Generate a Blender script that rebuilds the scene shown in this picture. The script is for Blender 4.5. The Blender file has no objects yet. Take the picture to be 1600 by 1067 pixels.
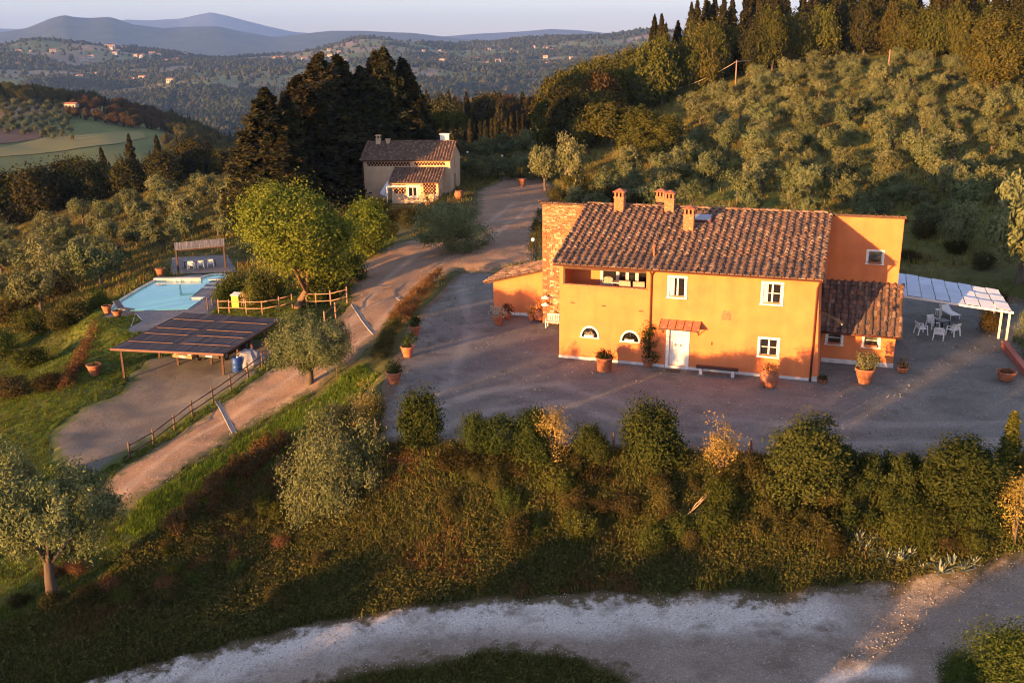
import bpy, bmesh, math, random
from mathutils import Matrix, Vector, Euler
import math, random
import numpy as np
RNG = np.random.default_rng(7)
random.seed(7)
# ---------------------------------------------------------------- survey camera (the drone)
CAM_H = 18.0
CAM_F = 1497.0 / 1600.0            # focal length / image width
CAM_PITCH = math.radians(16.6)
CAM_ROLL = math.radians(0.675)
def cam_axes():
    fw = np.array([0, math.cos(CAM_PITCH), -math.sin(CAM_PITCH)])
    r = np.array([1.0, 0, 0]); d = np.cross(fw, r)
    c, s = math.cos(CAM_ROLL), math.sin(CAM_ROLL)
    return fw, c * r + s * d, -s * r + c * d
FW, RT, DN = cam_axes()
CAM_POS = np.array([0, 0, CAM_H])
def ray(u, v):
    d = FW + RT * ((u - 800) / 1497.0) + DN * ((v - 533.5) / 1497.0)
    return d
def on_z(u, v, z):
    d = ray(u, v); t = (z - CAM_H) / d[2]
    return CAM_POS + d * t
def project(p):
    q = np.asarray(p, float) - CAM_POS
    z = q @ FW
    return 800 + 1497 * (q @ RT) / z, 533.5 + 1497 * (q @ DN) / z, z
# ---------------------------------------------------------------- farmhouse frame
HYAW = math.radians(19.727)
HA = np.array([2.921, 56.74, 0.0])
HU = np.array([math.cos(HYAW), -math.sin(HYAW), 0]); HW = np.array([math.sin(HYAW), math.cos(HYAW), 0])
def house(a, b, z=0.0):
    return HA + HU * a + HW * b + np.array([0, 0, z])
# ---------------------------------------------------------------- terrain
def tps_fit(P, Z, lam=0.0):
    n = len(P)
    D = np.linalg.norm(P[:, None] - P[None], axis=2)
    K = np.where(D > 0, D * D * np.log(np.maximum(D, 1e-9)), 0.0) + lam * np.eye(n)
    Q = np.hstack([np.ones((n, 1)), P])
    A = np.vstack([np.hstack([K, Q]), np.hstack([Q.T, np.zeros((3, 3))])])
    return P, np.linalg.solve(A, np.concatenate([Z, np.zeros(3)]))
def tps_eval(m, X):
    P, w = m; n = len(P); out = np.empty(len(X))
    for i in range(0, len(X), 20000):
        x = X[i:i + 20000]
        D2 = ((x[:, None] - P[None]) ** 2).sum(2)
        K = 0.5 * D2 * np.log(np.maximum(D2, 1e-18))
        out[i:i + 20000] = K @ w[:n] + w[n] + x @ w[n + 1:]
    return out
# surveyed spot heights: image column, image row, height
SPOTS = [
 # yard
 (620,650,0),(700,480,0),(1000,640,0),(1590,690,0),(1500,560,0),(760,500,0),(1250,660,0),(800,600,0),(1450,640,0),
 (620,560,0),(690,430,0.2),(1580,600,0),
 # yard edge / bank top
 (600,690,-.35),(700,705,-.2),(800,708,-.1),(900,712,-.1),(1000,715,-.1),(1100,718,-.1),(1200,722,-.1),(1300,728,-.1),(1400,735,-.1),(1500,742,-.1),(1600,750,0),
 # bank toe and road
 (130,1060,-5.5),(300,1020,-5.2),(480,975,-4.8),(640,945,-4.5),(800,930,-4.2),(960,925,-4.0),(1200,925,-3.6),(1400,905,-3.0),(1600,875,-2.3),
 (500,1060,-5.0),(800,1040,-4.4),(1100,1040,-4.0),(1400,1020,-3.2),(1600,980,-2.6),(200,1120,-5.8),
 # mid bank
 (480,850,-3.9),(640,830,-3.0),(800,820,-2.6),(960,820,-2.5),(1200,825,-2.2),(1400,825,-1.8),(350,900,-4.6),(200,960,-5.2),
 # drive
 (190,780,-3.6),(330,690,-2.6),(450,610,-1.6),(560,520,-.7),(640,410,0),(720,350,0.2),(250,740,-3.2),(500,560,-1.1),
 (420,690,-2.6),(330,780,-3.4),(480,660,-1.9),(560,620,-1.0),(240,850,-4.1),
 (520,770,-3.0),(80,920,-5.0),(0,1000,-5.8),(20,860,-5.0),(100,800,-4.4),
 # parking and lawn
 (100,700,-4.0),(193,597,-3.5),(300,620,-3.3),(250,680,-3.7),(400,560,-2.6),(430,540,-2.3),(20,640,-4.6),(100,560,-4.3),(150,520,-3.9),(20,760,-4.6),
 # pool terrace
 (165,492,-3.0),(250,435,-3.0),(350,430,-3.0),(330,485,-3.0),(310,408,-2.7),(400,450,-2.6),(460,480,-2.0),
 (120,470,-4.6),(30,500,-6.3),(60,560,-5.6),(0,580,-6.2),
 # left olive hill
 (100,420,-6.5),(200,400,-5.0),(30,400,-8.5),(200,340,-6.5),(330,330,-3.5),(60,345,-12),(200,305,-8.5),(350,275,-4.0),(420,300,-2.0),
 # cottage court
 (650,318,-.5),(780,290,0),(840,300,.2),(720,330,-.1),(580,322,-1.0),(520,320,-1.3),(500,400,-1.4),(560,380,-.8),
 # right hill
 (900,330,.8),(930,275,1.4),(1450,400,1.0),(1560,470,1.2),(1350,335,2.0),(1500,340,3.2),(1150,300,3.0),(1000,290,2.0),
]
SPOTS_XY = [ # x, y, z  further ground on the hill and round about
 (52,122,6.2),(62,150,10.5),(75,180,15.5),(30,122,4.2),(34,150,7.0),(38,180,10.5),(42,205,14.0),(22,150,4.0),(18,180,4.6),(16,205,4.0),
 (60,100,4.2),(85,120,9.0),(100,160,15.0),(95,210,18.5),(60,215,17.0),(60,260,19.0),(110,270,21.0),(30,240,10.5),(8,215,0),(-5,190,-.6),
 (-20,150,-.8),(-30,170,-2),(-10,260,-6),(-30,300,-14),(-50,230,-9),(-70,270,-18),(-110,260,-25),(-140,220,-26),(-110,180,-17),
 (30,300,6),(80,320,18),(-95,120,-11.5),(-80,80,-9),(-55,60,-6.4),(-45,40,-6.3),(-60,20,-7.5),(50,60,.8),(60,75,2),(48,48,.2),(42,38,-.8),
 (0,15,-6),(-25,15,-7),(25,15,-4.5),(0,-30,-8),(-50,-20,-9),(50,0,-4),(50,-40,-6),(-90,-60,-12),(90,-60,-6),(110,40,4),(-120,60,-14),
 (120,100,12),(160,200,22),(-170,140,-24),
]
_pts = [tuple(on_z(u, v, z)) for u, v, z in SPOTS] + SPOTS_XY
_pts = np.array(_pts)
TPS_NEAR = tps_fit(_pts[:, :2], _pts[:, 2], lam=2.0)
# far country: image column, distance, height
FAR = [(u, r, z) for r, row in {
   300: [(-900,-20),(-200,-24),(200,-20),(500,-14),(800,-10),(1000,4),(1300,18),(1700,20),(2400,20)],
   380: [(-900,-24),(-200,-28),(200,-30),(500,-24),(800,-20),(1000,-8),(1300,14),(1700,16),(2400,16)],
   460: [(-900,-37),(-200,-37),(100,-36),(260,-34),(500,-36),(800,-36),(1100,-20),(1500,0),(2400,0)],
   620: [(-900,-11),(-200,-11),(100,-12),(260,-19),(500,-52),(800,-56),(1100,-40),(1500,-20),(2400,-20)],
   740: [(-900,-5),(-200,-4),(60,-5),(220,-18),(500,-66),(800,-70),(1500,-40),(2400,-40)],
   1000:[(-900,-70),(0,-75),(400,-85),(800,-90),(1500,-60),(2400,-60)],
   1700:[(-900,-85),(0,-90),(400,-92),(800,-90),(1500,-70),(2400,-70)],
   2300:[(-900,-70),(0,-80),(300,-78),(520,-72),(800,-70),(1000,-60),(1500,-40),(2400,-40)],
   2800:[(-900,-40),(0,-40),(300,-42),(520,-30),(700,-22),(850,-26),(1000,-15),(1500,0),(2400,0)],
   3500:[(-900,0),(0,-2),(150,-4),(300,-8),(500,0),(700,2),(850,0),(1000,10),(1500,40),(2400,40)],
   4500:[(-900,60),(-100,48),(0,62),(60,84),(130,92),(210,72),(280,52),(350,26),(430,20),(500,34),(560,86),(585,104),(620,88),(680,62),(720,54),(790,72),(860,86),(930,92),(1000,112),(1500,150),(2400,150)],
   6500:[(-900,-60),(0,-60),(500,-60),(1000,0),(1500,40),(2400,40)],
   9000:[(-900,-90),(0,-90),(800,-90),(1500,-60),(2400,-60)],
  }.items() for u, z in row]
def _fd(x, y):
    return np.stack([np.arctan2(x, y) * 6.0, np.log(np.maximum(np.hypot(x, y), 1.0)) * 2.2], 1)
_fa = np.array([((u - 800) / 1497.0, r, z) for u, r, z in FAR if r])
_fx = np.stack([np.arctan(_fa[:, 0]) * 6.0, np.log(_fa[:, 1]) * 2.2], 1)
TPS_FAR = tps_fit(_fx, _fa[:, 2], lam=0.01)
def smooth(a, b, x):
    t = np.clip((x - a) / (b - a), 0, 1)
    return t * t * (3 - 2 * t)
# value noise (vectorised)
_perm = np.random.default_rng(3).random((256, 256))
def vnoise(x, y):
    xi = np.floor(x).astype(int); yi = np.floor(y).astype(int)
    fx = x - xi; fy = y - yi
    fx = fx * fx * (3 - 2 * fx); fy = fy * fy * (3 - 2 * fy)
    g = lambda i, j: _perm[i & 255, j & 255]
    return (g(xi, yi) * (1 - fx) + g(xi + 1, yi) * fx) * (1 - fy) + (g(xi, yi + 1) * (1 - fx) + g(xi + 1, yi + 1) * fx) * fy
def fbm(x, y, o=4):
    s = 0; a = 0.5
    for i in range(o):
        s = s + a * (vnoise(x + 17.3 * i, y - 9.1 * i) - 0.5); x = x * 2.03; y = y * 2.03; a *= 0.5
    return s
def poly_sd(X, poly):
    """signed distance, negative inside"""
    poly = np.asarray(poly)[:, :2]; n = len(poly); d = np.full(len(X), 1e9); ins = np.zeros(len(X), bool)
    for i in range(n):
        a = poly[i]; b = poly[(i + 1) % n]; e = b - a; w = X - a
        t = np.clip((w @ e) / (e @ e), 0, 1)
        d = np.minimum(d, np.hypot(*(w - t[:, None] * e).T))
        c = (a[1] > X[:, 1]) != (b[1] > X[:, 1])
        with np.errstate(divide='ignore', invalid='ignore'):
            xx = (b[0] - a[0]) * (X[:, 1] - a[1]) / (b[1] - a[1]) + a[0]
        ins ^= c & (X[:, 0] < xx)
    return np.where(ins, -d, d)
def px_poly(pts, z):
    return np.array([on_z(u, v, z if len(p) == 2 else p[2])[:2] for p in pts for u, v in [p[:2]]])
YARD = px_poly([(585,690),(598,600),(622,540),(655,490),(690,452),(722,425),(765,425),(850,440),(1300,440),(1420,440),(1600,470),(1680,520),(1700,620),(1690,770),(1600,742),(1400,727),(1200,713),(1000,706),(800,702)], 0)
POOLT = px_poly([(155,500),(255,415),(300,395),(385,398),(370,440),(345,480),(330,495),(250,525),(200,520)], -3.0)
COURT = px_poly([(716,302),(730,283),(790,270),(860,282),(880,310),(860,340),(760,345),(720,330)], 0)
PARK = None
def H(x, y):
    x = np.atleast_1d(np.asarray(x, float)); y = np.atleast_1d(np.asarray(y, float))
    X = np.stack([x, y], 1); r = np.hypot(x, y)
    zn = np.zeros(len(x)); m = (r < 420)
    if m.any():
        zn[m] = tps_eval(TPS_NEAR, X[m])
        f = np.full(m.sum(), 1.0)
        sdY = poly_sd(X[m], YARD); wY = smooth(1.2, -0.3, sdY)
        sdP = poly_sd(X[m], POOLT); wP = smooth(3.0, 0.0, sdP)
        sdC = poly_sd(X[m], COURT); wC = smooth(4.0, 0.0, sdC)
        flat = np.maximum(np.maximum(wY, wP), wC)
        zz = zn[m] + (1 - flat) * (0.55 * fbm(x[m] * .16, y[m] * .16) + 0.22 * fbm(x[m] * .7 + 5, y[m] * .7))
        zz = zz * (1 - wC) + 0.0 * wC
        zz = zz * (1 - wP) + (-3.0) * wP
        zz = zz * (1 - wY) + 0.0 * wY
        zn[m] = zz
    zf = np.zeros(len(x)); m2 = r > 260
    if m2.any():
        zf[m2] = tps_eval(TPS_FAR, _fd(x[m2], y[m2]))
        rr = r[m2]
        zf[m2] += fbm(x[m2] / 260., y[m2] / 260.) * np.clip(rr / 40, 0, 46) + fbm(x[m2] / 60. + 3, y[m2] / 60.) * np.clip(rr / 150, 0, 8)
    w = smooth(270, 400, r)
    return zn * (1 - w) + zf * w + 40 * np.exp(-((x + 310) ** 2 + (y - 105) ** 2) / (2 * 58.0 ** 2))  # last term: an unseen hill added at the left to shade the valley
def h1(x, y):
    return float(H([x], [y])[0])
def at(u, v, tmax=900.0):
    """where the line of sight of a surveyed image point meets the ground"""
    d = ray(u, v)
    ts = np.geomspace(20, tmax, 700)
    P = CAM_POS + ts[:, None] * d
    g = P[:, 2] - H(P[:, 0], P[:, 1])
    k = np.nonzero(g < 0)[0]
    if not len(k): return P[-1]
    i = max(k[0], 1); t = ts[i - 1] + (ts[i] - ts[i - 1]) * g[i - 1] / (g[i - 1] - g[i])
    p = CAM_POS + t * d; p[2] = h1(p[0], p[1])
    return p
# ================================================================= camera, sky, sun, exposure
sc = bpy.context.scene
C = sc.collection
cam_data = bpy.data.cameras.new('camera'); cam = bpy.data.objects.new('camera', cam_data); C.objects.link(cam)
cam_data.sensor_fit = 'HORIZONTAL'; cam_data.sensor_width = 36.0; cam_data.lens = 36.0 * CAM_F
cam_data.clip_start = 0.5; cam_data.clip_end = 60000
cam.matrix_world = Matrix(((RT[0], -DN[0], -FW[0], 0), (RT[1], -DN[1], -FW[1], 0), (RT[2], -DN[2], -FW[2], CAM_H), (0, 0, 0, 1)))
sc.camera = cam
SUN_HEAD = math.radians(226.7)      # compass-like heading of the sun, clockwise from +Y
SUN_EL = math.radians(2.9)
world = bpy.data.worlds.new('World'); sc.world = world; world.use_nodes = True
wn = world.node_tree.nodes; wl = world.node_tree.links
sky_tex = wn.new('ShaderNodeTexSky'); sky_tex.sky_type = 'NISHITA'; sky_tex.sun_disc = False
sky_tex.sun_elevation = SUN_EL; sky_tex.sun_rotation = SUN_HEAD
sky_tex.altitude = 250; sky_tex.air_density = 1.0; sky_tex.dust_density = 0.4; sky_tex.ozone_density = 3.4
tint = wn.new('ShaderNodeMix'); tint.data_type = 'RGBA'; tint.blend_type = 'MULTIPLY'; tint.inputs[0].default_value = 1.0
tint.inputs[7].default_value = (1.20, 1.02, 1.05, 1)      # the same rosy evening cast over the whole sky
soft = wn.new('ShaderNodeHueSaturation'); soft.inputs['Saturation'].default_value = .52
wl.new(sky_tex.outputs[0], soft.inputs['Color']); wl.new(soft.outputs[0], tint.inputs[6]); wl.new(tint.outputs[2], wn['Background'].inputs[0]); wn['Background'].inputs[1].default_value = 0.15
sun_d = bpy.data.lights.new('sun', 'SUN'); sun = bpy.data.objects.new('sun', sun_d); C.objects.link(sun)
sun_d.energy = 3.8; sun_d.angle = math.radians(0.6); sun_d.color = (1.0, 0.48, 0.15)
sun_dir = Vector((math.sin(SUN_HEAD) * math.cos(SUN_EL), math.cos(SUN_HEAD) * math.cos(SUN_EL), math.sin(SUN_EL)))
sun.rotation_euler = (-sun_dir).to_track_quat('-Z', 'Y').to_euler(); sun.location = sun_dir * 200
sc.view_settings.view_transform = 'Standard'; sc.view_settings.look = 'None'
sc.view_settings.gamma = 1.0; sc.view_settings.use_curve_mapping = False
sc.view_settings.exposure = 2.6
sc.render.engine = 'CYCLES'
cy = sc.cycles
cy.use_denoising = True; cy.max_bounces = 6; cy.diffuse_bounces = 3; cy.glossy_bounces = 3; cy.transmission_bounces = 4
cy.volume_bounces = 0; cy.transparent_max_bounces = 8; cy.use_adaptive_sampling = True; cy.adaptive_threshold = 0.015
cy.sample_clamp_indirect = 6.0; cy.filter_width = 1.1
# ================================================================= materials
def nodes_of(m):
    m.use_nodes = True
    return m.node_tree.nodes, m.node_tree.links, m.node_tree.nodes['Principled BSDF']
def M(name, c1, c2=None, scale=3.0, rough=0.85, bump=0.0, bscale=30.0, rnd=0.0, spec=0.3, metal=0.0, detail=6.0, lo=0.35, hi=0.65, c3=None, s3=14.0, lo3=.55, hi3=.7, space='Object', stretch=(1, 1, 1)):
    m = bpy.data.materials.new(name); n, l, b = nodes_of(m)
    b.inputs['Roughness'].default_value = rough; b.inputs['Metallic'].default_value = metal
    b.inputs['Specular IOR Level'].default_value = spec
    tc = n.new('ShaderNodeTexCoord') if space == 'Object' else n.new('ShaderNodeNewGeometry')
    vec = tc.outputs['Object'] if space == 'Object' else tc.outputs['Position']
    if stretch != (1, 1, 1):
        mp = n.new('ShaderNodeMapping'); mp.inputs['Scale'].default_value = stretch; l.new(vec, mp.inputs[0]); vec = mp.outputs[0]
    def noise(s, d=6.0):
        t = n.new('ShaderNodeTexNoise'); t.inputs['Scale'].default_value = s; t.inputs['Detail'].default_value = d
        l.new(vec, t.inputs['Vector']); return t.outputs['Fac']
    def ramp(f, a, bb):
        r = n.new('ShaderNodeMapRange'); r.inputs[1].default_value = a; r.inputs[2].default_value = bb; l.new(f, r.inputs[0]); return r.outputs[0]
    def mix(f, a, bb):
        x = n.new('ShaderNodeMix'); x.data_type = 'RGBA'; l.new(f, x.inputs[0])
        for s, k in ((a, 6), (bb, 7)):
            if isinstance(s, tuple): x.inputs[k].default_value = (*s, 1)
            else: l.new(s, x.inputs[k])
        return x.outputs[2]
    col = None
    if c2 is not None: col = mix(ramp(noise(scale, detail), lo, hi), tuple(c1), tuple(c2))
    if c3 is not None: col = mix(ramp(noise(s3, 4.0), lo3, hi3), col if col is not None else tuple(c1), tuple(c3))
    if rnd:
        oi = n.new('ShaderNodeObjectInfo'); r = ramp(oi.outputs['Random'], 0, 1)
        hs = n.new('ShaderNodeHueSaturation'); mr = n.new('ShaderNodeMapRange'); l.new(oi.outputs['Random'], mr.inputs[0])
        mr.inputs[3].default_value = 1 - rnd; mr.inputs[4].default_value = 1 + rnd; l.new(mr.outputs[0], hs.inputs['Value'])
        if col is None: hs.inputs['Color'].default_value = (*c1, 1)
        else: l.new(col, hs.inputs['Color'])
        col = hs.outputs[0]
    if col is None: b.inputs['Base Color'].default_value = (*c1, 1)
    else: l.new(col, b.inputs['Base Color'])
    if bump:
        bp = n.new('ShaderNodeBump'); bp.inputs['Strength'].default_value = min(bump * 10, 1.0); bp.inputs['Distance'].default_value = bump
        l.new(noise(bscale, 5.0), bp.inputs['Height']); l.new(bp.outputs[0], b.inputs['Normal'])
    return m
def leaf_mat(name, c1, c2, trans=0.3, rnd=0.2, patch=0.6, c3=None):
    """two leaf colours mixed by a per-leaf tint and by clump, each tree a little different"""
    m = bpy.data.materials.new(name); n, l, b = nodes_of(m); n.remove(b); out = n['Material Output']
    at_ = n.new('ShaderNodeAttribute'); at_.attribute_name = 'tint'
    mx = n.new('ShaderNodeMix'); mx.data_type = 'RGBA'; l.new(at_.outputs['Fac'], mx.inputs[0])
    mx.inputs[6].default_value = (*c1, 1); mx.inputs[7].default_value = (*c2, 1)
    oi = n.new('ShaderNodeObjectInfo')
    hs = n.new('ShaderNodeHueSaturation'); mr = n.new('ShaderNodeMapRange'); l.new(oi.outputs['Random'], mr.inputs[0])
    mr.inputs[3].default_value = 1 - rnd; mr.inputs[4].default_value = 1 + rnd; l.new(mr.outputs[0], hs.inputs['Value'])
    mh = n.new('ShaderNodeMapRange'); mm = n.new('ShaderNodeMath'); mm.operation = 'FRACT'; mu = n.new('ShaderNodeMath'); mu.operation = 'MULTIPLY'; mu.inputs[1].default_value = 7.31
    l.new(oi.outputs['Random'], mu.inputs[0]); l.new(mu.outputs[0], mm.inputs[0]); l.new(mm.outputs[0], mh.inputs[0])
    mh.inputs[3].default_value = 0.5 - rnd * .12; mh.inputs[4].default_value = 0.5 + rnd * .08; l.new(mh.outputs[0], hs.inputs['Hue'])
    l.new(mx.outputs[2], hs.inputs['Color'])
    d = n.new('ShaderNodeBsdfDiffuse'); t = n.new('ShaderNodeBsdfTranslucent'); ms = n.new('ShaderNodeMixShader'); ms.inputs[0].default_value = trans
    l.new(hs.outputs[0], d.inputs[0]); l.new(hs.outputs[0], t.inputs[0]); l.new(d.outputs[0], ms.inputs[1]); l.new(t.outputs[0], ms.inputs[2])
    l.new(ms.outputs[0], out.inputs[0])
    return m
# ================================================================= object helpers
def tag(o, label=None, cat=None, group=None, kind=None):
    if label: o['label'] = label
    if cat: o['category'] = cat
    if group: o['group'] = group
    if kind: o['kind'] = kind
    return o
def thing(name, label, cat, loc=(0, 0, 0), rotz=0.0, group=None):
    o = bpy.data.objects.new(name, None); C.objects.link(o); o.empty_display_size = 0.3
    o.location = [float(q) for q in loc]; o.rotation_euler = (0, 0, rotz)
    return tag(o, label, cat, group)
def mesh_from(name, V, F, mats, mi=None, smooth=False, attrs=None):
    """V (n,3) array; F list of faces, or an (m,k) int array"""
    me = bpy.data.meshes.new(name)
    V = np.asarray(V, np.float32)
    if isinstance(F, np.ndarray):
        m_, k = F.shape
        me.vertices.add(len(V)); me.vertices.foreach_set('co', V.ravel())
        me.loops.add(m_ * k); me.loops.foreach_set('vertex_index', F.ravel().astype(np.int32))
        me.polygons.add(m_); me.polygons.foreach_set('loop_start', np.arange(0, m_ * k, k, dtype=np.int32))
        me.update(calc_edges=True)
    else:
        me.from_pydata([tuple(map(float, v)) for v in V], [], F); me.update()
    for m in (mats if isinstance(mats, (list, tuple)) else [mats]): me.materials.append(m)
    if mi is not None: me.polygons.foreach_set('material_index', np.asarray(mi, np.int32))
    if smooth: me.polygons.foreach_set('use_smooth', np.ones(len(me.polygons), bool))
    for k, a in (attrs or {}).items():
        a = np.asarray(a, np.float32)
        if a.ndim == 1:
            t = me.attributes.new(k, 'FLOAT', 'POINT'); t.data.foreach_set('value', a)
        else:
            t = me.attributes.new(k, 'FLOAT_COLOR', 'POINT'); t.data.foreach_set('color', a.ravel())
    return me
def link(name, me, parent=None, loc=None, rot=None, scale=None):
    o = bpy.data.objects.new(name, me); C.objects.link(o)
    if parent is not None: o.parent = parent
    if loc is not None: o.location = [float(q) for q in loc]
    if rot is not None: o.rotation_euler = [float(q) for q in rot]
    if scale is not None: o.scale = (scale,) * 3 if not hasattr(scale, '__len__') else scale
    return o
def dup(root, loc=None, rotz=None, label=None, scale=None):
    """a copy of a thing with copies of its parts and their sub-parts (meshes shared)"""
    r = root.copy(); C.objects.link(r)
    if loc is not None: r.location = [float(q) for q in loc]
    if rotz is not None: r.rotation_euler = (0, 0, rotz)
    if scale is not None: r.scale = (scale,) * 3 if not hasattr(scale, '__len__') else scale
    if label: r['label'] = label
    for ch in list(root.children):
        c = ch.copy(); C.objects.link(c); c.parent = r
        for g in list(ch.children):
            d = g.copy(); C.objects.link(d); d.parent = c
    return r
class MB:
    """collects shapes; build() links them as ONE mesh object"""
    def __init__(s): s.v = []; s.f = []; s.m = []; s.n = 0; s.sm = []
    def add(s, V, F, mi=0, sm=False):
        V = [tuple(map(float, q)) for q in V]
        s.v += V; s.f += [tuple(i + s.n for i in f) for f in F]; s.m += [mi] * len(F); s.sm += [sm] * len(F); s.n += len(V); return s
    def box(s, a, b, mi=0, bev=0.0, rz=0.0, c=None):
        x0, y0, z0 = a; x1, y1, z1 = b
        V = [(x0,y0,z0),(x1,y0,z0),(x1,y1,z0),(x0,y1,z0),(x0,y0,z1),(x1,y0,z1),(x1,y1,z1),(x0,y1,z1)]
        if rz:
            cx, cy_ = ((x0+x1)/2, (y0+y1)/2) if c is None else c; k, t = math.cos(rz), math.sin(rz)
            V = [(cx+(x-cx)*k-(y-cy_)*t, cy_+(x-cx)*t+(y-cy_)*k, z) for x, y, z in V]
        return s.add(V, [(0,3,2,1),(4,5,6,7),(0,1,5,4),(1,2,6,5),(2,3,7,6),(3,0,4,7)], mi)
    def hexa(s, V, mi=0):
        return s.add(V, [(0,3,2,1),(4,5,6,7),(0,1,5,4),(1,2,6,5),(2,3,7,6),(3,0,4,7)], mi)
    def slab(s, quad, t, mi=0):
        """a plate: four corners (counter-clockwise seen from outside) and thickness t behind"""
        q = [Vector(p) for p in quad]; n = (q[1]-q[0]).cross(q[2]-q[0]).normalized()
        b = [p - n*t for p in q]
        return s.add([*b, *q], [(0,3,2,1),(4,5,6,7),(0,1,5,4),(1,2,6,5),(2,3,7,6),(3,0,4,7)], mi)
    def bar(s, p, q, w, h=None, mi=0):
        p = Vector(p); q = Vector(q); h = h or w; d = (q-p).normalized()
        up = Vector((0,0,1)) if abs(d.z) < .95 else Vector((0,1,0))
        r = d.cross(up).normalized()*w/2; u = r.cross(d).normalized()*h/2
        return s.add([p-r-u,p+r-u,p+r+u,p-r+u,q-r-u,q+r-u,q+r+u,q-r+u], [(0,1,2,3),(7,6,5,4),(0,4,5,1),(1,5,6,2),(2,6,7,3),(3,7,4,0)], mi)
    def tube(s, pts, rad, k=8, mi=0, caps=True):
        P = [Vector(p) for p in pts]; R = rad if hasattr(rad, '__len__') else [rad]*len(P)
        V = []; ref = None
        for i, p in enumerate(P):
            d = (P[min(i+1,len(P)-1)]-P[max(i-1,0)])
            d = d.normalized() if d.length > 1e-9 else Vector((0,0,1))
            if ref is None: ref = Vector((1,0,0)) if abs(d.x) < .8 else Vector((0,1,0))
            u = (ref - d*ref.dot(d)).normalized(); ref = u; w = d.cross(u)
            for j in range(k):
                a = 2*math.pi*j/k; V.append(p + (u*math.cos(a)+w*math.sin(a))*R[i])
        F = [(i*k+j, i*k+(j+1)%k, (i+1)*k+(j+1)%k, (i+1)*k+j) for i in range(len(P)-1) for j in range(k)]
        if caps: F += [tuple(range(k))[::-1], tuple(range((len(P)-1)*k, len(P)*k))]
        return s.add(V, F, mi, True)
    def lathe(s, prof, k=16, mi=0, c=(0,0,0)):
        V = [(c[0]+r*math.cos(2*math.pi*j/k), c[1]+r*math.sin(2*math.pi*j/k), c[2]+z) for r, z in prof for j in range(k)]
        n = len(prof)
        F = [(i*k+j, i*k+(j+1)%k, (i+1)*k+(j+1)%k, (i+1)*k+j) for i in range(n-1) for j in range(k)]
        return s.add(V, F, mi, True)
    def prism(s, poly, y0, y1, mi=0):
        """outline in x,z (counter-clockwise seen from -y), run from y0 to y1"""
        n = len(poly); V = [(x, y0, z) for x, z in poly] + [(x, y1, z) for x, z in poly]
        return s.add(V, [tuple(range(n)), tuple(range(2*n-1, n-1, -1))] + [((i+1)%n, i, n+i, n+(i+1)%n) for i in range(n)], mi)
    def mesh(s, name, mats):
        me = bpy.data.meshes.new(name); me.from_pydata(s.v, [], s.f); me.update()
        for m in (mats if isinstance(mats, (list, tuple)) else [mats]): me.materials.append(m)
        me.polygons.foreach_set('material_index', s.m); me.polygons.foreach_set('use_smooth', s.sm)
        return me
    def build(s, name, mats, parent=None, loc=None, rot=None, kind=None, label=None):
        o = link(name, s.mesh(name, mats), parent, loc, rot)
        if kind: o['kind'] = kind
        if label: o['label'] = label
        return o
def scatter(name, P, protos, scl, rotz, idx=None, tilt=0.0, label=None, cat=None, parent=None, tint=None):
    """ONE object: geometry nodes put a copy of a small mesh on every point"""
    P = np.asarray(P, np.float32); n = len(P)
    me = bpy.data.meshes.new(name); me.vertices.add(n); me.vertices.foreach_set('co', P.ravel()); me.update()
    rr = np.zeros((n, 3), np.float32); rr[:, 2] = rotz
    if tilt: rr[:, 0] = RNG.normal(0, tilt, n); rr[:, 1] = RNG.normal(0, tilt, n)
    a = me.attributes.new('rot', 'FLOAT_VECTOR', 'POINT'); a.data.foreach_set('vector', rr.ravel())
    scl = np.asarray(scl, np.float32)
    if scl.ndim == 1: scl = np.repeat(scl[:, None], 3, 1)
    a = me.attributes.new('scl', 'FLOAT_VECTOR', 'POINT'); a.data.foreach_set('vector', scl.ravel())
    a = me.attributes.new('idx', 'INT', 'POINT'); a.data.foreach_set('value', np.asarray(idx if idx is not None else RNG.integers(0, len(protos), n), np.int32))
    o = link(name, me, parent)
    g = bpy.data.node_groups.new(name, 'GeometryNodeTree')
    g.interface.new_socket('Geometry', in_out='INPUT', socket_type='NodeSocketGeometry'); g.interface.new_socket('Geometry', in_out='OUTPUT', socket_type='NodeSocketGeometry')
    gi = g.nodes.new('NodeGroupInput'); go = g.nodes.new('NodeGroupOutput')
    ip = g.nodes.new('GeometryNodeInstanceOnPoints'); jn = g.nodes.new('GeometryNodeJoinGeometry')
    for p in reversed(protos):
        oi = g.nodes.new('GeometryNodeObjectInfo'); oi.inputs['Object'].default_value = p; oi.inputs['As Instance'].default_value = True
        g.links.new(oi.outputs['Geometry'], jn.inputs[0])
    def attr(nm, typ):
        q = g.nodes.new('GeometryNodeInputNamedAttribute'); q.data_type = typ; q.inputs['Name'].default_value = nm; return q.outputs['Attribute']
    g.links.new(gi.outputs[0], ip.inputs['Points']); g.links.new(jn.outputs[0], ip.inputs['Instance'])
    ip.inputs['Pick Instance'].default_value = True
    g.links.new(attr('idx', 'INT'), ip.inputs['Instance Index'])
    e2 = g.nodes.new('FunctionNodeEulerToRotation'); g.links.new(attr('rot', 'FLOAT_VECTOR'), e2.inputs[0]); g.links.new(e2.outputs[0], ip.inputs['Rotation'])
    g.links.new(attr('scl', 'FLOAT_VECTOR'), ip.inputs['Scale'])
    g.links.new(ip.outputs[0], go.inputs[0])
    md = o.modifiers.new('scatter', 'NODES'); md.node_group = g
    o['kind'] = 'stuff'
    return tag(o, label, cat)
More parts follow.
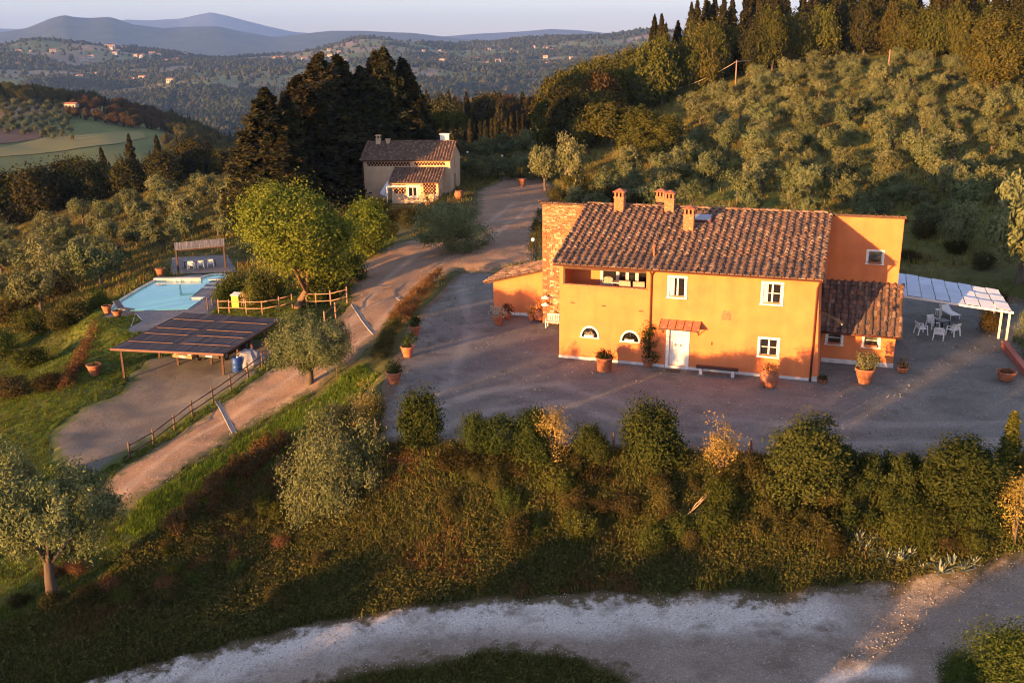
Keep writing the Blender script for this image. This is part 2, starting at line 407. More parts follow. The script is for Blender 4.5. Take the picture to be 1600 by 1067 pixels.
# ================================================================= ground sheets outlined on the survey
def world_poly(pts):
    return np.array([at(u, v)[:2] for u, v in pts])
ROAD = world_poly([(40,1120),(130,1062),(220,1040),(300,1019),(390,995),(480,975),(560,958),(640,945),(720,936),(800,930),(960,924),(1100,924),(1200,925),(1330,915),(1420,900),(1510,880),(1600,850),(1700,812),(1760,900),(1700,1000),(1600,1050),(1540,1075),(1500,1120),(1100,1110),(1000,1075),(900,1030),(780,1022),(640,1045),(540,1062),(420,1100)])
DRIVE = world_poly([(165,800),(150,765),(195,728),(280,678),(360,622),(430,572),(500,520),(545,478),(545,440),(560,415),(610,385),(660,370),(700,355),(745,335),(745,300),(790,278),(860,283),(880,310),(850,345),(838,385),(840,410),(760,430),(720,424),(690,432),(640,470),(600,520),(560,563),(500,608),(440,640),(380,672),(320,712),(250,763),(200,795)])
PARK = world_poly([(95,760),(80,715),(75,680),(120,640),(190,612),(200,590),(235,560),(330,545),(440,520),(440,540),(400,585),(350,618),(290,655),(235,690),(195,718),(150,745)])
POOLDECK = px_poly([(158,497),(172,480),(200,462),(243,438),(300,428),(352,428),(353,440),(346,470),(330,490),(262,510),(205,522),(200,512),(222,500),(212,492)], -3.0)
PERGPAD = px_poly([(270,402),(355,398),(372,425),(265,428)], -2.95)
LOW_SHEETS = [ROAD, DRIVE, PARK, YARD]
H_base = H
def H(x, y):
    z = H_base(x, y)
    return z
def wobble(X, amp, f=.8):
    return amp * fbm(X[:, 0] * f, X[:, 1] * f, 3) * 2
def line_d(X, pl):
    d = np.full(len(X), 1e9)
    for a, b in zip(pl, pl[1:]):
        e = b-a; w = X-a; t = np.clip((w@e)/(e@e), 0, 1); d = np.minimum(d, np.hypot(*(w-t[:, None]*e).T))
    return d
def sheet(name, poly, step, lift, mat, amp=.35, flat=None, tracks=()):
    lo = poly.min(0) - 1; hi = poly.max(0) + 1
    nx = int((hi[0] - lo[0]) / step) + 2; ny = int((hi[1] - lo[1]) / step) + 2
    gx, gy = np.meshgrid(lo[0] + np.arange(nx) * step, lo[1] + np.arange(ny) * step)
    X = np.stack([gx.ravel(), gy.ravel()], 1)
    s = poly_sd(X, poly) + wobble(X, amp)
    e = .03
    near = np.abs(s) < step * 1.6
    G = np.zeros_like(X); idx = np.nonzero(near & (s > 0))[0]
    if len(idx):
        Q = X[idx]
        gxx = (poly_sd(Q + [e, 0], poly) - poly_sd(Q - [e, 0], poly)) / (2 * e); gyy = (poly_sd(Q + [0, e], poly) - poly_sd(Q - [0, e], poly)) / (2 * e)
        G[idx, 0] = gxx; G[idx, 1] = gyy
    ins = s <= 0; I = ins.reshape(ny, nx)
    cell = I[:-1, :-1] | I[1:, :-1] | I[:-1, 1:] | I[1:, 1:]
    big = s.reshape(ny, nx); mxs = np.maximum.reduce([big[:-1, :-1], big[1:, :-1], big[:-1, 1:], big[1:, 1:]])
    cell &= mxs < step * 1.6
    X = X - G * s[:, None] * (s > 0)[:, None]
    jj, ii = np.nonzero(cell)
    F = np.stack([jj * nx + ii, jj * nx + ii + 1, (jj + 1) * nx + ii + 1, (jj + 1) * nx + ii], 1)
    used = np.unique(F); remap = np.full(nx * ny, -1); remap[used] = np.arange(len(used))
    Z = (H(X[used, 0], X[used, 1]) if flat is None else np.full(len(used), flat)) + lift
    edge = np.clip(-s[used] / 1.5, 0, 1)
    tr = np.zeros(len(used)); Xu = X[used]
    for pl, w in tracks:      # worn wheel lines and drifts of pale dust
        d = line_d(Xu, pl) + w*1.3*fbm(Xu[:,0]*.35+7, Xu[:,1]*.35, 4) + w*.28*fbm(Xu[:,0]*2.1, Xu[:,1]*2.1, 3)
        tr = np.maximum(tr, smooth(w*1.15, w*.05, d))
    Z = Z - (1 - smooth(0, .2, edge)) * .05 + .02 * fbm(X[used, 0] * 1.2, X[used, 1] * 1.2, 2)
    o = link(name, mesh_from(name, np.column_stack([X[used], Z]), remap[F], mat, smooth=True, attrs={'edge': edge, 'track': tr}))
    return tag(o, kind='structure')
# --------------------------------------------------------------- materials of the ground
def ground_mat():
    m = bpy.data.materials.new('terrain'); n, l, b = nodes_of(m)
    b.inputs['Roughness'].default_value = .95; b.inputs['Specular IOR Level'].default_value = .1
    a = n.new('ShaderNodeAttribute'); a.attribute_name = 'Col'
    g = n.new('ShaderNodeNewGeometry')
    t = n.new('ShaderNodeTexNoise'); t.inputs['Scale'].default_value = 1.7; t.inputs['Detail'].default_value = 9; t.inputs['Roughness'].default_value = .7
    l.new(g.outputs['Position'], t.inputs['Vector'])
    r = n.new('ShaderNodeMapRange'); r.inputs[1].default_value = .3; r.inputs[2].default_value = .7; r.inputs[3].default_value = .55; r.inputs[4].default_value = 1.4; l.new(t.outputs['Fac'], r.inputs[0])
    hs = n.new('ShaderNodeHueSaturation'); l.new(a.outputs['Color'], hs.inputs['Color']); l.new(r.outputs[0], hs.inputs['Value'])
    l.new(hs.outputs[0], b.inputs['Base Color'])
    bp = n.new('ShaderNodeBump'); bp.inputs['Strength'].default_value = .7; bp.inputs['Distance'].default_value = .15; l.new(t.outputs['Fac'], bp.inputs['Height']); l.new(bp.outputs[0], b.inputs['Normal'])
    return m
def gravel_mat(name, c1, c2, c3, fine=26.0, big=.35, patch=None, bump=.03, earth=(.12,.09,.06), track=None):
    """crushed stone: fine pebbles (cells), broad tone changes and bare or grassy edges"""
    m = bpy.data.materials.new(name); n, l, b = nodes_of(m)
    b.inputs['Roughness'].default_value = .95; b.inputs['Specular IOR Level'].default_value = .15
    g = n.new('ShaderNodeNewGeometry'); P = g.outputs['Position']
    def noise(s, d=5, ro=.6):
        t = n.new('ShaderNodeTexNoise'); t.inputs['Scale'].default_value = s; t.inputs['Detail'].default_value = d; t.inputs['Roughness'].default_value = ro; l.new(P, t.inputs['Vector']); return t.outputs['Fac']
    def rng(f, a, bb, c=0., d=1.):
        r = n.new('ShaderNodeMapRange'); r.inputs[1].default_value = a; r.inputs[2].default_value = bb; r.inputs[3].default_value = c; r.inputs[4].default_value = d; l.new(f, r.inputs[0]); return r.outputs[0]
    def mix(f, a, bb):
        x = n.new('ShaderNodeMix'); x.data_type = 'RGBA'; l.new(f, x.inputs[0])
        for s, k in ((a, 6), (bb, 7)):
            if isinstance(s, tuple): x.inputs[k].default_value = (*s, 1)
            else: l.new(s, x.inputs[k])
        return x.outputs[2]
    col = mix(rng(noise(big, 6), .35, .65), c1, c2)
    if track:
        ta = n.new('ShaderNodeAttribute'); ta.attribute_name = 'track'; col = mix(ta.outputs['Fac'], col, track)
    if patch: col = mix(rng(noise(patch[1], 4), patch[2], patch[3]), col, patch[0])
    v = n.new('ShaderNodeTexVoronoi'); v.inputs['Scale'].default_value = fine; l.new(P, v.inputs['Vector'])
    sep = n.new('ShaderNodeSeparateColor'); l.new(v.outputs['Color'], sep.inputs[0])
    hs = n.new('ShaderNodeHueSaturation'); l.new(col, hs.inputs['Color']); l.new(rng(sep.outputs[0], 0, 1, .78, 1.2), hs.inputs['Value']); col = hs.outputs[0]
    ng = noise(7.0, 8, .75)
    hs2 = n.new('ShaderNodeHueSaturation'); l.new(col, hs2.inputs['Color']); l.new(rng(ng, .3, .7, .8, 1.18), hs2.inputs['Value']); col = hs2.outputs[0]
    ea = n.new('ShaderNodeAttribute'); ea.attribute_name = 'edge'
    ad = n.new('ShaderNodeMath'); ad.operation = 'SUBTRACT'; l.new(ea.outputs['Fac'], ad.inputs[0]); l.new(rng(noise(1.6, 6, .7), .3, .7, -.1, .8), ad.inputs[1])
    col = mix(rng(ad.outputs[0], -.1, .25), tuple(earth), col)
    l.new(col, b.inputs['Base Color'])
    bp = n.new('ShaderNodeBump'); bp.inputs['Strength'].default_value = .6; bp.inputs['Distance'].default_value = bump
    l.new(v.outputs['Distance'], bp.inputs['Height'])
    bp2 = n.new('ShaderNodeBump'); bp2.inputs['Strength'].default_value = .6; bp2.inputs['Distance'].default_value = .12
    l.new(ng, bp2.inputs['Height']); l.new(bp.outputs[0], bp2.inputs['Normal']); l.new(bp2.outputs[0], b.inputs['Normal'])
    return m
# --------------------------------------------------------------- the ground: one sheet, polar about the survey point, out past the last hills
def ground():
    rad = np.concatenate([np.geomspace(.5, 19, 12), np.geomspace(20, 130, 300), np.geomspace(131, 420, 150), np.geomspace(425, 7000, 150)])
    ang = np.radians(np.concatenate([np.linspace(-180, -38, 20, endpoint=False), np.arange(-38, 38.01, .16), np.linspace(38, 180, 21)[1:-1]]))
    A, R = np.meshgrid(ang, rad); x = (R * np.sin(A)).ravel(); y = (R * np.cos(A)).ravel()
    z = H(x, y); X = np.stack([x, y], 1); r = np.hypot(x, y)
    near = r < 150
    for p in LOW_SHEETS:
        z[near] -= .14 * smooth(.1, -.5, poly_sd(X[near], p))
    z[near] -= .2 * smooth(.1, -.3, poly_sd(X[near], POOLDECK))
    na = len(ang); nr = len(rad)
    i, j = np.meshgrid(np.arange(nr - 1), np.arange(na), indexing='ij')
    F = np.stack([i * na + j, (i + 1) * na + j, (i + 1) * na + (j + 1) % na, i * na + (j + 1) % na], -1).reshape(-1, 4)
    # what grows or lies where: plain surface colours
    def c(*k): return np.array(k)[None]
    n1 = fbm(x * .09, y * .09)[:, None]; n2 = fbm(x * .5 + 9, y * .5)[:, None]; n3 = fbm(x * .03, y * .03 + 4)[:, None]
    col = c(.060, .072, .022) + 0 * n1
    t = np.clip(.5 + n1 * 2.2, 0, 1); col = col * (1 - t) + c(.095, .085, .032) * t
    uu = np.where(y > 1, x / np.maximum(y, 1), 0)
    # lush grass: lawn by the pool, strip under the drive
    def zone(poly, fade, colour, k=1.0):
        nonlocal col
        m = np.zeros(len(x)); m[near] = smooth(fade, -fade, poly_sd(X[near], poly) + 2.5 * fbm(x[near] * .3, y[near] * .3)) * k
        col = col * (1 - m[:, None]) + colour * m[:, None]
    zone(BANK, 1.2, c(.050, .054, .020) * (1 + 1.2 * n2) + c(.06, .036, .014) * np.clip(n1 * 3.5 + .1, 0, 1))
    zone(LAWN, 2.0, c(.085, .105, .020) + c(.03, .02, 0) * n1 * 2)
    zone(STRIP, .8, c(.050, .095, .016))
    zone(HILLBASE, 2.5, c(.10, .075, .045))
    # olive hillside: pale dry grass and green
    hm = (smooth(80, 110, r) * (uu > -.02))[:, None]
    tt = np.clip(.55 + n1 * 2 + n2, 0, 1)
    col = col * (1 - hm) + (c(.095, .125, .024) * (1 - tt) + c(.21, .19, .055) * tt) * hm
    # far country
    fm = smooth(300, 420, r)[:, None]
    cell, cid = far_cells(x, y)
    pal = np.array([(.018,.030,.014),(.022,.034,.016),(.020,.030,.018),(.16,.16,.07),(.21,.175,.10),(.13,.15,.055),(.23,.175,.115),(.10,.125,.045)])
    fc = pal[cid] * (1 + .5 * n1)
    col = col * (1 - fm) + fc * fm
    me = mesh_from('ground', np.column_stack([x, y, z]), F, ground_mat(), smooth=True, attrs={'Col': np.column_stack([np.clip(col, .004, 1), np.ones(len(x))])})
    o = link('ground', me); o['kind'] = 'structure'
    return o
def far_cells(x, y):
    """patchwork of woods, vineyards, meadows and ploughed fields; fields gather on the plateaus"""
    r = np.hypot(x, y); a = np.arctan2(x, y)
    s = np.where(r < 900, 90., 210.)
    best = np.full(len(x), 1e9); cid = np.zeros(len(x), int); rngc = np.random.default_rng(21).random((512, 512, 3))
    gx = x / s; gy = y / s; ix = np.floor(gx).astype(int); iy = np.floor(gy).astype(int)
    for dx in (-1, 0, 1):
        for dy in (-1, 0, 1):
            k = rngc[(ix + dx) & 511, (iy + dy) & 511]
            d = np.hypot(gx - (ix + dx + k[:, 0]), gy - (iy + dy + k[:, 1]))
            u = d < best; best = np.where(u, d, best); cid = np.where(u, (k[:, 2] * 997).astype(int), cid)
    z = tps_eval(TPS_FAR, _fd(x, y))
    k = (cid % 100) / 100.
    field = np.where(r < 900, np.where((z > -30) & (a < -.27), .95, .03), np.where(r < 2550, .03, np.where(r < 4300, .60, .22)))
    isf = k < field
    out = np.where(isf, 3 + (cid // 7) % 5, (cid // 11) % 3)
    return isf, out
BANK = world_poly([(0,1067),(130,1060),(300,1019),(480,975),(640,945),(800,930),(960,924),(1200,925),(1400,905),(1600,850),(1640,770),(1500,748),(1200,722),(1000,712),(800,706),(600,690),(560,640),(480,700),(380,790),(250,850),(150,950),(0,1000)])
LAWN = world_poly([(0,1000),(0,620),(60,570),(120,500),(200,455),(240,440),(230,520),(190,600),(120,640),(70,690),(90,760),(60,860)])
STRIP = world_poly([(190,830),(250,775),(330,722),(420,672),(500,622),(560,575),(580,590),(540,640),(470,690),(400,740),(320,790),(250,840)])
HILLBASE = np.array([house(17, 13)[:2], house(40, 2)[:2], house(42, 8)[:2], house(24, 22)[:2], house(14, 20)[:2]])
ground()
G_yard = gravel_mat('yard_gravel', (.134,.136,.122), (.184,.186,.166), None, patch=((.100,.101,.092), .5, .50, .72), track=(.225,.224,.20))
G_drive = gravel_mat('drive_gravel', (.225,.145,.092), (.285,.195,.13), None, big=.5, patch=((.20,.155,.12), .4, .55, .75), earth=(.11,.10,.05), track=(.33,.245,.175))
G_road = gravel_mat('road_gravel', (.21,.175,.135), (.30,.26,.21), None, big=.45, patch=((.17,.14,.105), .6, .52, .72), earth=(.11,.09,.05), track=(.55,.53,.485))
G_park = gravel_mat('parking_gravel', (.108,.100,.088), (.155,.143,.126), None, big=.4, earth=(.08,.10,.03))
DUST = world_poly([(60,1100),(150,1072),(300,1033),(480,993),(640,966),(800,953),(960,948),(1100,950),(1200,962),(1280,968)])
DUST2 = world_poly([(1290,1066),(1330,1052),(1400,1050)])
sheet('gravel_road', ROAD, .22, .03, G_road, .7, tracks=((DUST, 2.1),(DUST2, .5),(world_poly([(1010,968),(1060,975),(1130,980)]), .8)))
sheet('driveway', DRIVE, .3, .036, G_drive, .5, tracks=((world_poly([(190,770),(290,690),(380,640),(470,580),(545,510),(600,440),(660,395),(740,360),(800,320)]), .5),(world_poly([(215,790),(330,705),(420,650),(510,580),(580,520),(640,455),(700,405),(770,370),(830,320)]), .5)))
sheet('parking_area', PARK, .35, .03, G_park, .8)
sheet('gravel_yard', YARD, .35, .030, G_yard, .5, tracks=((px_poly([(615,655),(760,612),(870,600),(1000,640),(1250,668),(1590,660)],0), .55),(px_poly([(640,690),(770,640),(880,628),(1000,670),(1250,695),(1600,690)],0), .55),(px_poly([(720,440),(735,520),(700,600),(640,660)],0), .5)))
# ================================================================= roofs of half-round clay tiles
def tile_cover(r0=.115, r1=.088, L=.50, t=.018, k=6):
    mb = MB(); V = []
    for y, r in ((0, r0), (L, r1)):
        for rr in (r, r - t):
            for j in range(k + 1):
                a = math.pi * j / k; V.append((rr * math.cos(a), y, rr * math.sin(a) * .92 + (.012 if y == 0 else 0)))
    n = k + 1; F = []
    for j in range(k):
        F += [(j, j + 1, 2*n + j + 1, 2*n + j), (n + j + 1, n + j, 3*n + j, 3*n + j + 1), (j + 1, j, n + j, n + j + 1), (2*n + j, 2*n + j + 1, 3*n + j + 1, 3*n + j)]
    F += [(0, 2*n, 3*n, n), (k, n + k, 3*n + k, 2*n + k)]
    mb.add(V, F, 0, False); return mb
TILE_M = [M('clay_tile_%d' % i, c1, c2, 9, .9, .012, 60, .22, .15, c3=c3, s3=17, lo3=.57, hi3=.66) for i, (c1, c2, c3) in enumerate([
    ((.150,.085,.058),(.085,.054,.042),(.24,.19,.14)), ((.110,.068,.050),(.062,.044,.037),(.21,.18,.14)), ((.20,.108,.066),(.120,.070,.048),(.27,.21,.15)),
    ((.078,.056,.046),(.050,.040,.036),(.19,.17,.14)), ((.25,.170,.115),(.14,.092,.064),(.32,.27,.20))])]
TILE_W = [.30, .28, .17, .15, .10]
def basis(e, s):
    e = Vector(e).normalized(); s = Vector(s).normalized(); n = e.cross(s).normalized()
    return Matrix((e, s, n)).transposed()
_tile_cache = {}
def tile_meshes(key, r0, r1, L):
    if key not in _tile_cache:
        mb = tile_cover(r0, r1, L); _tile_cache[key] = [mb.mesh('tile', m) for m in TILE_M]
    return _tile_cache[key]
def tiled_roof(root, o, e, s, w, L, pitch, row, n_rows_single=0, first_row_only=False, thick=.12, holes=(), r=.115, deck_mat=None, singles_cols=None):
    """o: left end of the eave; e: along the eave; s: up the slope; tiles one by one near the eave, the others joined"""
    o = Vector(o); B = basis(e, s); e, s, n = B.col[0], B.col[1], B.col[2]
    q = [o, o + e*w, o + e*w + s*L, o + s*L]
    mb = MB(); mb.slab(q, thick); mb.build('roof_deck', deck_mat or M_wood, root)
    ncol = int(round(w / pitch)); p = w / ncol; nrow = int(math.ceil(L / row))
    meshes = tile_meshes((round(r, 3), round(row, 3)), r, r * .78, row * 1.25)
    V0 = np.array([v.co[:] for v in meshes[0].vertices]); F0 = [tuple(f.vertices) for f in meshes[0].polygons]
    JV, JF, JM = [], [], []; cnt = 0
    # flat pan tiles between the covers, each course stepped over the one below
    pv, pf, pm = [], [], []
    for j in range(nrow):
        y0 = j * row; y1 = min(y0 + row * 1.08, L)
        for i in range(ncol):
            if any(h[0] < (i+.5)*p < h[1] and h[2] < y0 + row/2 < h[3] for h in holes): continue
            x0 = i * p + .03; x1 = (i + 1) * p - .03; dz = random.uniform(-.006, .006)
            k = len(pv)
            for (x, y, z) in ((x0, y0, .05+dz), (x1, y0, .05+dz), (x1, y1, .022+dz), (x0, y1, .022+dz), (x0, y0, .0), (x1, y0, .0)):
                pv.append(o + e*x + s*y + n*z)
            pf += [(k, k+1, k+2, k+3), (k+4, k+5, k+1, k)]; t = random.choices(range(5), TILE_W)[0]; pm += [t, t]
    me = bpy.data.meshes.new('pan_tile'); me.from_pydata(pv, [], pf)
    for m in TILE_M: me.materials.append(m)
    me.polygons.foreach_set('material_index', pm); me.update(); link('pan_tile', me, root)['kind'] = 'stuff'
    for j in range(nrow):
        for i in range(ncol + 1):
            x = i * p + random.gauss(0, .015); y = j * row + random.gauss(0, .026)
            if y + row > L + .12: continue
            if any(h[0] - .1 < x < h[1] + .1 and h[2] - row*.8 < y < h[3] for h in holes): continue
            mi = random.choices(range(5), TILE_W)[0]
            R = B @ Euler((random.gauss(-.03, .02), random.gauss(0, .05), random.gauss(0, .045))).to_matrix()
            loc = o + e*x + s*(y - .05) + n*(.045 + random.gauss(0, .006))
            if j < n_rows_single and (singles_cols is None or i < singles_cols):
                t = link('tile', meshes[mi], root, loc, R.to_euler()); cnt += 1
            else:
                Rn = np.array(R); k = sum(len(v) for v in JV); JV.append(V0 @ Rn.T + np.array(loc)); JF.append(np.array([f for f in F0]) + k); JM += [mi] * len(F0)
    if JV:
        t = link('cover_tile', mesh_from('cover_tile', np.vstack(JV), np.vstack(JF), TILE_M, JM), root); t['kind'] = 'stuff'
    return cnt
def ridge(root, p, q, r=.13, L=.42):
    p = Vector(p); q = Vector(q); d = (q - p); n = int(d.length / (L * .86)); s = d.normalized(); e = s.cross(Vector((0,0,1))).normalized(); B = basis(e, s)
    ms = tile_meshes(('ridge', r), r, r * .85, L)
    for i in range(n):
        R = B @ Euler((random.gauss(-.02, .02), 0, random.gauss(0, .04))).to_matrix()
        link('ridge_tile', ms[random.choices(range(5), [.2,.15,.35,.05,.25])[0]], root, p + s*(i*L*.86) + Vector((0,0,random.gauss(0,.008))), R.to_euler())
# ================================================================= building materials
M_orange = M('orange_plaster', (.62,.198,.070), (.555,.172,.064), 1.1, .92, .004, 70, spec=.1, c3=(.535,.155,.066), s3=.55, lo3=.52, hi3=.75)
_n, _l = M_orange.node_tree.nodes, M_orange.node_tree.links; _b = _n['Principled BSDF']; _src = _b.inputs['Base Color'].links[0].from_socket
_tc = _n.new('ShaderNodeTexCoord'); _mp = _n.new('ShaderNodeMapping'); _mp.inputs['Scale'].default_value = (1.7, 1.7, .2); _l.new(_tc.outputs['Object'], _mp.inputs[0])
_t = _n.new('ShaderNodeTexNoise'); _t.inputs['Scale'].default_value = 1.0; _t.inputs['Detail'].default_value = 5; _l.new(_mp.outputs[0], _t.inputs['Vector'])      # faint rain streaks
_r = _n.new('ShaderNodeMapRange'); _r.inputs[1].default_value = .38; _r.inputs[2].default_value = .62; _r.inputs[3].default_value = .93; _r.inputs[4].default_value = 1.03; _l.new(_t.outputs['Fac'], _r.inputs[0])
_h = _n.new('ShaderNodeHueSaturation'); _l.new(_src, _h.inputs['Color']); _l.new(_r.outputs[0], _h.inputs['Value']); _l.new(_h.outputs[0], _b.inputs['Base Color'])
M_white = M('white_trim', (.74,.72,.66), (.64,.62,.56), 5, .7, .002, 60)
M_plinth = M('pale_plinth', (.62,.58,.55), (.50,.46,.44), 3, .9, .004, 40)
M_wood = M('dark_wood', (.085,.045,.028), (.055,.030,.020), 6, .8, .006, 50, stretch=(1,8,1))
M_gutter = M('copper_gutter', (.15,.050,.026), (.10,.036,.022), 4, .5, metal=.3)
M_glass = M('window_glass', (.012,.013,.016), None, rough=.06, spec=.8)
M_dark = M('dark_inside', (.012,.010,.009), None, rough=.9)
M_brick = M('red_brick', (.40,.155,.070), (.28,.100,.052), 11, .9, .01, 50, c3=(.48,.27,.16), s3=8)
M_terra = M('terracotta', (.32,.118,.056), (.24,.086,.044), 4, .85, .004, 40, .18, c3=(.38,.21,.14), s3=6)
M_iron = M('black_iron', (.03,.027,.025), None, rough=.6, metal=.6)
M_stonem = [M('wall_stone_%d' % i, c, d, 9, .95, .015, 40) for i, (c, d) in enumerate([((.32,.175,.085),(.24,.125,.060)), ((.37,.245,.14),(.27,.17,.09)), ((.29,.115,.055),(.20,.08,.042)), ((.40,.335,.245),(.29,.235,.165)), ((.175,.11,.068),(.12,.076,.05))])]
M_mortar = M('lime_mortar', (.22,.13,.070), (.16,.095,.052), 7, .95, .02, 25)
M_mortar2 = M('lime_mortar_pale', (.44,.33,.20), (.34,.24,.14), 7, .95, .02, 25)
def pierced(mb, a0, a1, z0, z1, opens, b, depth, mi=0, rmi=0):
    """a wall face at y=b with real openings (a0,z0,a1,z1[,arch]); reveals run back by depth"""
    xs = sorted({a0, a1, *[q for o in opens for q in (o[0], o[2])]}); zs = sorted({z0, z1, *[q for o in opens for q in (o[1], o[3])]})
    for x0, x1 in zip(xs, xs[1:]):
        for c0, c1 in zip(zs, zs[1:]):
            cx, cz = (x0+x1)/2, (c0+c1)/2
            if any(o[0] < cx < o[2] and o[1] < cz < o[3] for o in opens): continue
            mb.add([(x0,b,c0),(x1,b,c0),(x1,b,c1),(x0,b,c1)], [(0,1,2,3)], mi)
    for o in opens:
        x0, c0, x1, c1 = o[:4]
        if len(o) > 4:
            h = o[4]; k = 10; cx = (x0+x1)/2; rx = (x1-x0)/2
            arc = [(cx - rx*math.cos(math.pi*i/k), c1-h + h*math.sin(math.pi*i/k)) for i in range(k+1)]
            for i in range(k//2):
                (p, q), (p2, q2) = arc[i], arc[i+1]; mb.add([(p,b,q),(p2,b,q2),(x0,b,c1)], [(0,1,2)], mi)
            for i in range(k//2, k):
                (p, q), (p2, q2) = arc[i], arc[i+1]; mb.add([(p,b,q),(p2,b,q2),(x1,b,c1)], [(0,1,2)], mi)
            ring = [(x0,c0)] + arc + [(x1,c0)]
        else: ring = [(x0,c0),(x0,c1),(x1,c1),(x1,c0)]
        n = len(ring)
        for i in range(n):
            (p, q), (p2, q2) = ring[i], ring[(i+1) % n]
            mb.add([(p,b,q),(p2,b,q2),(p2,b+depth,q2),(p,b+depth,q)], [(0,1,2,3)], rmi)
def window(root, a0, z0, a1, z1, b, cols=2, rows=2, fr=.13, depth=.22, glass=None, shutter=False, sash_c=None, sill=True, surround_mat=None):
    """white surround, sill, sash with its panes; local wall face at y=b"""
    mb = MB(); t = .035; sm = surround_mat or M_white
    mb.box((a0, b-t, z0), (a0+fr, b+.02, z1)); mb.box((a1-fr, b-t, z0), (a1, b+.02, z1)); mb.box((a0+fr, b-t, z1-fr), (a1-fr, b+.02, z1))
    if not sill: mb.box((a0+fr, b-t, z0), (a1-fr, b+.02, z0+fr))
    w = mb.build('window', sm, root)
    i0, i1, k0, k1 = a0+fr, a1-fr, z0+fr*(1 if not sill else .55), z1-fr
    if sill:
        mb = MB(); mb.box((a0-.03, b-.11, z0-.015), (a1+.03, b+.05, z0+fr*.55)); mb.build('sill', sm, w)
    y = b + depth - .07; s = .055
    mb = MB()
    mb.box((i0, y, k0), (i0+s, y+.05, k1)); mb.box((i1-s, y, k0), (i1, y+.05, k1)); mb.box((i0+s, y, k0), (i1-s, y+.05, k0+s)); mb.box((i0+s, y, k1-s), (i1-s, y+.05, k1))
    for c in range(1, cols): x = i0 + (i1-i0)*c/cols; mb.box((x-.045, y-.01, k0+s), (x+.045, y+.05, k1-s))
    for r in range(1, rows):
        z = k0 + (k1-k0)*r/rows
        for c in range(cols):
            xa = i0 + (i1-i0)*c/cols + (s if c == 0 else .045); xb = i0 + (i1-i0)*(c+1)/cols - (s if c == cols-1 else .045)
            mb.box((xa, y+.005, z-.02), (xb, y+.045, z+.02))
    mb.build('sash', M_white, w)
    for c in range(cols):
        for r in range(rows):
            xa = i0 + (i1-i0)*c/cols; xb = i0 + (i1-i0)*(c+1)/cols; za = k0 + (k1-k0)*r/rows; zb = k0 + (k1-k0)*(r+1)/rows
            mb = MB(); mb.box((xa+.03, y+.028, za+.015), (xb-.03, y+.036, zb-.015)); mb.build('pane', glass or M_glass, w)
    mb = MB(); mb.box((i0-.02, b+depth+.1, k0-.02), (i1+.02, b+depth+.12, k1+.02)); mb.build('dark_room', M_dark, w)
    if shutter:
        mb = MB(); mb.slab([(i0+.02, b+.02, k0+.02), (i0+.26, y-.02, k0+.02), (i0+.26, y-.02, k1-.02), (i0+.02, b+.02, k1-.02)], .03); mb.build('shutter', M_white, w)
    return w
def chimney(root, a, b, z0, h, w=.62):
    mb = MB(); hw = w/2
    mb.box((a-hw, b-hw, z0), (a+hw, b+hw, z0+h*.62))
    n = 9
    for i in range(n):   # brick courses standing a little proud
        z = z0 + h*.62*i/n
        mb.box((a-hw-.012, b-hw-.012, z+.012), (a+hw+.012, b+hw+.012, z+h*.62/n-.012))
    ch = mb.build('chimney', M_brick, root)
    m2 = MB(); zt = z0 + h*.62
    m2.box((a-hw-.05, b-hw-.05, zt), (a+hw+.05, b+hw+.05, zt+.07))
    for sx in (-1, 0, 1):
        for sy in (-1, 0, 1):
            if sx == 0 and sy == 0: continue
            x = a+sx*(hw-.06); y = b+sy*(hw-.06); m2.box((x-.055, y-.055, zt+.07), (x+.055, y+.055, zt+.36))
    m2.box((a-hw+.12, b-hw+.12, zt+.07), (a+hw-.12, b+hw-.12, zt+.36), 1)
    m2.build('chimney_pot', [M_brick, M_dark], ch)
    m3 = MB(); ze = zt+.36; e = hw+.10
    m3.add([(a-e,b-e,ze),(a+e,b-e,ze),(a+e,b+e,ze),(a-e,b+e,ze),(a-e,b-e,ze+.05),(a+e,b-e,ze+.05),(a+e,b+e,ze+.05),(a-e,b+e,ze+.05),(a,b,ze+.24)],
           [(0,3,2,1),(0,1,5,4),(1,2,6,5),(2,3,7,6),(3,0,4,7),(4,5,8),(5,6,8),(6,7,8),(7,4,8)])
    m3.build('chimney_cap', M_terra, ch)
# ================================================================= the farmhouse
EAVE_B, EAVE_Z, RIDGE_B, RIDGE_Z = -.464, 6.02, 7.363, 8.46
SLOPE = (RIDGE_Z - EAVE_Z) / (RIDGE_B - EAVE_B)
farm = thing('farmhouse', 'orange plastered farmhouse with brown tiled roof, loggia and stone tower end', 'farmhouse', HA, -HYAW)
def roof_z(b): return EAVE_Z + (b - EAVE_B) * SLOPE
W_, WT = 15.0, 5.86
mb = MB()
OP = [(.24,4.75,5.33,5.80), (6.70,4.44,7.61,5.54), (12.02,4.44,13.02,5.55), (12.02,1.34,13.02,2.30), (6.80,.20,7.82,2.40), (1.42,1.52,2.46,2.14,.50), (3.92,1.46,4.98,2.07,.50)]
pierced(mb, 0, W_, 0, WT, OP[1:], 0, .24) if False else None
pierced(mb, 0, W_, 0, WT, OP, 0, .24)
mb.add([(0,0,0),(0,7.3,0),(0,7.3,roof_z(7.3)-.14),(0,0,WT)], [(0,3,2,1)])                 # left gable
mb.add([(W_,0,0),(W_,7.3,0),(W_,7.3,roof_z(7.3)-.14),(W_,0,WT)], [(0,1,2,3)])              # right gable
mb.add([(W_,0,.0),(W_+.34,.0,.0),(W_,.0,5.5),(W_+.34,3.9,0),(W_,3.9,5.5)], [(0,1,2),(1,3,4,2)])   # battered corner
mb.build('wall', M_orange, farm)
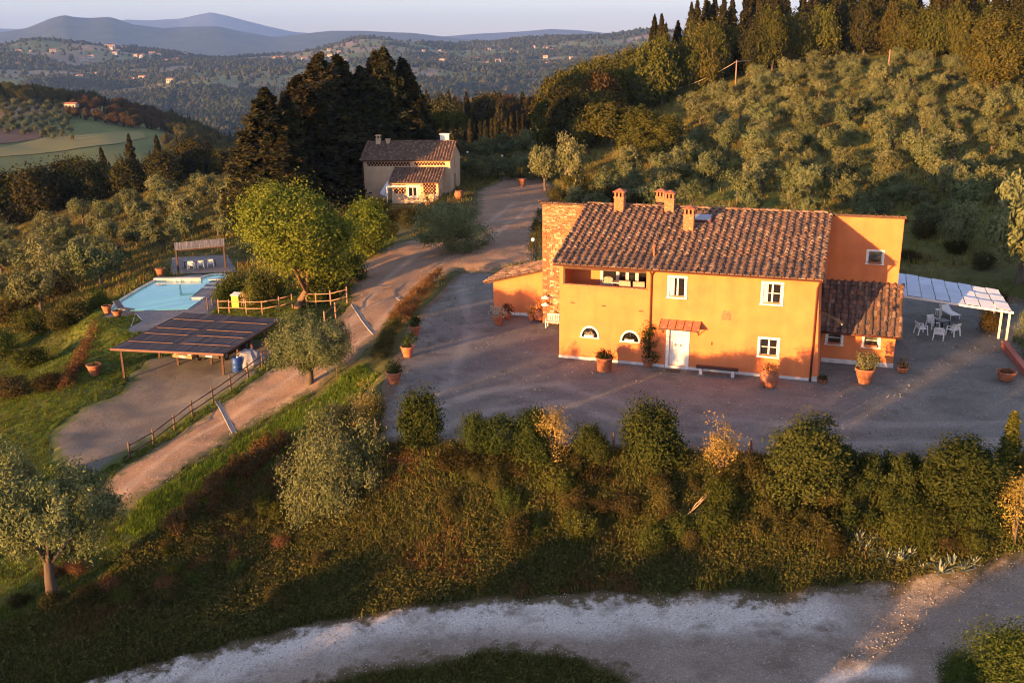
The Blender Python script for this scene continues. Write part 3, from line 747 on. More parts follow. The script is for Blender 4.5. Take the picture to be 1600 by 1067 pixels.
# loggia room
mb = MB(); z0, z1, d = 3.85, 5.84, 2.1
mb.add([(.24,.24,z0),(5.33,.24,z0),(5.33,d,z0),(.24,d,z0),(.24,.24,z1),(5.33,.24,z1),(5.33,d,z1),(.24,d,z1)], [(0,1,2,3),(7,6,5,4),(3,7,4,0),(1,5,6,2),(0,4,5,1)][:4] )
mb.add([(.24,d,z0),(2.0,d,z0),(2.0,d,z1),(.24,d,z1)], [(0,1,2,3)])
mb.add([(.24,.24,z0),(.24,.24,4.75),(5.33,.24,4.75),(5.33,.24,z0)], [(0,1,2,3)])
mb.build('loggia_wall', M_orange, farm)
mb = MB(); mb.box((2.0, d+.25, z0), (5.33, d+.28, z1)); mb.build('loggia_dark_room', M_dark, farm)
gd = None
mb = MB()
for x in (2.0, 3.02, 3.62, 4.22, 5.1): mb.box((x, d-.03, z0), (x+.19, d+.08, z1-.02))
mb.box((2.19, d-.02, z1-.12), (5.1, d+.06, z1-.02)); mb.box((2.19, d-.02, z0), (5.1, d+.06, z0+.25))
ld = mb.build('loggia_door', M_plinth, farm)
for x0, x1 in ((2.19,3.02),(3.21,3.62),(3.81,4.22),(4.41,5.1)):
    mb = MB(); mb.box((x0+.003, d+.02, z0+.252), (x1-.003, d+.03, z1-.123)); mb.build('pane', M_glass, ld)
mb = MB(); mb.box((.18, -.06, 4.68), (5.39, .24, 4.752)); mb.build('loggia_sill', M_brick, farm)
mb = MB(); mb.box((.245,.03,4.753), (.36,.15,5.80)); mb.box((.36,.03,5.66),(5.325,.15,5.797)); mb.build('loggia_beam', M_wood, farm)
# plinth
mb = MB(); mb.box((-.02,-.03,-.05), (6.58,-.003,.20)); mb.box((8.0,-.03,-.05), (W_-.15,-.003,.20)); mb.box((W_-.10,-.03,-.05), (W_+.32,-.003,.33)); mb.build('plinth', M_plinth, farm)
# windows
window(farm, 6.58, 4.32, 7.73, 5.67, 0, 2, 1, shutter=True)
window(farm, 11.90, 4.32, 13.14, 5.67, 0, 2, 2, shutter=True)
window(farm, 11.90, 1.22, 13.14, 2.42, 0, 2, 2)
def arched(a0, z0, a1, z1):
    cx = (a0+a1)/2; k = 12; ro = (a1-a0)/2; ri = ro-.10; mb = MB(); t = -.035
    hz = z1 - z0 - .06
    def arc(r, h): return [(cx - r*math.cos(math.pi*i/k), z0 + h*math.sin(math.pi*i/k)) for i in range(k+1)]
    A = arc(ro, hz+.06); B = arc(ri, hz-.06)
    for i in range(k):
        q = [A[i], A[i+1], B[i+1], B[i]]
        V = [(x, t, z) for x, z in q] + [(x, .02, z) for x, z in q]
        mb.add(V, [(3,2,1,0),(0,1,5,4),(2,3,7,6),(4,5,6,7)])
    w = mb.build('arched_window', M_white, farm)
    mb = MB(); mb.box((a0-.02, -.09, z0-.07), (a1+.02, .06, z0)); mb.build('sill', M_white, w)
    mb = MB(); P = [(x, .15, z) for x, z in arc(ri+.03, hz-.03)]; mb.add(P, [tuple(range(len(P)))[::-1]]); mb.build('pane', M_glass, w)
    mb = MB(); mb.box((cx-.025, .10, z0), (cx+.025, .145, z0+hz-.05)); mb.box((cx-ri, .10, z0+.14), (cx-.025, .14, z0+.18)); mb.box((cx+.025, .10, z0+.14), (cx+ri, .14, z0+.18)); mb.build('sash', M_iron, w)
    mb = MB(); mb.box((a0, .26, z0-.05), (a1, .28, z1)); mb.build('dark_room', M_dark, w)
arched(1.34, 1.52, 2.54, 2.22); arched(3.84, 1.46, 5.06, 2.15)
# front door
mb = MB(); mb.box((6.62,-.05,.0), (6.80,.02,2.53)); mb.box((7.82,-.05,.0), (8.0,.02,2.53)); mb.box((6.80,-.05,2.38), (7.82,.02,2.53)); mb.box((6.80,-.06,.0), (7.82,.24,.19), 1)
dr = mb.build('door_surround', [M_white, M_plinth], farm)
mb = MB()
for i in range(6):
    x = 6.81 + i*.1675; mb.box((x+.004, .10+.004*(i%2), .20), (x+.1635, .15, 2.37))
mb.box((7.30,.085,.2), (7.33,.10,2.37))
door = mb.build('door', M_white, dr)
for x in (7.17, 7.49):
    mb = MB(); mb.tube([(x+.055*math.cos(a), .07, 1.45+.055*math.sin(a)) for a in np.linspace(0, 2*math.pi, 13)], .012, 6, caps=False); mb.box((x-.02,.065,1.49),(x+.02,.098,1.53)); mb.build('door_knocker', M_iron, dr)
# canopy over the door: copper sheets on brackets
mb = MB()
Z0, Z1, B0 = 2.62, 3.02, -.78
for i in range(5):
    x0 = 6.30 + i*.47; x1 = x0 + .46
    mb2 = [(x0, B0, Z0), (x1, B0, Z0), (x1, -.01, Z1), (x0, -.01, Z1)]; mb.slab(mb2, .02)
cn = mb.build('door_canopy', M('copper_sheet', (.46,.165,.085), (.36,.125,.07), 6, .55, metal=.25, c3=(.55,.30,.20), s3=5), farm)
mb = MB()
for i in range(6): x = 6.298 + i*.47 - .008; mb.bar((x, B0, Z0+.012), (x, -.01, Z1+.012), .02, .03)
mb.bar((6.28, B0, Z0-.01), (8.66, B0, Z0-.01), .03, .05)
for x in (6.42, 8.52): mb.bar((x, B0+.03, Z0-.03), (x, -.005, 2.2), .03); mb.bar((x, -.02, 2.15), (x, -.02, Z1-.04), .03)
mb.build('canopy_bracket', M_iron, cn)
# gutter, downpipes, irons, niche, lamp
mb = MB()
k = 6; prof = [(.075*math.cos(math.pi + math.pi*i/k), .075*math.sin(math.pi + math.pi*i/k)) for i in range(k+1)]
x0, x1 = -.28, W_+.20; yb, zb = EAVE_B-.06, EAVE_Z-.03
V = [(x, yb+p, zb+q) for x in (x0, x1) for p, q in prof]; n = k+1
mb.add(V, [(i, i+1, n+i+1, n+i) for i in range(k)], 0, True); mb.build('gutter', M_gutter, farm)
mb = MB(); mb.tube([(5.64,EAVE_B-.04,5.93),(5.64,-.14,5.70),(5.64,-.08,5.5),(5.64,-.08,.05)], .055, 8); mb.build('downpipe', M_gutter, farm)
mb = MB(); mb.tube([(W_+.05,EAVE_B-.04,5.93),(W_-.0,-.14,5.62),(W_-.06,-.08,5.45),(W_-.06,-.08,.02)], .055, 8); mb.build('downpipe', M_gutter, farm)
for a, z in ((.85,3.59),(2.79,3.53),(5.06,3.38)):
    mb = MB(); mb.box((a-.13,-.03,z-.025), (a+.13,-.002,z+.025)); mb.build('tie_plate', M_iron, farm)
mb = MB(); mb.box((9.78,-.02,3.24), (10.29,-.002,3.62)); mb.box((9.83,-.018,3.62),(10.24,-.002,3.72)); mb.box((9.90,-.016,3.72),(10.17,-.002,3.79))
for i in range(4):
    for j in range(3): mb.box((9.81+.12*i, -.035, 3.27+.12*j), (9.90+.12*i, -.019, 3.36+.12*j))
mb.build('brick_niche', M_brick, farm)
mb = MB(); mb.box((9.28,-.06,1.66), (9.32,-.003,1.86)); mb.build('wall_hook', M_iron, farm)
# main roof
SL = math.hypot(RIDGE_B-EAVE_B, RIDGE_Z-EAVE_Z); sv = ((0, RIDGE_B-EAVE_B, RIDGE_Z-EAVE_Z))
N_single = tiled_roof(farm, (-.26, EAVE_B, EAVE_Z), (1,0,0), sv, W_+.42, SL, .425, .39, 5, holes=[(7.0,8.55,6.15,7.45)])
ridge(farm, (-.26, RIDGE_B+.02, RIDGE_Z+.06), (W_+.2, RIDGE_B+.02, RIDGE_Z+.06))
mb = MB()
for a in (-.30, W_+.13):
    mb.slab([(a, EAVE_B, EAVE_Z+.02), (a+.07, EAVE_B, EAVE_Z+.02), (a+.07, RIDGE_B, RIDGE_Z+.05), (a, RIDGE_B, RIDGE_Z+.05)], .16)
mb.build('verge', M_brick, farm)
mb = MB(); nrm = Vector((0,-SLOPE,1)).normalized()
def onroof(a, s, h=0): v = Vector((a, EAVE_B, EAVE_Z)) + Vector(sv).normalized()*s + nrm*h; return v
mb.slab([onroof(6.86,6.28,.14), onroof(8.16,6.28,.14), onroof(8.16,7.22,.14), onroof(6.86,7.22,.14)], .12)
sk = mb.build('skylight', M_gutter, farm)
mb = MB(); mb.slab([onroof(6.94,6.36,.152), onroof(8.08,6.36,.152), onroof(8.08,7.14,.152), onroof(6.94,7.14,.152)], .02); mb.build('pane', M('skylight_glass', (.20,.23,.28), None, rough=.12, spec=.8), sk)
chimney(farm, 2.05, 6.75, 8.0, 1.75, .60); chimney(farm, 5.29, 6.95, 8.0, 1.72, .58); chimney(farm, 6.96, 4.55, 7.3, 1.95, .60); chimney(farm, 4.25, 9.3, 7.6, 2.0, .55)
mb = MB(); mb.tube([(5.51,1.1,6.45),(5.51,1.1,6.98)], .07, 10); mb.lathe([(.0,.16),(.12,.08),(.12,.04),(.0,.04)], 10, 0, (5.51,1.1,6.98)); mb.build('vent_pipe', M_terra, farm)
# rear block: stone tower end at the left, tall orange wing at the right
RB0, RB1 = 7.31, 12.2
mb = MB(); ta, wa = -3.43, 19.38
def back_z(b): return 8.44 - (b-RB0)*.30
pierced(mb, W_, wa, 0, 8.40, [(17.52,5.60,18.36,6.30)], RB0, .24)
mb.add([(wa,RB0,0),(wa,RB1,0),(wa,RB1,back_z(RB1)),(wa,RB0,8.40)], [(0,1,2,3)])
mb.add([(ta,RB1,0),(wa,RB1,0),(wa,RB1,back_z(RB1)),(ta,RB1,back_z(RB1))], [(1,0,3,2)])
mb.add([(0,RB0,5),(W_,RB0,5),(W_,RB0,8.2),(0,RB0,8.2)], [(0,1,2,3)])
mb.build('wing_wall', M_orange, farm)
window(farm, 17.42, 5.50, 18.46, 6.40, RB0, 1, 1, fr=.10, glass=M('curtained_glass', (.30,.26,.16), (.06,.05,.04), 3, .2, spec=.6))  # yellow reflection painted into the pane colour
mb = MB(); mb.add([(ta,RB0,0),(0,RB0,0),(0,RB0,8.40),(ta,RB0,8.40)], [(0,1,2,3)]); mb.add([(ta,RB0,0),(ta,RB1,0),(ta,RB1,back_z(RB1)),(ta,RB0,8.40)], [(1,0,3,2)])
tw = mb.build('tower_wall', M_mortar, farm)
# rubble stones and brick courses of the tower, each its own block, joined
mb = MB(); z = .02
while z < 8.30:
    up = z > 6.4; hrow = random.uniform(.07,.11) if up else random.uniform(.10,.19); x = ta + random.uniform(0,.1)
    while x < -.02:
        brickzone = x < ta + .42 + .12*math.sin(z*9)
        wd = random.uniform(.20,.30) if (up or brickzone) else random.uniform(.12,.36)
        hh = hrow*random.uniform(.80,.98); x1 = min(x+wd, 0.0); pr = random.uniform(.010,.075)
        if x1 - x > .06:
            mi = random.choices(range(5), [.30,.25,.28,.07,.10] if up else ([.15,.1,.65,.02,.08] if brickzone else [.27,.27,.12,.22,.12]))[0]
            j = lambda: random.uniform(-.012,.012)
            a0, a1, c0, c1 = x+.008, x1-.012, z+.006, min(z+hh, 8.38)
            V = [(a0+j(),RB0-pr,c0+j()),(a1+j(),RB0-pr,c0+j()),(a1+j(),RB0-pr,c1+j()),(a0+j(),RB0-pr,c1+j()),(a0-.005,RB0+.004,c0-.003),(a1+.005,RB0+.004,c0-.003),(a1+.005,RB0+.004,c1),(a0-.005,RB0+.004,c1)]
            mb.add(V, [(0,1,2,3),(0,4,5,1),(1,5,6,2),(2,6,7,3),(3,7,4,0)], mi)
        x = x1
    z += hrow
st = mb.build('stone', M_stonem, tw, kind='stuff')
# its roof falls to the back, tile ends show along the front edge
SB = math.hypot(RB1-RB0+.5, (RB1-RB0+.5)*.30)
for a0, w in ((ta-.12, 3.45), (W_+.22, wa+.12-W_-.22)):
    tiled_roof(farm, (a0+w, RB1+.4, back_z(RB1+.4)), (-1,0,0), (0,-(RB1-RB0+.5),(RB1-RB0+.5)*.30), w, SB, .42, .40, 0, thick=.10)
tiled_roof(farm, (W_+.15, RB1+.4, back_z(RB1+.4)), (-1,0,0), (0,-(RB1-RB0+.3),(RB1-RB0+.3)*.30), W_+.3, SB-.25, .42, .40, 0, thick=.10)
# low wing
LB0, LZ = 3.92, 2.06
mb = MB(); pierced(mb, 15.0, 19.42, 0, LZ, [(15.62,1.22,16.42,1.94),(17.70,1.22,18.50,1.94)], LB0, .22)
mb.add([(19.42,LB0,0),(19.42,RB0,0),(19.42,RB0,4.25),(19.42,LB0,LZ)], [(0,1,2,3)]); mb.build('low_wing_wall', M_orange, farm)
Mg2 = M('mottled_glass', (.10,.11,.085), (.03,.03,.03), 3, .15, spec=.6)  # pane colour mottled from dull green to near black
for a in (15.50, 17.58): window(farm, a, 1.16, a+1.04, 2.03, LB0, 1, 2, fr=.12, glass=Mg2)
mb = MB(); mb.box((15.36,LB0-.03,-.05), (19.44,LB0-.003,.30)); mb.build('plinth', M_plinth, farm)
e0, e1 = (LB0-.40, 2.02), (RB0-.02, 4.34)
n2 = tiled_roof(farm, (15.14, e0[0], e0[1]), (1,0,0), (0, e1[0]-e0[0], e1[1]-e0[1]), 4.50, math.hypot(e1[0]-e0[0], e1[1]-e0[1]), .41, .40, 9)
mb = MB(); mb.tube([(15.05, e0[0]-.05, 1.98), (19.72, e0[0]-.05, 1.98)], .055, 8); mb.build('gutter', M_gutter, farm)
mb = MB(); mb.tube([(15.22, LB0-.12, 1.98), (15.22, LB0-.09, .05)], .05, 8); mb.build('downpipe', M_gutter, farm)
mb = MB(); mb.bar((W_+.02,.55,4.10),(W_+1.35,-.25,3.75),.025); mb.bar((W_+.02,.55,3.95),(W_+1.35,-.25,3.70),.02); mb.lathe([(.03,.10),(.20,-.02),(.20,-.05),(.0,-.02)], 12, 0, (W_+1.38,-.27,3.68)); mb.lathe([(0,-.15),(.06,-.11),(.06,-.03),(0,-.02)],10,1,(W_+1.38,-.27,3.68)); mb.build('bracket_lamp', [M_iron, M_white], farm)
# lean-to annex at the left, roof falling to the left
AB0, AB1 = 8.75, 12.9
mb = MB(); L0, L1 = -7.62, -3.43
mb.add([(L0,AB0,0),(L1,AB0,0),(L1,AB0,3.60),(L0,AB0,2.48)], [(0,1,2,3)]); mb.add([(L0,AB0,0),(L0,AB1,0),(L0,AB1,2.48),(L0,AB0,2.48)], [(1,0,3,2)]); mb.add([(L0,AB1,0),(L1,AB1,0),(L1,AB1,3.6),(L0,AB1,2.48)], [(1,0,3,2)])
mb.build('annex_wall', M_orange, farm)
mb = MB(); mb.box((L0-.02,AB0-.03,-.05), (L1,AB0-.003,.24)); mb.build('plinth', M_plinth, farm)
tiled_roof(farm, (L0-.62, AB1+.2, 2.50-.62*.267), (0,-1,0), (1,0,.267), AB1-AB0+.45, math.hypot(L1-L0+.60, (L1-L0+.60)*.267), .42, .38, 0)
print('single tiles', N_single, n2)
# ================================================================= the cottage by the court
M_cream = M('cream_plaster', (.56,.39,.24), (.47,.325,.20), .9, .92, .004, 60, c3=(.42,.31,.21), s3=.7, lo3=.5, hi3=.75)
COT = np.array([-20.1, 133.0, 0.0]); CYAW = math.radians(5)
cot = thing('cottage', 'cream stone cottage with brick lattice vents and a lower tiled porch', 'cottage', COT, -CYAW)
cw, cd, ce, cr = 12.0, 9.6, 4.55, 6.45
mb = MB()
mb.add([(0,0,-1.8),(cw,0,-1.8),(cw,0,ce),(0,0,ce)], [(0,1,2,3)]); mb.add([(0,0,-1.8),(0,cd,-1.8),(0,cd,ce),(0,cd/2,cr),(0,0,ce)], [(4,3,2,1,0)])
mb.add([(0,cd,-1.8),(cw,cd,-1.8),(cw,cd,ce),(0,cd,ce)], [(3,2,1,0)])
# right gable with arched openings
ops = [(3.5,.0,5.3,2.3,.8),(3.9,2.9,4.9,5.0,.5)]
g = MB(); pierced(g, 0, cd, -.8, ce, [ops[0], (3.9,2.9,4.9,4.5)], 0, .25)
gv = [(cw - v[1], v[0], v[2]) for v in g.v]; mb.add(gv, g.f)
mb.add([(cw,0,ce),(cw,cd,ce),(cw,cd/2,cr)], [(0,1,2)])
mb.build('wall', M_cream, cot)
mb = MB(); mb.box((cw-.30, 3.45, -.8), (cw-.27, 5.35, 2.4)); mb.box((cw-.30, 3.85, 2.85), (cw-.27, 4.95, 4.55)); mb.build('arched_door', M('brown_door', (.10,.055,.03), (.07,.04,.025), 5, .7), cot)
def lattice(root, x0, z0, x1, z1, b, nm='lattice_brick'):
    """open brickwork: bricks set so that diamond holes are left between them"""
    mb = MB(); s = .21; nx = max(2, int((x1-x0)/s)); nz = max(2, int((z1-z0)/s)); sx = (x1-x0)/nx; sz = (z1-z0)/nz
    for i in range(nx):
        for j in range(nz):
            x = x0+sx*(i+.5); z = z0+sz*(j+.5)
            if (i + j) % 2: continue
            h = .56
            mb.add([(x-sx*h,b-.02,z),(x,b-.02,z-sz*h),(x+sx*h,b-.02,z),(x,b-.02,z+sz*h),(x-sx*h,b+.05,z),(x,b+.05,z-sz*h),(x+sx*h,b+.05,z),(x,b+.05,z+sz*h)], [(0,1,2,3),(0,4,5,1),(1,5,6,2),(2,6,7,3),(3,7,4,0)])
    mb.build(nm, M('lattice_brick', (.52,.25,.13), (.42,.19,.10), 9), root, kind='stuff')
    mb = MB(); mb.box((x0,b-.004,z0),(x1,b+.03,z1)); mb.build('lattice_dark', M_dark, root)
lattice(cot, .5, 3.70, 6.5, 4.25, 0); lattice(cot, 7.1, 3.78, 11.3, 4.25, 0)
sl = math.hypot(cd/2+.5, (cr-ce)*(cd/2+.5)/(cd/2)); k = (cr-ce)/(cd/2)
tiled_roof(cot, (-.35,-.5,ce-.5*k+.12), (1,0,0), (0,1,k), cw+.6, sl, .40, .38, 0)
tiled_roof(cot, (cw+.25,cd+.5,ce-.5*k+.12), (-1,0,0), (0,-1,k), cw+.6, sl, .40, .38, 0)
ridge(cot, (-.35,cd/2,cr+.2), (cw+.25,cd/2,cr+.2))
mb = MB(); mb.tube([(-.12,-.1,4.3),(-.12,-.08,-1.4)], .05, 6); mb.build('downpipe', M_gutter, cot)
mb = MB(); mb.box((1.0,3.9,5.6),(1.6,4.5,7.0)); mb.box((.92,3.82,7.0),(1.68,4.58,7.08)); ch = mb.build('chimney', M_cream, cot)
mb = MB(); mb.box((1.05,3.95,7.08),(1.15,4.45,7.4)); mb.box((1.45,3.95,7.08),(1.55,4.45,7.4)); mb.box((.9,3.8,7.4),(1.7,4.6,7.48)); mb.box((1.0,3.9,7.48),(1.6,4.5,7.58)); mb.build('chimney_cap', M_cream, ch)
mb = MB(); mb.box((2.4,4.1,5.7),(2.9,4.6,6.9)); mb.box((2.3,4.0,6.9),(3.0,4.7,7.0)); mb.build('chimney', M_cream, cot)
mb = MB(); mb.box((9.9,5.2,5.6),(11.1,6.2,7.45)); mb.box((9.8,5.1,7.45),(11.2,6.3,7.58)); mb.build('chimney', M_white, cot)
# porch
px0, px1, pb, pz = 4.75, 11.0, -4.5, 2.05
mb = MB(); pierced(mb, px0, px1, -1.6, pz, [(6.85,.1,8.25,1.55)], pb, .2)
mb.add([(px0,pb,-1.6),(px0,0,-1.6),(px0,0,3.35),(px0,pb,pz)], [(1,0,3,2)]); mb.add([(px1,pb,-1.6),(px1,0,-1.6),(px1,0,3.35),(px1,pb,pz)], [(0,1,2,3)]); mb.build('porch_wall', M_cream, cot)
lattice(cot, 5.05, .6, 6.65, 1.75, pb); lattice(cot, 9.0, .5, 10.7, 1.9, pb)
window(cot, 6.85, .1, 8.25, 1.55, pb, 2, 1, fr=.16)
tiled_roof(cot, (px0-.3,pb-.4,pz-.02), (1,0,0), (0,1,.31), px1-px0+.55, math.hypot(4.9,4.9*.31), .40, .38, 0)
mb = MB(); mb.tube([(px1+.06,pb-.08,1.9),(px1+.06,pb-.08,-.5)], .05, 6); mb.box((px1-.002,-2.6,.3),(px1+.03,-2.2,.9)); mb.build('downpipe', M_gutter, cot)
mb = MB()
for i in range(2): mb.bar((4.4,-5.4-i*.9,1.72-i*.06),(9.0,-5.4-i*.9,1.72-i*.06),.07)
for x in (4.5,8.8): mb.bar((x,-6.4,-.6),(x,-6.4,1.68),.07); mb.bar((x,-6.4,1.68),(x,-4.5,1.8),.06)
mb.build('porch_pergola', M_white, cot)
def parasol(loc, rz):
    t = thing('parasol', 'closed white cantilever parasol hanging beside the cottage wall', 'parasol', loc, rz)
    mb = MB(); P = []; k = 20; rows = [(0,.06),(.25,.17),(.9,.34),(1.6,.48),(2.2,.60),(2.32,.50)]
    ax = Vector((-.45,0,-1)).normalized(); o = Vector((.65,0,3.1)); u = Vector((0,1,0)); w = ax.cross(u)
    V = [o+ax*d + (u*math.cos(2*math.pi*j/k)+w*math.sin(2*math.pi*j/k))*r*(1.0 if j%2 else .68) for d, r in rows for j in range(k)]
    mb.add(V, [(i*k+j,i*k+(j+1)%k,(i+1)*k+(j+1)%k,(i+1)*k+j) for i in range(len(rows)-1) for j in range(k)]); mb.build('canopy', M('white_canvas', (.72,.73,.76), (.62,.63,.68), 3, .9), t)
    mb = MB(); mb.tube([(.9,0,-.2),(.9,0,3.0),(.65,0,3.2)], .04, 8); mb.build('pole', M_white, t)
    mb = MB(); mb.box((.6,-.3,-.25),(1.2,.3,-.1)); mb.build('base', M_plinth, t)
p = COT + np.array([3.3,-3.3,-.8]); p[2] = h1(p[0], p[1]); parasol(p, -.2)
mb = MB(); q0 = COT+np.array([4.2,14,0])
out = thing('outbuilding', 'small white outbuilding half hidden under the umbrella pine', 'outbuilding', (q0[0]+3.5, q0[1]+6, h1(q0[0]+3.5,q0[1]+6)), 0)
mb = MB(); mb.box((0,0,-1),(2.2,3,6.6)); mb.build('wall', M_white, out); mb = MB(); mb.slab([(-.2,-.2,6.62),(2.4,-.2,6.62),(2.4,3.2,6.9),(-.2,3.2,6.9)],.15); mb.build('roof', M_terra, out)
mb = MB(); mb.box((.7,-.03,4.6),(1.5,-.005,5.8)); mb.build('window', M_dark, out)
# lamps on posts round the court
def post_lamp(p, h, label):
    t = thing('lamp_post', label, 'lamp post', p, 0, 'globe lamps round the cottage court')
    mb = MB(); mb.tube([(0,0,0),(0,0,h)], .04, 8); mb.lathe([(.10,0),(.10,.12),(.05,.2)], 10); mb.build('post', M_iron, t)
    mb = MB(); mb.lathe([(0,0),(.12,.04),(.18,.17),(.15,.29),(0,.35)], 12, 0, (0,0,h)); mb.build('globe', M('lamp_globe', (.80,.80,.78), None, rough=.3), t)
for (u, v, h, lb) in [(785,268,2.3,'white globe lamp post before the olive row by the court'),(862,296,2.6,'white globe lamp post under the two round gold-lit trees'),(731,262,2.4,'white globe lamp post just off the cottage gable'),(833,402,1.4,'short white globe lamp at the edge of the lean-to roof')]:
    p = at(u, v); post_lamp(p, h, lb)
# ================================================================= carport
CFL, CFR, CBL, CBR = on_z(174.6,544.7,-1.3), on_z(348.4,553,-1.12), on_z(289.4,488.4,-.85), on_z(440.3,497.8,-.72)
cp = thing('carport', 'open timber carport with flat dark slatted roof and reddish battens', 'carport', (CFL[0], CFL[1], h1(*CFL[:2])))
o0 = np.array(cp.location)
def cpt(s, t, dz=0.0):
    p = (CFL*(1-s)+CFR*s)*(1-t) + (CBL*(1-s)+CBR*s)*t; return Vector(p - o0 + np.array([0,0,dz]))
M_slat = [M('carport_slat_%d' % i, c, d, 5, .85, .004, 60, .15, stretch=(6,1,1)) for i, (c, d) in enumerate([((.048,.047,.058),(.034,.033,.042)),((.066,.063,.076),(.044,.043,.053)),((.038,.037,.046),(.028,.028,.034)),((.086,.08,.092),(.058,.055,.064))])]
M_batten = M('reddish_batten', (.145,.076,.058), (.105,.056,.044), 6, .8)
NB, NS = 5, 78
cuts = [0,.16,.33,.50,.72,1.0]; cuts = [0,.185,.40,.555,.80,1.0]
for b in range(NB):
    for hlf in range(2):
        mb = MB()
        for i in range(NS//2):
            s0 = hlf*.5 + i/NS; s1 = s0 + .90/NS; dz = random.uniform(0,.022); t0, t1 = cuts[b]+.004, cuts[b+1]-.004
            mb.slab([cpt(s0,t0,dz),cpt(s1,t0,dz),cpt(s1,t1,dz),cpt(s0,t1,dz)], .025, random.choices(range(4),[.4,.25,.25,.1])[0])
        mb.build('roof_panel', M_slat, cp)
for b in range(1, NB):
    for hlf in range(2):
        mb = MB(); mb.bar(cpt(.02+hlf*.5,cuts[b],.045+.02*hlf), cpt(.44+hlf*.52,cuts[b],.045+.02*hlf), .055, .035); mb.build('batten', M_batten, cp)
mb = MB(); mb.bar(cpt(-.01,-.008,-.03), cpt(1.01,-.008,-.03), .06, .16); mb.build('fascia', M_batten, cp)
mb = MB(); mb.bar(cpt(1.005,0,-.04), cpt(1.005,1,-.04), .05, .14); mb.bar(cpt(-.005,0,-.04), cpt(-.005,1,-.04), .05, .14); mb.build('fascia', M_wood, cp)
for t in (.03,.35,.65,.97):
    mb = MB(); mb.bar(cpt(.01,t,-.12), cpt(.99,t,-.12), .10, .16); mb.build('beam', M_wood, cp)
for s, t in ((.06,.03),(.97,.03),(.34,.36),(.66,.36),(.06,.5),(.97,.27),(.97,.5),(.97,.74),(.97,.97),(.06,.97),(.5,.97)):
    p = cpt(s,t,-.20); wz = h1(p.x+o0[0], p.y+o0[1]) - o0[2]
    mb = MB(); mb.bar((p.x,p.y,wz-.1), p, .14); mb.build('post', M_wood, cp)
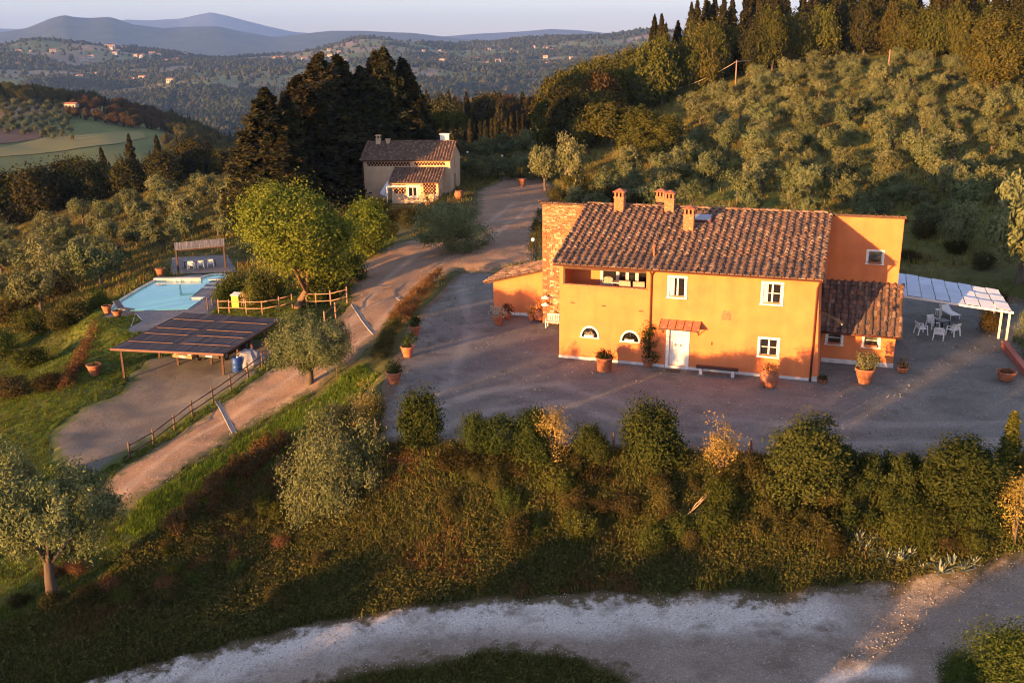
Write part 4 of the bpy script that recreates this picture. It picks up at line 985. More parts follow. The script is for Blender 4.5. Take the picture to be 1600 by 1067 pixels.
# ================================================================= cars under it
def car(loc, rz, body_c, label):
    t = thing('parked_car', label, 'car', loc, rz, 'cars under the carport')
    M_b = M('car_paint', body_c, None, rough=.25, spec=.6); M_ty = M('tyre_rubber', (.02,.02,.02), None, rough=.9); M_rim = M('rim_alloy', (.4,.4,.4), None, rough=.35, metal=.8)
    M_hl = M('headlight_lens', (.55,.55,.5), None, rough=.1, spec=.8); M_pl = M('number_plate', (.75,.75,.72), None, rough=.5)
    # front of the car points to -y; lofted sections
    sec = [(-2.05,.72,.42,.62),(-1.95,.80,.34,.74),(-1.5,.86,.30,.86),(-.95,.87,.28,.93),(-.3,.88,.28,.95),(1.2,.88,.28,.97),(1.8,.85,.30,.95),(2.05,.78,.38,.86)]
    V = []; F = []
    for y, w, z0, z1 in sec: V += [(-w,y,z0),(-w*1.0,y,(z0+z1)/2),(-w*.92,y,z1),(w*.92,y,z1),(w,y,(z0+z1)/2),(w,y,z0)]
    for i in range(len(sec)-1): F += [(i*6+j, i*6+(j+1)%6, (i+1)*6+(j+1)%6, (i+1)*6+j) for j in range(6)]
    F += [(0,1,2,3,4,5)[::-1], tuple(range(42,48))]
    mb = MB(); mb.add(V, F, 0, False)
    roof = [(-.25,.62,1.44),(1.15,.62,1.47),(1.75,.60,1.30)]
    mb.add([(-.64,-.25,1.40),(.64,-.25,1.40),(.62,1.2,1.45),(-.62,1.2,1.45),(-.60,-.2,1.45),(.60,-.2,1.45),(.58,1.2,1.50),(-.58,1.2,1.50)], [(4,5,6,7),(0,1,5,4),(1,2,6,5),(2,3,7,6),(3,0,4,7)])
    for sx in (-1,1): mb.bar((sx*.80,-.95,.93),(sx*.62,-.25,1.42),.06); mb.bar((sx*.83,.35,.95),(sx*.63,.4,1.43),.05); mb.bar((sx*.78,1.85,.95),(sx*.60,1.25,1.45),.08)
    mb.build('body', M_b, t)
    def pane(nm, q): m_ = MB(); m_.slab(q, .012); m_.build(nm, M_glass, t)
    pane('windscreen', [(-.76,-.93,.945),(.76,-.93,.945),(.58,-.26,1.40),(-.58,-.26,1.40)]); pane('rear_window', [(.72,1.85,.97),(-.72,1.85,.97),(-.56,1.26,1.44),(.56,1.26,1.44)])
    for sx in (-1,1):
        q = [(sx*.82,-.80,.96),(sx*.82,.32,.97),(sx*.635,.36,1.41),(sx*.635,-.22,1.40)]; pane('side_window', q if sx > 0 else q[::-1])
        q = [(sx*.82,.40,.97),(sx*.80,1.72,.98),(sx*.62,1.24,1.43),(sx*.635,.42,1.42)]; pane('side_window', q if sx > 0 else q[::-1])
        m_ = MB(); m_.box((sx*.60-.15,-2.06,.60),(sx*.60+.15,-1.93,.74)); m_.build('headlight', M_hl, t)
        m_ = MB(); m_.box((sx*.95-.07,-.75,.98),(sx*.95+.07,-.62,1.10)); m_.build('wing_mirror', M_b, t)
        for y in (-1.3,1.3):
            m_ = MB(); V = [(sx*(.70+.0*1)+d, y+.31*math.cos(a), .31+.31*math.sin(a)) for d in (0, sx*.2) for a in np.linspace(0,2*math.pi,17)[:-1]]
            m_.add(V, [(i,(i+1)%16,16+(i+1)%16,16+i) for i in range(16)]+[tuple(range(16)),tuple(range(31,15,-1))]); w_ = m_.build('wheel', M_ty, t)
            m_ = MB(); x = sx*.905; m_.add([(x, y+.19*math.cos(a), .31+.19*math.sin(a)) for a in np.linspace(0,2*math.pi,13)[:-1]]+[(x+sx*.02,y,.31)], [(i,(i+1)%12,12) for i in range(12)]); m_.build('rim', M_rim, w_)
    m_ = MB(); m_.box((-.82,-2.12,.36),(.82,-1.98,.54)); m_.build('bumper', M_b, t)
    m_ = MB(); m_.box((-.42,-2.08,.58),(.42,-2.02,.70)); m_.build('grille', M_iron, t)
    m_ = MB(); m_.box((-.26,-2.135,.40),(.26,-2.121,.51)); m_.build('number_plate', M_pl, t)
cdir = (CBL-CFL); crz = math.atan2(-cdir[0], cdir[1])
for s, colr, lb in ((.40,(.30,.17,.08),'bronze hatchback parked at the left under the carport roof'),(.66,(.035,.03,.03),'dark hatchback parked at the right under the carport roof')):
    p = np.array(cpt(s,.60)) + o0; p[2] = h1(p[0],p[1])+.03; car(p, crz, colr, lb)
# barrel and tarpaulin heap
p = at(371,580); t = thing('water_butt', 'blue plastic drum standing behind the rail fence by the carport', 'drum', p)
mb = MB(); mb.lathe([(0,0),(.30,0),(.33,.08),(.33,.30),(.345,.33),(.33,.36),(.33,.62),(.345,.65),(.33,.68),(.31,.95),(.27,1.0),(0,1.0)], 18); mb.build('drum', M('blue_plastic', (.02,.07,.26), (.015,.05,.2), 4, .45), t)
mb = MB(); mb.lathe([(0,1.0),(.08,1.0),(.08,1.05),(0,1.05)], 10, 0, (.1,0,0)); mb.build('bung', M_white, t)
p = at(391,572); rr = np.random.default_rng(5)
mb = MB(); k = 16; V = []
for i, (r, z) in enumerate([(1.0,0),(1.02,.35),(.9,.75),(.6,1.05),(.2,1.2)]):
    for j in range(k): a = 2*math.pi*j/k; q = 1+rr.normal(0,.07); V.append((r*q*math.cos(a)*1.1, r*q*math.sin(a)*.8, z+rr.normal(0,.04)))
mb.add(V, [(i*k+j,i*k+(j+1)%k,(i+1)*k+(j+1)%k,(i+1)*k+j) for i in range(4) for j in range(k)]+[tuple(range(64,80))], 0, False)
o = mb.build('tarpaulin_heap', M('grey_tarpaulin', (.22,.23,.26), (.10,.105,.12), 2.5, .6), None, p); tag(o, 'grey tarpaulin draped over a heap beside the carport', 'tarpaulin')
# ================================================================= pool
ZP = -3.0
def flat_poly(name, pts, z, mat, parent=None, thick=.0, kind=None):
    P = [on_z(u, v, z) for u, v in pts]
    a = sum(P[i][0]*P[(i+1)%len(P)][1]-P[(i+1)%len(P)][0]*P[i][1] for i in range(len(P)))
    if a < 0: P = P[::-1]
    n = len(P); mb = MB(); V = [tuple(p) for p in P]
    if thick: mb.add(V+[(x,y,zz-thick) for x,y,zz in V], [tuple(range(n))]+[(i,n+i,n+(i+1)%n,(i+1)%n) for i in range(n)])
    else: mb.add(V, [tuple(range(n))])
    return mb.build(name, mat, parent, kind=kind)
M_water = bpy.data.materials.new('pool_water'); n_, l_, b_ = nodes_of(M_water)
b_.inputs['Roughness'].default_value = .05; b_.inputs['Specular IOR Level'].default_value = .3
g_ = n_.new('ShaderNodeNewGeometry'); t_ = n_.new('ShaderNodeTexNoise'); t_.inputs['Scale'].default_value = 2.2; t_.inputs['Detail'].default_value = 4; l_.new(g_.outputs['Position'], t_.inputs['Vector'])
x_ = n_.new('ShaderNodeMix'); x_.data_type = 'RGBA'; x_.inputs[6].default_value = (.11,.49,.43,1); x_.inputs[7].default_value = (.15,.57,.50,1); l_.new(t_.outputs['Fac'], x_.inputs[0]); l_.new(x_.outputs[2], b_.inputs['Base Color'])
u_ = n_.new('ShaderNodeBump'); u_.inputs['Strength'].default_value = .12; u_.inputs['Distance'].default_value = .03; l_.new(t_.outputs['Fac'], u_.inputs['Height']); l_.new(u_.outputs[0], b_.inputs['Normal'])
LEFTC = [(170,486),(176.5,478.5),(190,468),(217,451.5),(242,439.5)]
WATER = LEFTC + [(242,437.2),(314.5,436.5),(316,434),(325,430.8),(340,429.3),(351,429.6),(354,432),(340,434.5),(328,439.5),(298,464.2),(319,465),(293.5,483)]
water = flat_poly('pool_water', WATER, ZP+.01, M_water, kind='structure', thick=.3)
M_paving = M('pool_paving', (.22,.195,.185), (.155,.14,.135), 2.2, .9, .01, 30, c3=(.30,.26,.23), s3=5, space='World')
sheet('pool_deck', POOLDECK, .4, .012, M_paving, .15, flat=ZP-.03)
sheet('shelter_paving', PERGPAD, .4, .012, M('shelter_paving', (.19,.165,.15), (.14,.12,.11), 2, .9, .01, 30, space='World'), .15, flat=-2.93)
pool = thing('pool_coping', 'pale stone coping round the kidney-ended turquoise pool', 'coping', on_z(242,437,ZP))
ol = np.array(pool.location)
def strip(pts, w, z=ZP+.07, t=.14, m=None):
    P = [on_z(u, v, z) for u, v in pts]
    for a, b in zip(P, P[1:]):
        d = (b-a); L = np.linalg.norm(d); k = max(1, int(L/.9))
        for i in range(k):
            q = MB(); p0 = a+d*(i/k)-ol; p1 = a+d*((i+1)/k-.012/L)-ol
            q.bar(p0, p1, w, t); q.build('coping_stone', m or M_cop, pool)
M_cop = M('coping_stone', (.60,.55,.46), (.50,.45,.38), 3, .85, .005, 40, .12)
strip([(168,487)]+LEFTC[1:4]+[(241,438.6)], .30); strip([(241,436.6),(315,435.8)], .55, ZP+.16, .3); strip([(316,433.2),(326,429.8),(341,428.3),(353,428.7),(357,431.5)], .32); strip([(298,465),(319.5,465.6)], .5); strip([(356,433),(343,447)], .25)
strip([(222,500),(212,490),(205,510)], .08, ZP-.01, .06)
# stepping treads on the dark deck by the shallow end
for (u, v) in ((338,436.5),(334,443),(329,449)):
    p = on_z(u, v, ZP+.02); mb = MB(); mb.box((-.75,-.22,-.05),(.75,.22,.03)); o = mb.build('stepping_slab', M_cop, None, p); tag(o, 'pale rectangular slab set in the dark deck beside the pool inlet', 'slab', 'slabs set in the pool deck')
# reed-roofed shelter with table and chairs
sF = on_z(273,391,-.62), on_z(351,384,-.55); sB = on_z(272,379.5,-.15), on_z(350,372.5,-.08)
sh = thing('pool_shelter', 'reed-roofed shade shelter on posts beyond the pool', 'shelter', (sF[0][0], sF[0][1], h1(*sF[0][:2]))); so = np.array(sh.location)
M_reed = [M('reed_%d' % i, c, d, 7, .9) for i, (c, d) in enumerate([((.30,.25,.185),(.22,.18,.135)),((.25,.21,.165),(.18,.15,.12)),((.35,.285,.21),(.26,.21,.155))])]
mb = MB(); NS = 60
for i in range(NS):
    f = lambda s, t: Vector((sF[0]*(1-s)+sF[1]*s)*(1-t)+(sB[0]*(1-s)+sB[1]*s)*t - so + np.array([0,0,random.uniform(0,.02)]))
    mb.slab([f(i/NS,0),f((i+.92)/NS,0),f((i+.92)/NS,1),f(i/NS,1)], .03, random.randrange(3))
mb.build('reed_roof', M_reed, sh)
for a, b in ((0,0),(1,0),(0,1),(1,1)):
    p = (sF, sB)[b][a]*1.0; p[0] += (.12,-.12)[a]; q = p - so; z = h1(p[0],p[1]) - so[2]; mb = MB(); mb.bar((q[0],q[1],z-.1),(q[0],q[1],q[2]-.03),.13); mb.build('post', M_wood, sh)
for b in (0,1):
    mb = MB(); mb.bar((sF,sB)[b][0]-so+np.array([0,0,-.08]), (sF,sB)[b][1]-so+np.array([0,0,-.08]), .08, .12); mb.build('beam', M_wood, sh)
M_plastic = M('white_plastic', (.72,.72,.70), None, rough=.45)
M_tabletop = M('dark_tabletop', (.05,.05,.055), (.035,.035,.04), 4, .4)
def table(p, rz, w, d, label, mat=M_tabletop, h=.74):
    t = thing('garden_table', label, 'table', p, rz); mb = MB(); mb.box((-w/2,-d/2,h-.04),(w/2,d/2,h)); mb.build('tabletop', mat, t)
    for x in (-1,1):
        for y in (-1,1): mb = MB(); mb.bar((x*(w/2-.08),y*(d/2-.08),0),(x*(w/2-.06),y*(d/2-.06),h-.04),.05); mb.build('leg', M_plastic if mat is not M_tabletop else M_iron, t)
    return t
def make_chair(label, group):
    """moulded white plastic armchair facing -y"""
    t = thing('plastic_chair', label, 'chair', (0,0,0), 0, group)
    mb = MB(); mb.slab([(-.26,-.26,.43),(.26,-.26,.43),(.24,.24,.40),(-.24,.24,.40)], .03); mb.build('seat', M_plastic, t)
    mb = MB(); k = 6
    for i in range(k):
        x0 = -.25+.5*i/k+.008; x1 = -.25+.5*(i+1)/k-.008; b0 = .05*(abs(x0)/.25)**2; b1 = .05*(abs(x1)/.25)**2
        mb.slab([(x0,.25-b0,.42),(x1,.25-b1,.42),(x1*1.05,.36-b1,.80),(x0*1.05,.36-b0,.80)], .02)
    mb.slab([(-.28,.33,.78),(.28,.33,.78),(.26,.38,.88),(-.26,.38,.88)], .03); mb.build('backrest', M_plastic, t)
    for sx in (-1,1):
        mb = MB(); mb.bar((sx*.29,-.24,.64),(sx*.29,.30,.68),.06,.035); mb.build('armrest', M_plastic, t)
        mb = MB(); mb.bar((sx*.31,-.30,0),(sx*.285,-.22,.63),.05,.06); mb.build('leg', M_plastic, t)
        mb = MB(); mb.bar((sx*.31,.36,0),(sx*.27,.26,.60),.05,.06); mb.build('leg', M_plastic, t)
    return t
pt = on_z(313,417,-2.92); pt[2] = h1(pt[0],pt[1]); pt[2] = -2.91
table(pt, .25, 3.2, .9, 'long dark table under the reed shelter by the pool')
chair_p = make_chair('leftmost white plastic chair at the long table by the pool', 'chairs at the poolside table')
for i, (u, v, rz) in enumerate([(299.5,420.0,math.pi+.1),(314,419.0,math.pi+.4),(329.5,417.0,math.pi+.3)]):
    p = on_z(u, v, -2.91)
    if i == 0: chair_p.location = [float(q) for q in p]; chair_p.rotation_euler = (0,0,rz)
    else: dup(chair_p, p, rz, ['','middle white plastic chair at the long table by the pool','rightmost white plastic chair at the long table by the pool'][i])
# lounger by the pool
def lounger(p, rz, label, M_f, M_fr, hgt=.75):
    t = thing('sun_lounger', label, 'lounger', p, rz)
    mb = MB()
    for sx in (-.32,.32): mb.bar((sx,-.9,.32),(sx,.45,.32),.04); mb.bar((sx,.45,.32),(sx,1.0,hgt),.04)
    mb.build('frame', M_fr, t)
    mb = MB()
    for i in range(9): mb.box((-.30,-.9+i*.148,.335),(.30,-.9+i*.148+.125,.36))
    mb.build('seat', M_f, t)
    mb = MB(); mb.slab([(-.30,.47,.36),(.30,.47,.36),(.30,1.0,hgt+.03),(-.30,1.0,hgt+.03)],.03); mb.build('backrest', M_f, t)
    for sx in (-.32,.32):
        for y in (-.75,.5): mb = MB(); mb.bar((sx,y,0),(sx,y+.1,.31),.04); mb.build('leg', M_fr, t)
p = on_z(196,488,ZP-.01); lounger(p, 1.1, 'dark folding lounger at the near edge of the pool', M('lounger_mesh',(.16,.13,.12),None), M('steel_tube',(.35,.34,.33),None,rough=.35,metal=.7), .95)
# ================================================================= fences
def rail_fence(name, label, pts, h, M_post, M_rail, rails=(.45,.9), group=None, breaks=()):
    P = [at(u, v) for u, v in pts]; t = thing(name, label, 'fence', P[0], 0, group); o = P[0]
    for i, p in enumerate(P):
        q = p-o; hh = h*random.uniform(.94,1.06); mb = MB(); mb.tube([(q[0],q[1],q[2]-.2),(q[0]+random.gauss(0,.02),q[1],q[2]+hh),(q[0],q[1],q[2]+hh+.03)], [.065,.06,.02], 8); mb.build('post', M_post, t)
    for i, (a, b) in enumerate(zip(P, P[1:])):
        if i in breaks: continue
        for r in rails:
            A = Vector(a-o)+Vector((0,0,h*r+random.gauss(0,.015))); B = Vector(b-o)+Vector((0,0,h*r+random.gauss(0,.015))); mb = MB(); mb.tube([A,A.lerp(B,.5)+Vector((0,0,random.gauss(0,.012))),B], .042, 7); mb.build('rail', M_rail, t)
    return t
M_pale = M('weathered_pine', (.34,.20,.125), (.25,.145,.09), 5, .85, .004, 40)
M_dkpost = M('dark_stained_post', (.13,.085,.06), (.09,.06,.042), 5, .85)
rail_fence('rail_fence', 'pale pine rail fence curving below the big tree toward the pool', [(342,490),(358.6,490.5),(385.6,491.5),(410.5,492),(436.5,487.5),(457.5,481.5)], 1.25, M_pale, M_pale, (.42,.88))
rail_fence('rail_fence', 'pale pine rail fence between the big tree and the drive', [(480,480.7),(494.5,481),(517.5,480),(542.5,474)], 1.3, M_pale, M_pale, (.42,.88))
rail_fence('rail_fence', 'short rail fence run descending along the drive below the tree', [(543,476),(525,498.5),(508,513)], 1.25, M_pale, M_dkpost, (.42,.88))
rail_fence('rail_fence', 'dark stained rail fence between parking area and sloping drive', [(203,717.7),(240,697),(273,672.6),(301,651),(333,630),(361,611),(387.7,591),(410,574),(428,560)], 1.05, M_dkpost, M_dkpost, (.40,.80))
rail_fence('rail_fence', 'little rail fence beside the deck at the pool corner', [(325,484),(332,477)], 1.1, M_dkpost, M_dkpost, (.8,))
# picket gate and pump cabinet
p = at(390,480); t = thing('picket_gate', 'reddish picket gate standing by the yellow pump cabinet', 'gate', at(378,479.5)); o = np.array(t.location); b = at(403,477) - o
for i in range(9):
    q = b*(i/8); mb = MB(); mb.box((q[0]-.055,q[1]-.012,q[2]),(q[0]+.055,q[1]+.012,q[2]+1.25)); mb.add([(q[0]-.055,q[1]-.012,q[2]+1.25),(q[0]+.055,q[1]-.012,q[2]+1.25),(q[0]+.055,q[1]+.012,q[2]+1.25),(q[0]-.055,q[1]+.012,q[2]+1.25),(q[0],q[1],q[2]+1.36)],[(0,1,4),(1,2,4),(2,3,4),(3,0,4)]); mb.build('picket', M_pale, t)
for z in (.35,.95): mb = MB(); mb.bar((0,.03,z),(b[0],b[1]+.03,b[2]+z),.03,.08); mb.build('rail', M_pale, t)
p = at(371,480); t = thing('pump_cabinet', 'yellow pump cabinet with white lid beside the picket gate', 'cabinet', p, -.3)
mb = MB(); mb.box((-.35,-.3,0),(.35,.3,1.15)); mb.build('body', M('yellow_paint',(.62,.47,.05),(.52,.38,.05),3,.7), t); mb = MB(); mb.slab([(-.42,-.36,1.15),(.42,-.36,1.15),(.42,.36,1.28),(-.42,.36,1.28)],.05); mb.build('lid', M_white, t)
mb = MB(); mb.box((-.28,-.32,.1),(.28,-.303,1.05)); mb.build('door', M('yellow_door',(.58,.43,.06),None), t)
# drain channels across the drive
M_chan = M('channel_edge', (.30,.29,.28), None)
M_steel = M('galvanised_grate', (.22,.22,.23), (.16,.16,.17), 9, .4, metal=.7)
for (a, b), lb in zip((((339.5,628),(366,677.5)),((551,476.5),(585,522.5)),((621,465.5),(632,474.5))), ('steel drain channel across the drive below the dark rail fence','long steel drain channel across the drive near the pale fence end','short steel drain channel at the top of the drive by the hedge')):
    A, B = at(*a), at(*b); t = thing('drain_channel', lb, 'drain', A); d = B-A; L = np.linalg.norm(d); n = int(L/.5); wv = .17
    sd = Vector((d[1],-d[0],0)).normalized()*(wv/2+.03)
    def on(k): q = A+d*k; return Vector((q[0]-A[0], q[1]-A[1], h1(q[0], q[1])-A[2]+.05))
    mb = MB()
    for i in range(n):
        for s in (-1,1): mb.bar(on(i/n)+sd*s, on((i+1)/n)+sd*s, .035, .07)
    mb.build('channel', M_chan, t)
    for i in range(n):
        mb = MB(); mb.bar(on(i/n)+Vector((0,0,.012)), on((i+.93)/n)+Vector((0,0,.012)), wv-.04, .04); mb.build('grate', M_steel, t)
# ================================================================= the white pergola and garden furniture at the right
pF = on_z(1396,459.5,2.35), on_z(1582,487,2.35); pB = on_z(1396,426.5,2.75), on_z(1560,455,2.75)
pg = thing('white_pergola', 'white pergola roofed with overlapping canvas panels beside the wing', 'pergola', (pF[1][0], pF[1][1], 0)); po = np.array(pg.location)
M_canvas = M('white_canvas_panel', (.46,.55,.66), (.40,.49,.60), 2, .85, rnd=.06); M_frame = M('white_frame', (.72,.66,.58), None, rough=.6)
def pf(s, t, dz=0): return Vector((pF[0]*(1-s)+pF[1]*s)*(1-t)+(pB[0]*(1-s)+pB[1]*s)*t - po + np.array([0,0,dz]))
for c in range(8):
    for r in range(3):
        mb = MB(); s0, s1 = c/8+.004, (c+1)/8-.004; sh_ = (.03 if c % 2 else 0); t0, t1 = r/3+.012+sh_, (r+1)/3-.030+sh_*.6
        mb.slab([pf(s0,t0,.0+.01*(c%2)),pf(s1,t0,.0+.01*(c%2)),pf(s1,min(t1,1),.10+.01*(c%2)),pf(s0,min(t1,1),.10+.01*(c%2))], .015); mb.build('panel', M_canvas, pg)
mb = MB(); mb.bar(pf(-.01,-.012,-.05), pf(1.01,-.012,-.05), .08, .12); mb.bar(pf(-.01,1.0,-.05), pf(1.0,1.0,-.05), .07, .10); mb.bar(pf(1.0,0,-.06), pf(1.0,1,-.06), .06, .08)
for c in (2,4,6): mb.bar(pf(c/8,0,-.10), pf(c/8,1,-.06), .05, .07)
mb.build('frame', M_frame, pg)
for s, t in ((.985,.02),(.985,.5),(.985,.97),(.03,.02),(.5,.97),(.03,.97)):
    q = pf(s,t,-.08); wz = h1(q.x+po[0], q.y+po[1]); mb = MB(); mb.bar((q.x,q.y,wz-.05),(q.x,q.y,q.z),.10); mb.build('post', M_frame, pg)
chr_ = make_chair('white plastic armchair', 'white armchairs in the yard by the wing')
ctr = on_z(1470,519,.03)
for i, (u, v, lb) in enumerate([(1439,522,'white plastic armchair furthest left of the yard table, nearest the low wing'),(1457,513,'white plastic armchair on the far side of the yard table'),(1466,530,'white plastic armchair with its back toward the open gravel yard'),(1488,524,'white plastic armchair on the pergola post side of the yard table')]):
    p = on_z(u, v, .03); d = ctr - p; rz = math.atan2(d[0], -d[1]) + random.uniform(-.2,.2)
    o = chr_ if i == 0 else dup(chr_); o.location = [float(q) for q in p]; o.rotation_euler = (0,0,rz); o['label'] = lb
table(on_z(1471,517,.03), .3, .75, .75, 'small dark square table among the white armchairs')
p = on_z(1466,493,.03); t = thing('side_stool', 'little white stool beside the white lounger', 'stool', p)
mb = MB(); mb.lathe([(0,.42),(.24,.42),(.25,.45),(0,.46)], 14); mb.build('seat', M_plastic, t)
for a in range(4): mb = MB(); mb.bar((.22*math.cos(a*1.57+.8),.22*math.sin(a*1.57+.8),0),(.16*math.cos(a*1.57+.8),.16*math.sin(a*1.57+.8),.42),.04); mb.build('leg', M_plastic, t)
lounger(on_z(1484,495,.03), .06, 'white sun lounger lying under the pergola edge', M_plastic, M_plastic, .62)
# low red wall at the right side of the yard
a, b = on_z(1568,543,0), on_z(1606,592,0); t = thing('garden_wall', 'low red-plastered wall at the right edge of the yard', 'wall', a); d = Vector(b-a); mb = MB(); mb.bar((0,0,.18),(d.x,d.y,.18),.28,.46); mb.build('wall', M('red_plaster',(.34,.10,.07),(.27,.08,.06),2), t); mb = MB(); mb.bar((0,0,.435),(d.x,d.y,.435),.34,.05); mb.build('cap', M('red_cap',(.38,.13,.09),None), t)
# ================================================================= bench, door mat, white settee
def wood_bench():
    t = thing('wall_bench', 'dark plank bench on stone legs against the facade', 'bench', house(9.75,-.62,.03), -HYAW)
    mb = MB(); mb.box((-1.2,-.19,.40),(1.2,.19,.49)); mb.build('seat', M('black_plank',(.035,.025,.022),(.025,.02,.018),4), t)
    for x in (-.92,.92): mb = MB(); mb.box((x-.09,-.15,0),(x+.09,.15,.40)); mb.build('leg', M_plinth, t)
wood_bench()
mb = MB(); mb.box((-.42,-.25,0),(.42,.25,.025)); o = mb.build('door_mat', M('mat_fibre',(.04,.03,.026),None,bump=.005), None, house(7.2,-.55,.035), (0,0,-HYAW)); tag(o, 'dark mat on the gravel before the white front door', 'mat')
t = thing('garden_settee', 'white slatted two-seat bench before the stone tower wall', 'bench', house(-2.1,6.35,.03), -HYAW)
mb = MB(); [mb.box((-.75,-.25+i*.1,.42),(.75,-.17+i*.1,.45)) for i in range(5)]; mb.build('seat', M_white, t)
mb = MB(); [mb.box((-.72+i*.12,.24,.45),(-.66+i*.12,.27,.95-.12*abs(i-6)/6)) for i in range(13)]; mb.box((-.75,.23,.86),(.75,.28,.92)); mb.build('backrest', M_white, t)
for x in (-.72,.72):
    for y in (-.22,.24): mb = MB(); mb.bar((x,y,0),(x,y,.44 if y > 0 else .62),.05); mb.build('leg', M_white, t)
    mb = MB(); mb.box((x-.03,-.26,.62),(x+.03,.26,.65)); mb.build('armrest', M_white, t)
# two enamel lamps on the tower wall
for z in (1.95,1.45):
    mb = MB(); a, b = -3.1, RB0-.30; mb.lathe([(.05,.14),(.10,.08),(.34,-.02),(.33,-.04),(0,.02)], 16, 0, (a,b,z)); mb.bar((a,b,z+.14),(a,b+.26,z+.22),.03,mi=1); mb.build('wall_lamp', [M_white, M_iron], farm)
# loggia furniture
M_wicker = M('pale_wicker', (.36,.29,.21), (.26,.21,.15), 14, .9, .006, 60)
LF = 3.85
def wicker(a, b, rz, label):
    q = house(a, b, LF); t = thing('wicker_armchair', label, 'armchair', q, -HYAW + rz)
    mb = MB(); mb.box((-.34,-.34,.22),(.34,.34,.45)); mb.build('seat', M_wicker, t); mb = MB(); mb.slab([(-.36,.28,.45),(.36,.28,.45),(.34,.42,1.22),(-.34,.42,1.22)],.09); mb.build('backrest', M_wicker, t)
    for s in (-1,1): mb = MB(); mb.box((s*.40-.06,-.34,.20),(s*.40+.06,.36,.66)); mb.build('armrest', M_wicker, t); mb = MB(); mb.box((s*.34-.04,-.32,0),(s*.34+.04,.32,.2)); mb.build('leg', M_wood, t)
wicker(3.95,.85,math.pi,'wicker armchair in the loggia, nearer the middle of its opening'); wicker(4.75,.85,math.pi+.1,'wicker armchair in the loggia near the downpipe end')
q = house(2.75,.95,LF); t = thing('hanging_chair', 'round-hooped chair with a pale cushion in the loggia', 'chair', q, -HYAW)
mb = MB(); mb.tube([(.36*math.cos(a),.2,.85+.38*math.sin(a)) for a in np.linspace(-.6,math.pi+.6,20)], .018, 6); mb.build('hoop', M_wicker, t); mb = MB(); mb.slab([(-.28,-.1,.62),(.26,-.14,.58),(.30,.16,1.15),(-.22,.18,1.2)],.12); mb.build('cushion', M_wicker, t); mb = MB(); mb.tube([(0,.2,0),(0,.2,.5)],.05,8); mb.lathe([(0,.02),(.4,.02),(.4,.05),(0,.06)],14); mb.build('stand', M_iron, t)
table(house(3.45,1.25,LF), -HYAW, .9, .6, 'small pale table standing inside the loggia', M_white, .92)
# ================================================================= foliage
def leaf_mesh(name, C_, N_, size, mat, asp=.5, tint=None, jit=.9, rng=RNG, bend=0.0):
    """one four-cornered leaf (or spray) on every centre"""
    n = len(C_); N_ = N_ + rng.normal(0, jit, (n, 3)); N_ /= np.linalg.norm(N_, axis=1)[:, None] + 1e-9
    T = rng.normal(0, 1, (n, 3)); T -= N_ * (T * N_).sum(1)[:, None]; T /= np.linalg.norm(T, axis=1)[:, None] + 1e-9
    B = np.cross(N_, T); s = (size * rng.uniform(.65, 1.35, n))[:, None]
    V = np.stack([C_ - T*s, C_ + B*s*asp, C_ + T*s, C_ - B*s*asp], 1).reshape(-1, 3)
    F = np.arange(4*n).reshape(n, 4)
    t = rng.random(n) if tint is None else tint
    return mesh_from(name, V, F, mat, attrs={'tint': np.repeat(np.clip(t, 0, 1), 4)})
def clumps(rng, lobes, ncl, n, sig, shell=(.72, 1.02)):
    """leaf centres gathered in clumps over the outside of several lobes"""
    w = np.array([l[1][0]*l[1][2] for l in lobes]); li = rng.choice(len(lobes), ncl, p=w/w.sum())
    d = rng.normal(0, 1, (ncl, 3)); d /= np.linalg.norm(d, axis=1)[:, None]
    c = np.array([lobes[i][0] for i in li]); r = np.array([lobes[i][1] for i in li])
    cc = c + d * r * rng.uniform(*shell, (ncl, 1))
    k = rng.integers(0, ncl, n); sg = sig * rng.uniform(.6, 1.4, ncl)
    P = cc[k] + rng.normal(0, 1, (n, 3)) * sg[k][:, None]
    ctr = np.mean([l[0] for l in lobes], axis=0)
    N_ = (P - cc[k]); N_ /= np.linalg.norm(N_, axis=1)[:, None] + 1e-9
    O = P - ctr; O /= np.linalg.norm(O, axis=1)[:, None] + 1e-9
    ct = rng.random(ncl)
    return P, N_*.7 + O*.9 + [0, 0, .25], .55*ct[k] + .45*rng.random(n), cc
def trunk_mesh(name, rng, h, r, tips, mat, lean=.15, split=.4):
    mb = MB(); top = Vector((rng.normal(0, lean)*h*.4, rng.normal(0, lean)*h*.4, h*split))
    mb.tube([(0,0,-.3),(0,0,.05),Vector((top.x*.4+rng.normal(0,.05),top.y*.4,top.z*.5)),top], [r*1.35,r*1.15,r*.9,r*.75], 8)
    for t in tips:
        t = Vector(t); m = top.lerp(t, .5) + Vector(rng.normal(0, .08*h, 3)) * .5
        mb.tube([top - Vector((0,0,.05)), m, t], [r*.6, r*.36, r*.12], 6)
    return mb.mesh(name, mat)
M_bark = M('grey_bark', (.11,.085,.065), (.065,.05,.04), 8, .95, .02, 20, .1, stretch=(1,1,.25))
M_barkw = M('warm_bark', (.22,.13,.075), (.12,.075,.048), 6, .95, .02, 18, .1, stretch=(1,1,.25))
L_olive = leaf_mat('olive_leaf', (.046,.066,.025), (.155,.168,.078), .14, .20)
L_oak = leaf_mat('oak_leaf', (.030,.042,.011), (.095,.088,.020), .15, .22)
L_conifer = leaf_mat('conifer_needle', (.014,.019,.010), (.050,.044,.018), .12, .25)
L_bright = leaf_mat('bright_leaf', (.060,.098,.014), (.160,.185,.030), .28, .08)
L_laurel = leaf_mat('laurel_leaf', (.015,.026,.008), (.052,.066,.017), .10, .20)
L_shrub = leaf_mat('shrub_leaf', (.026,.032,.010), (.074,.064,.021), .14, .35)
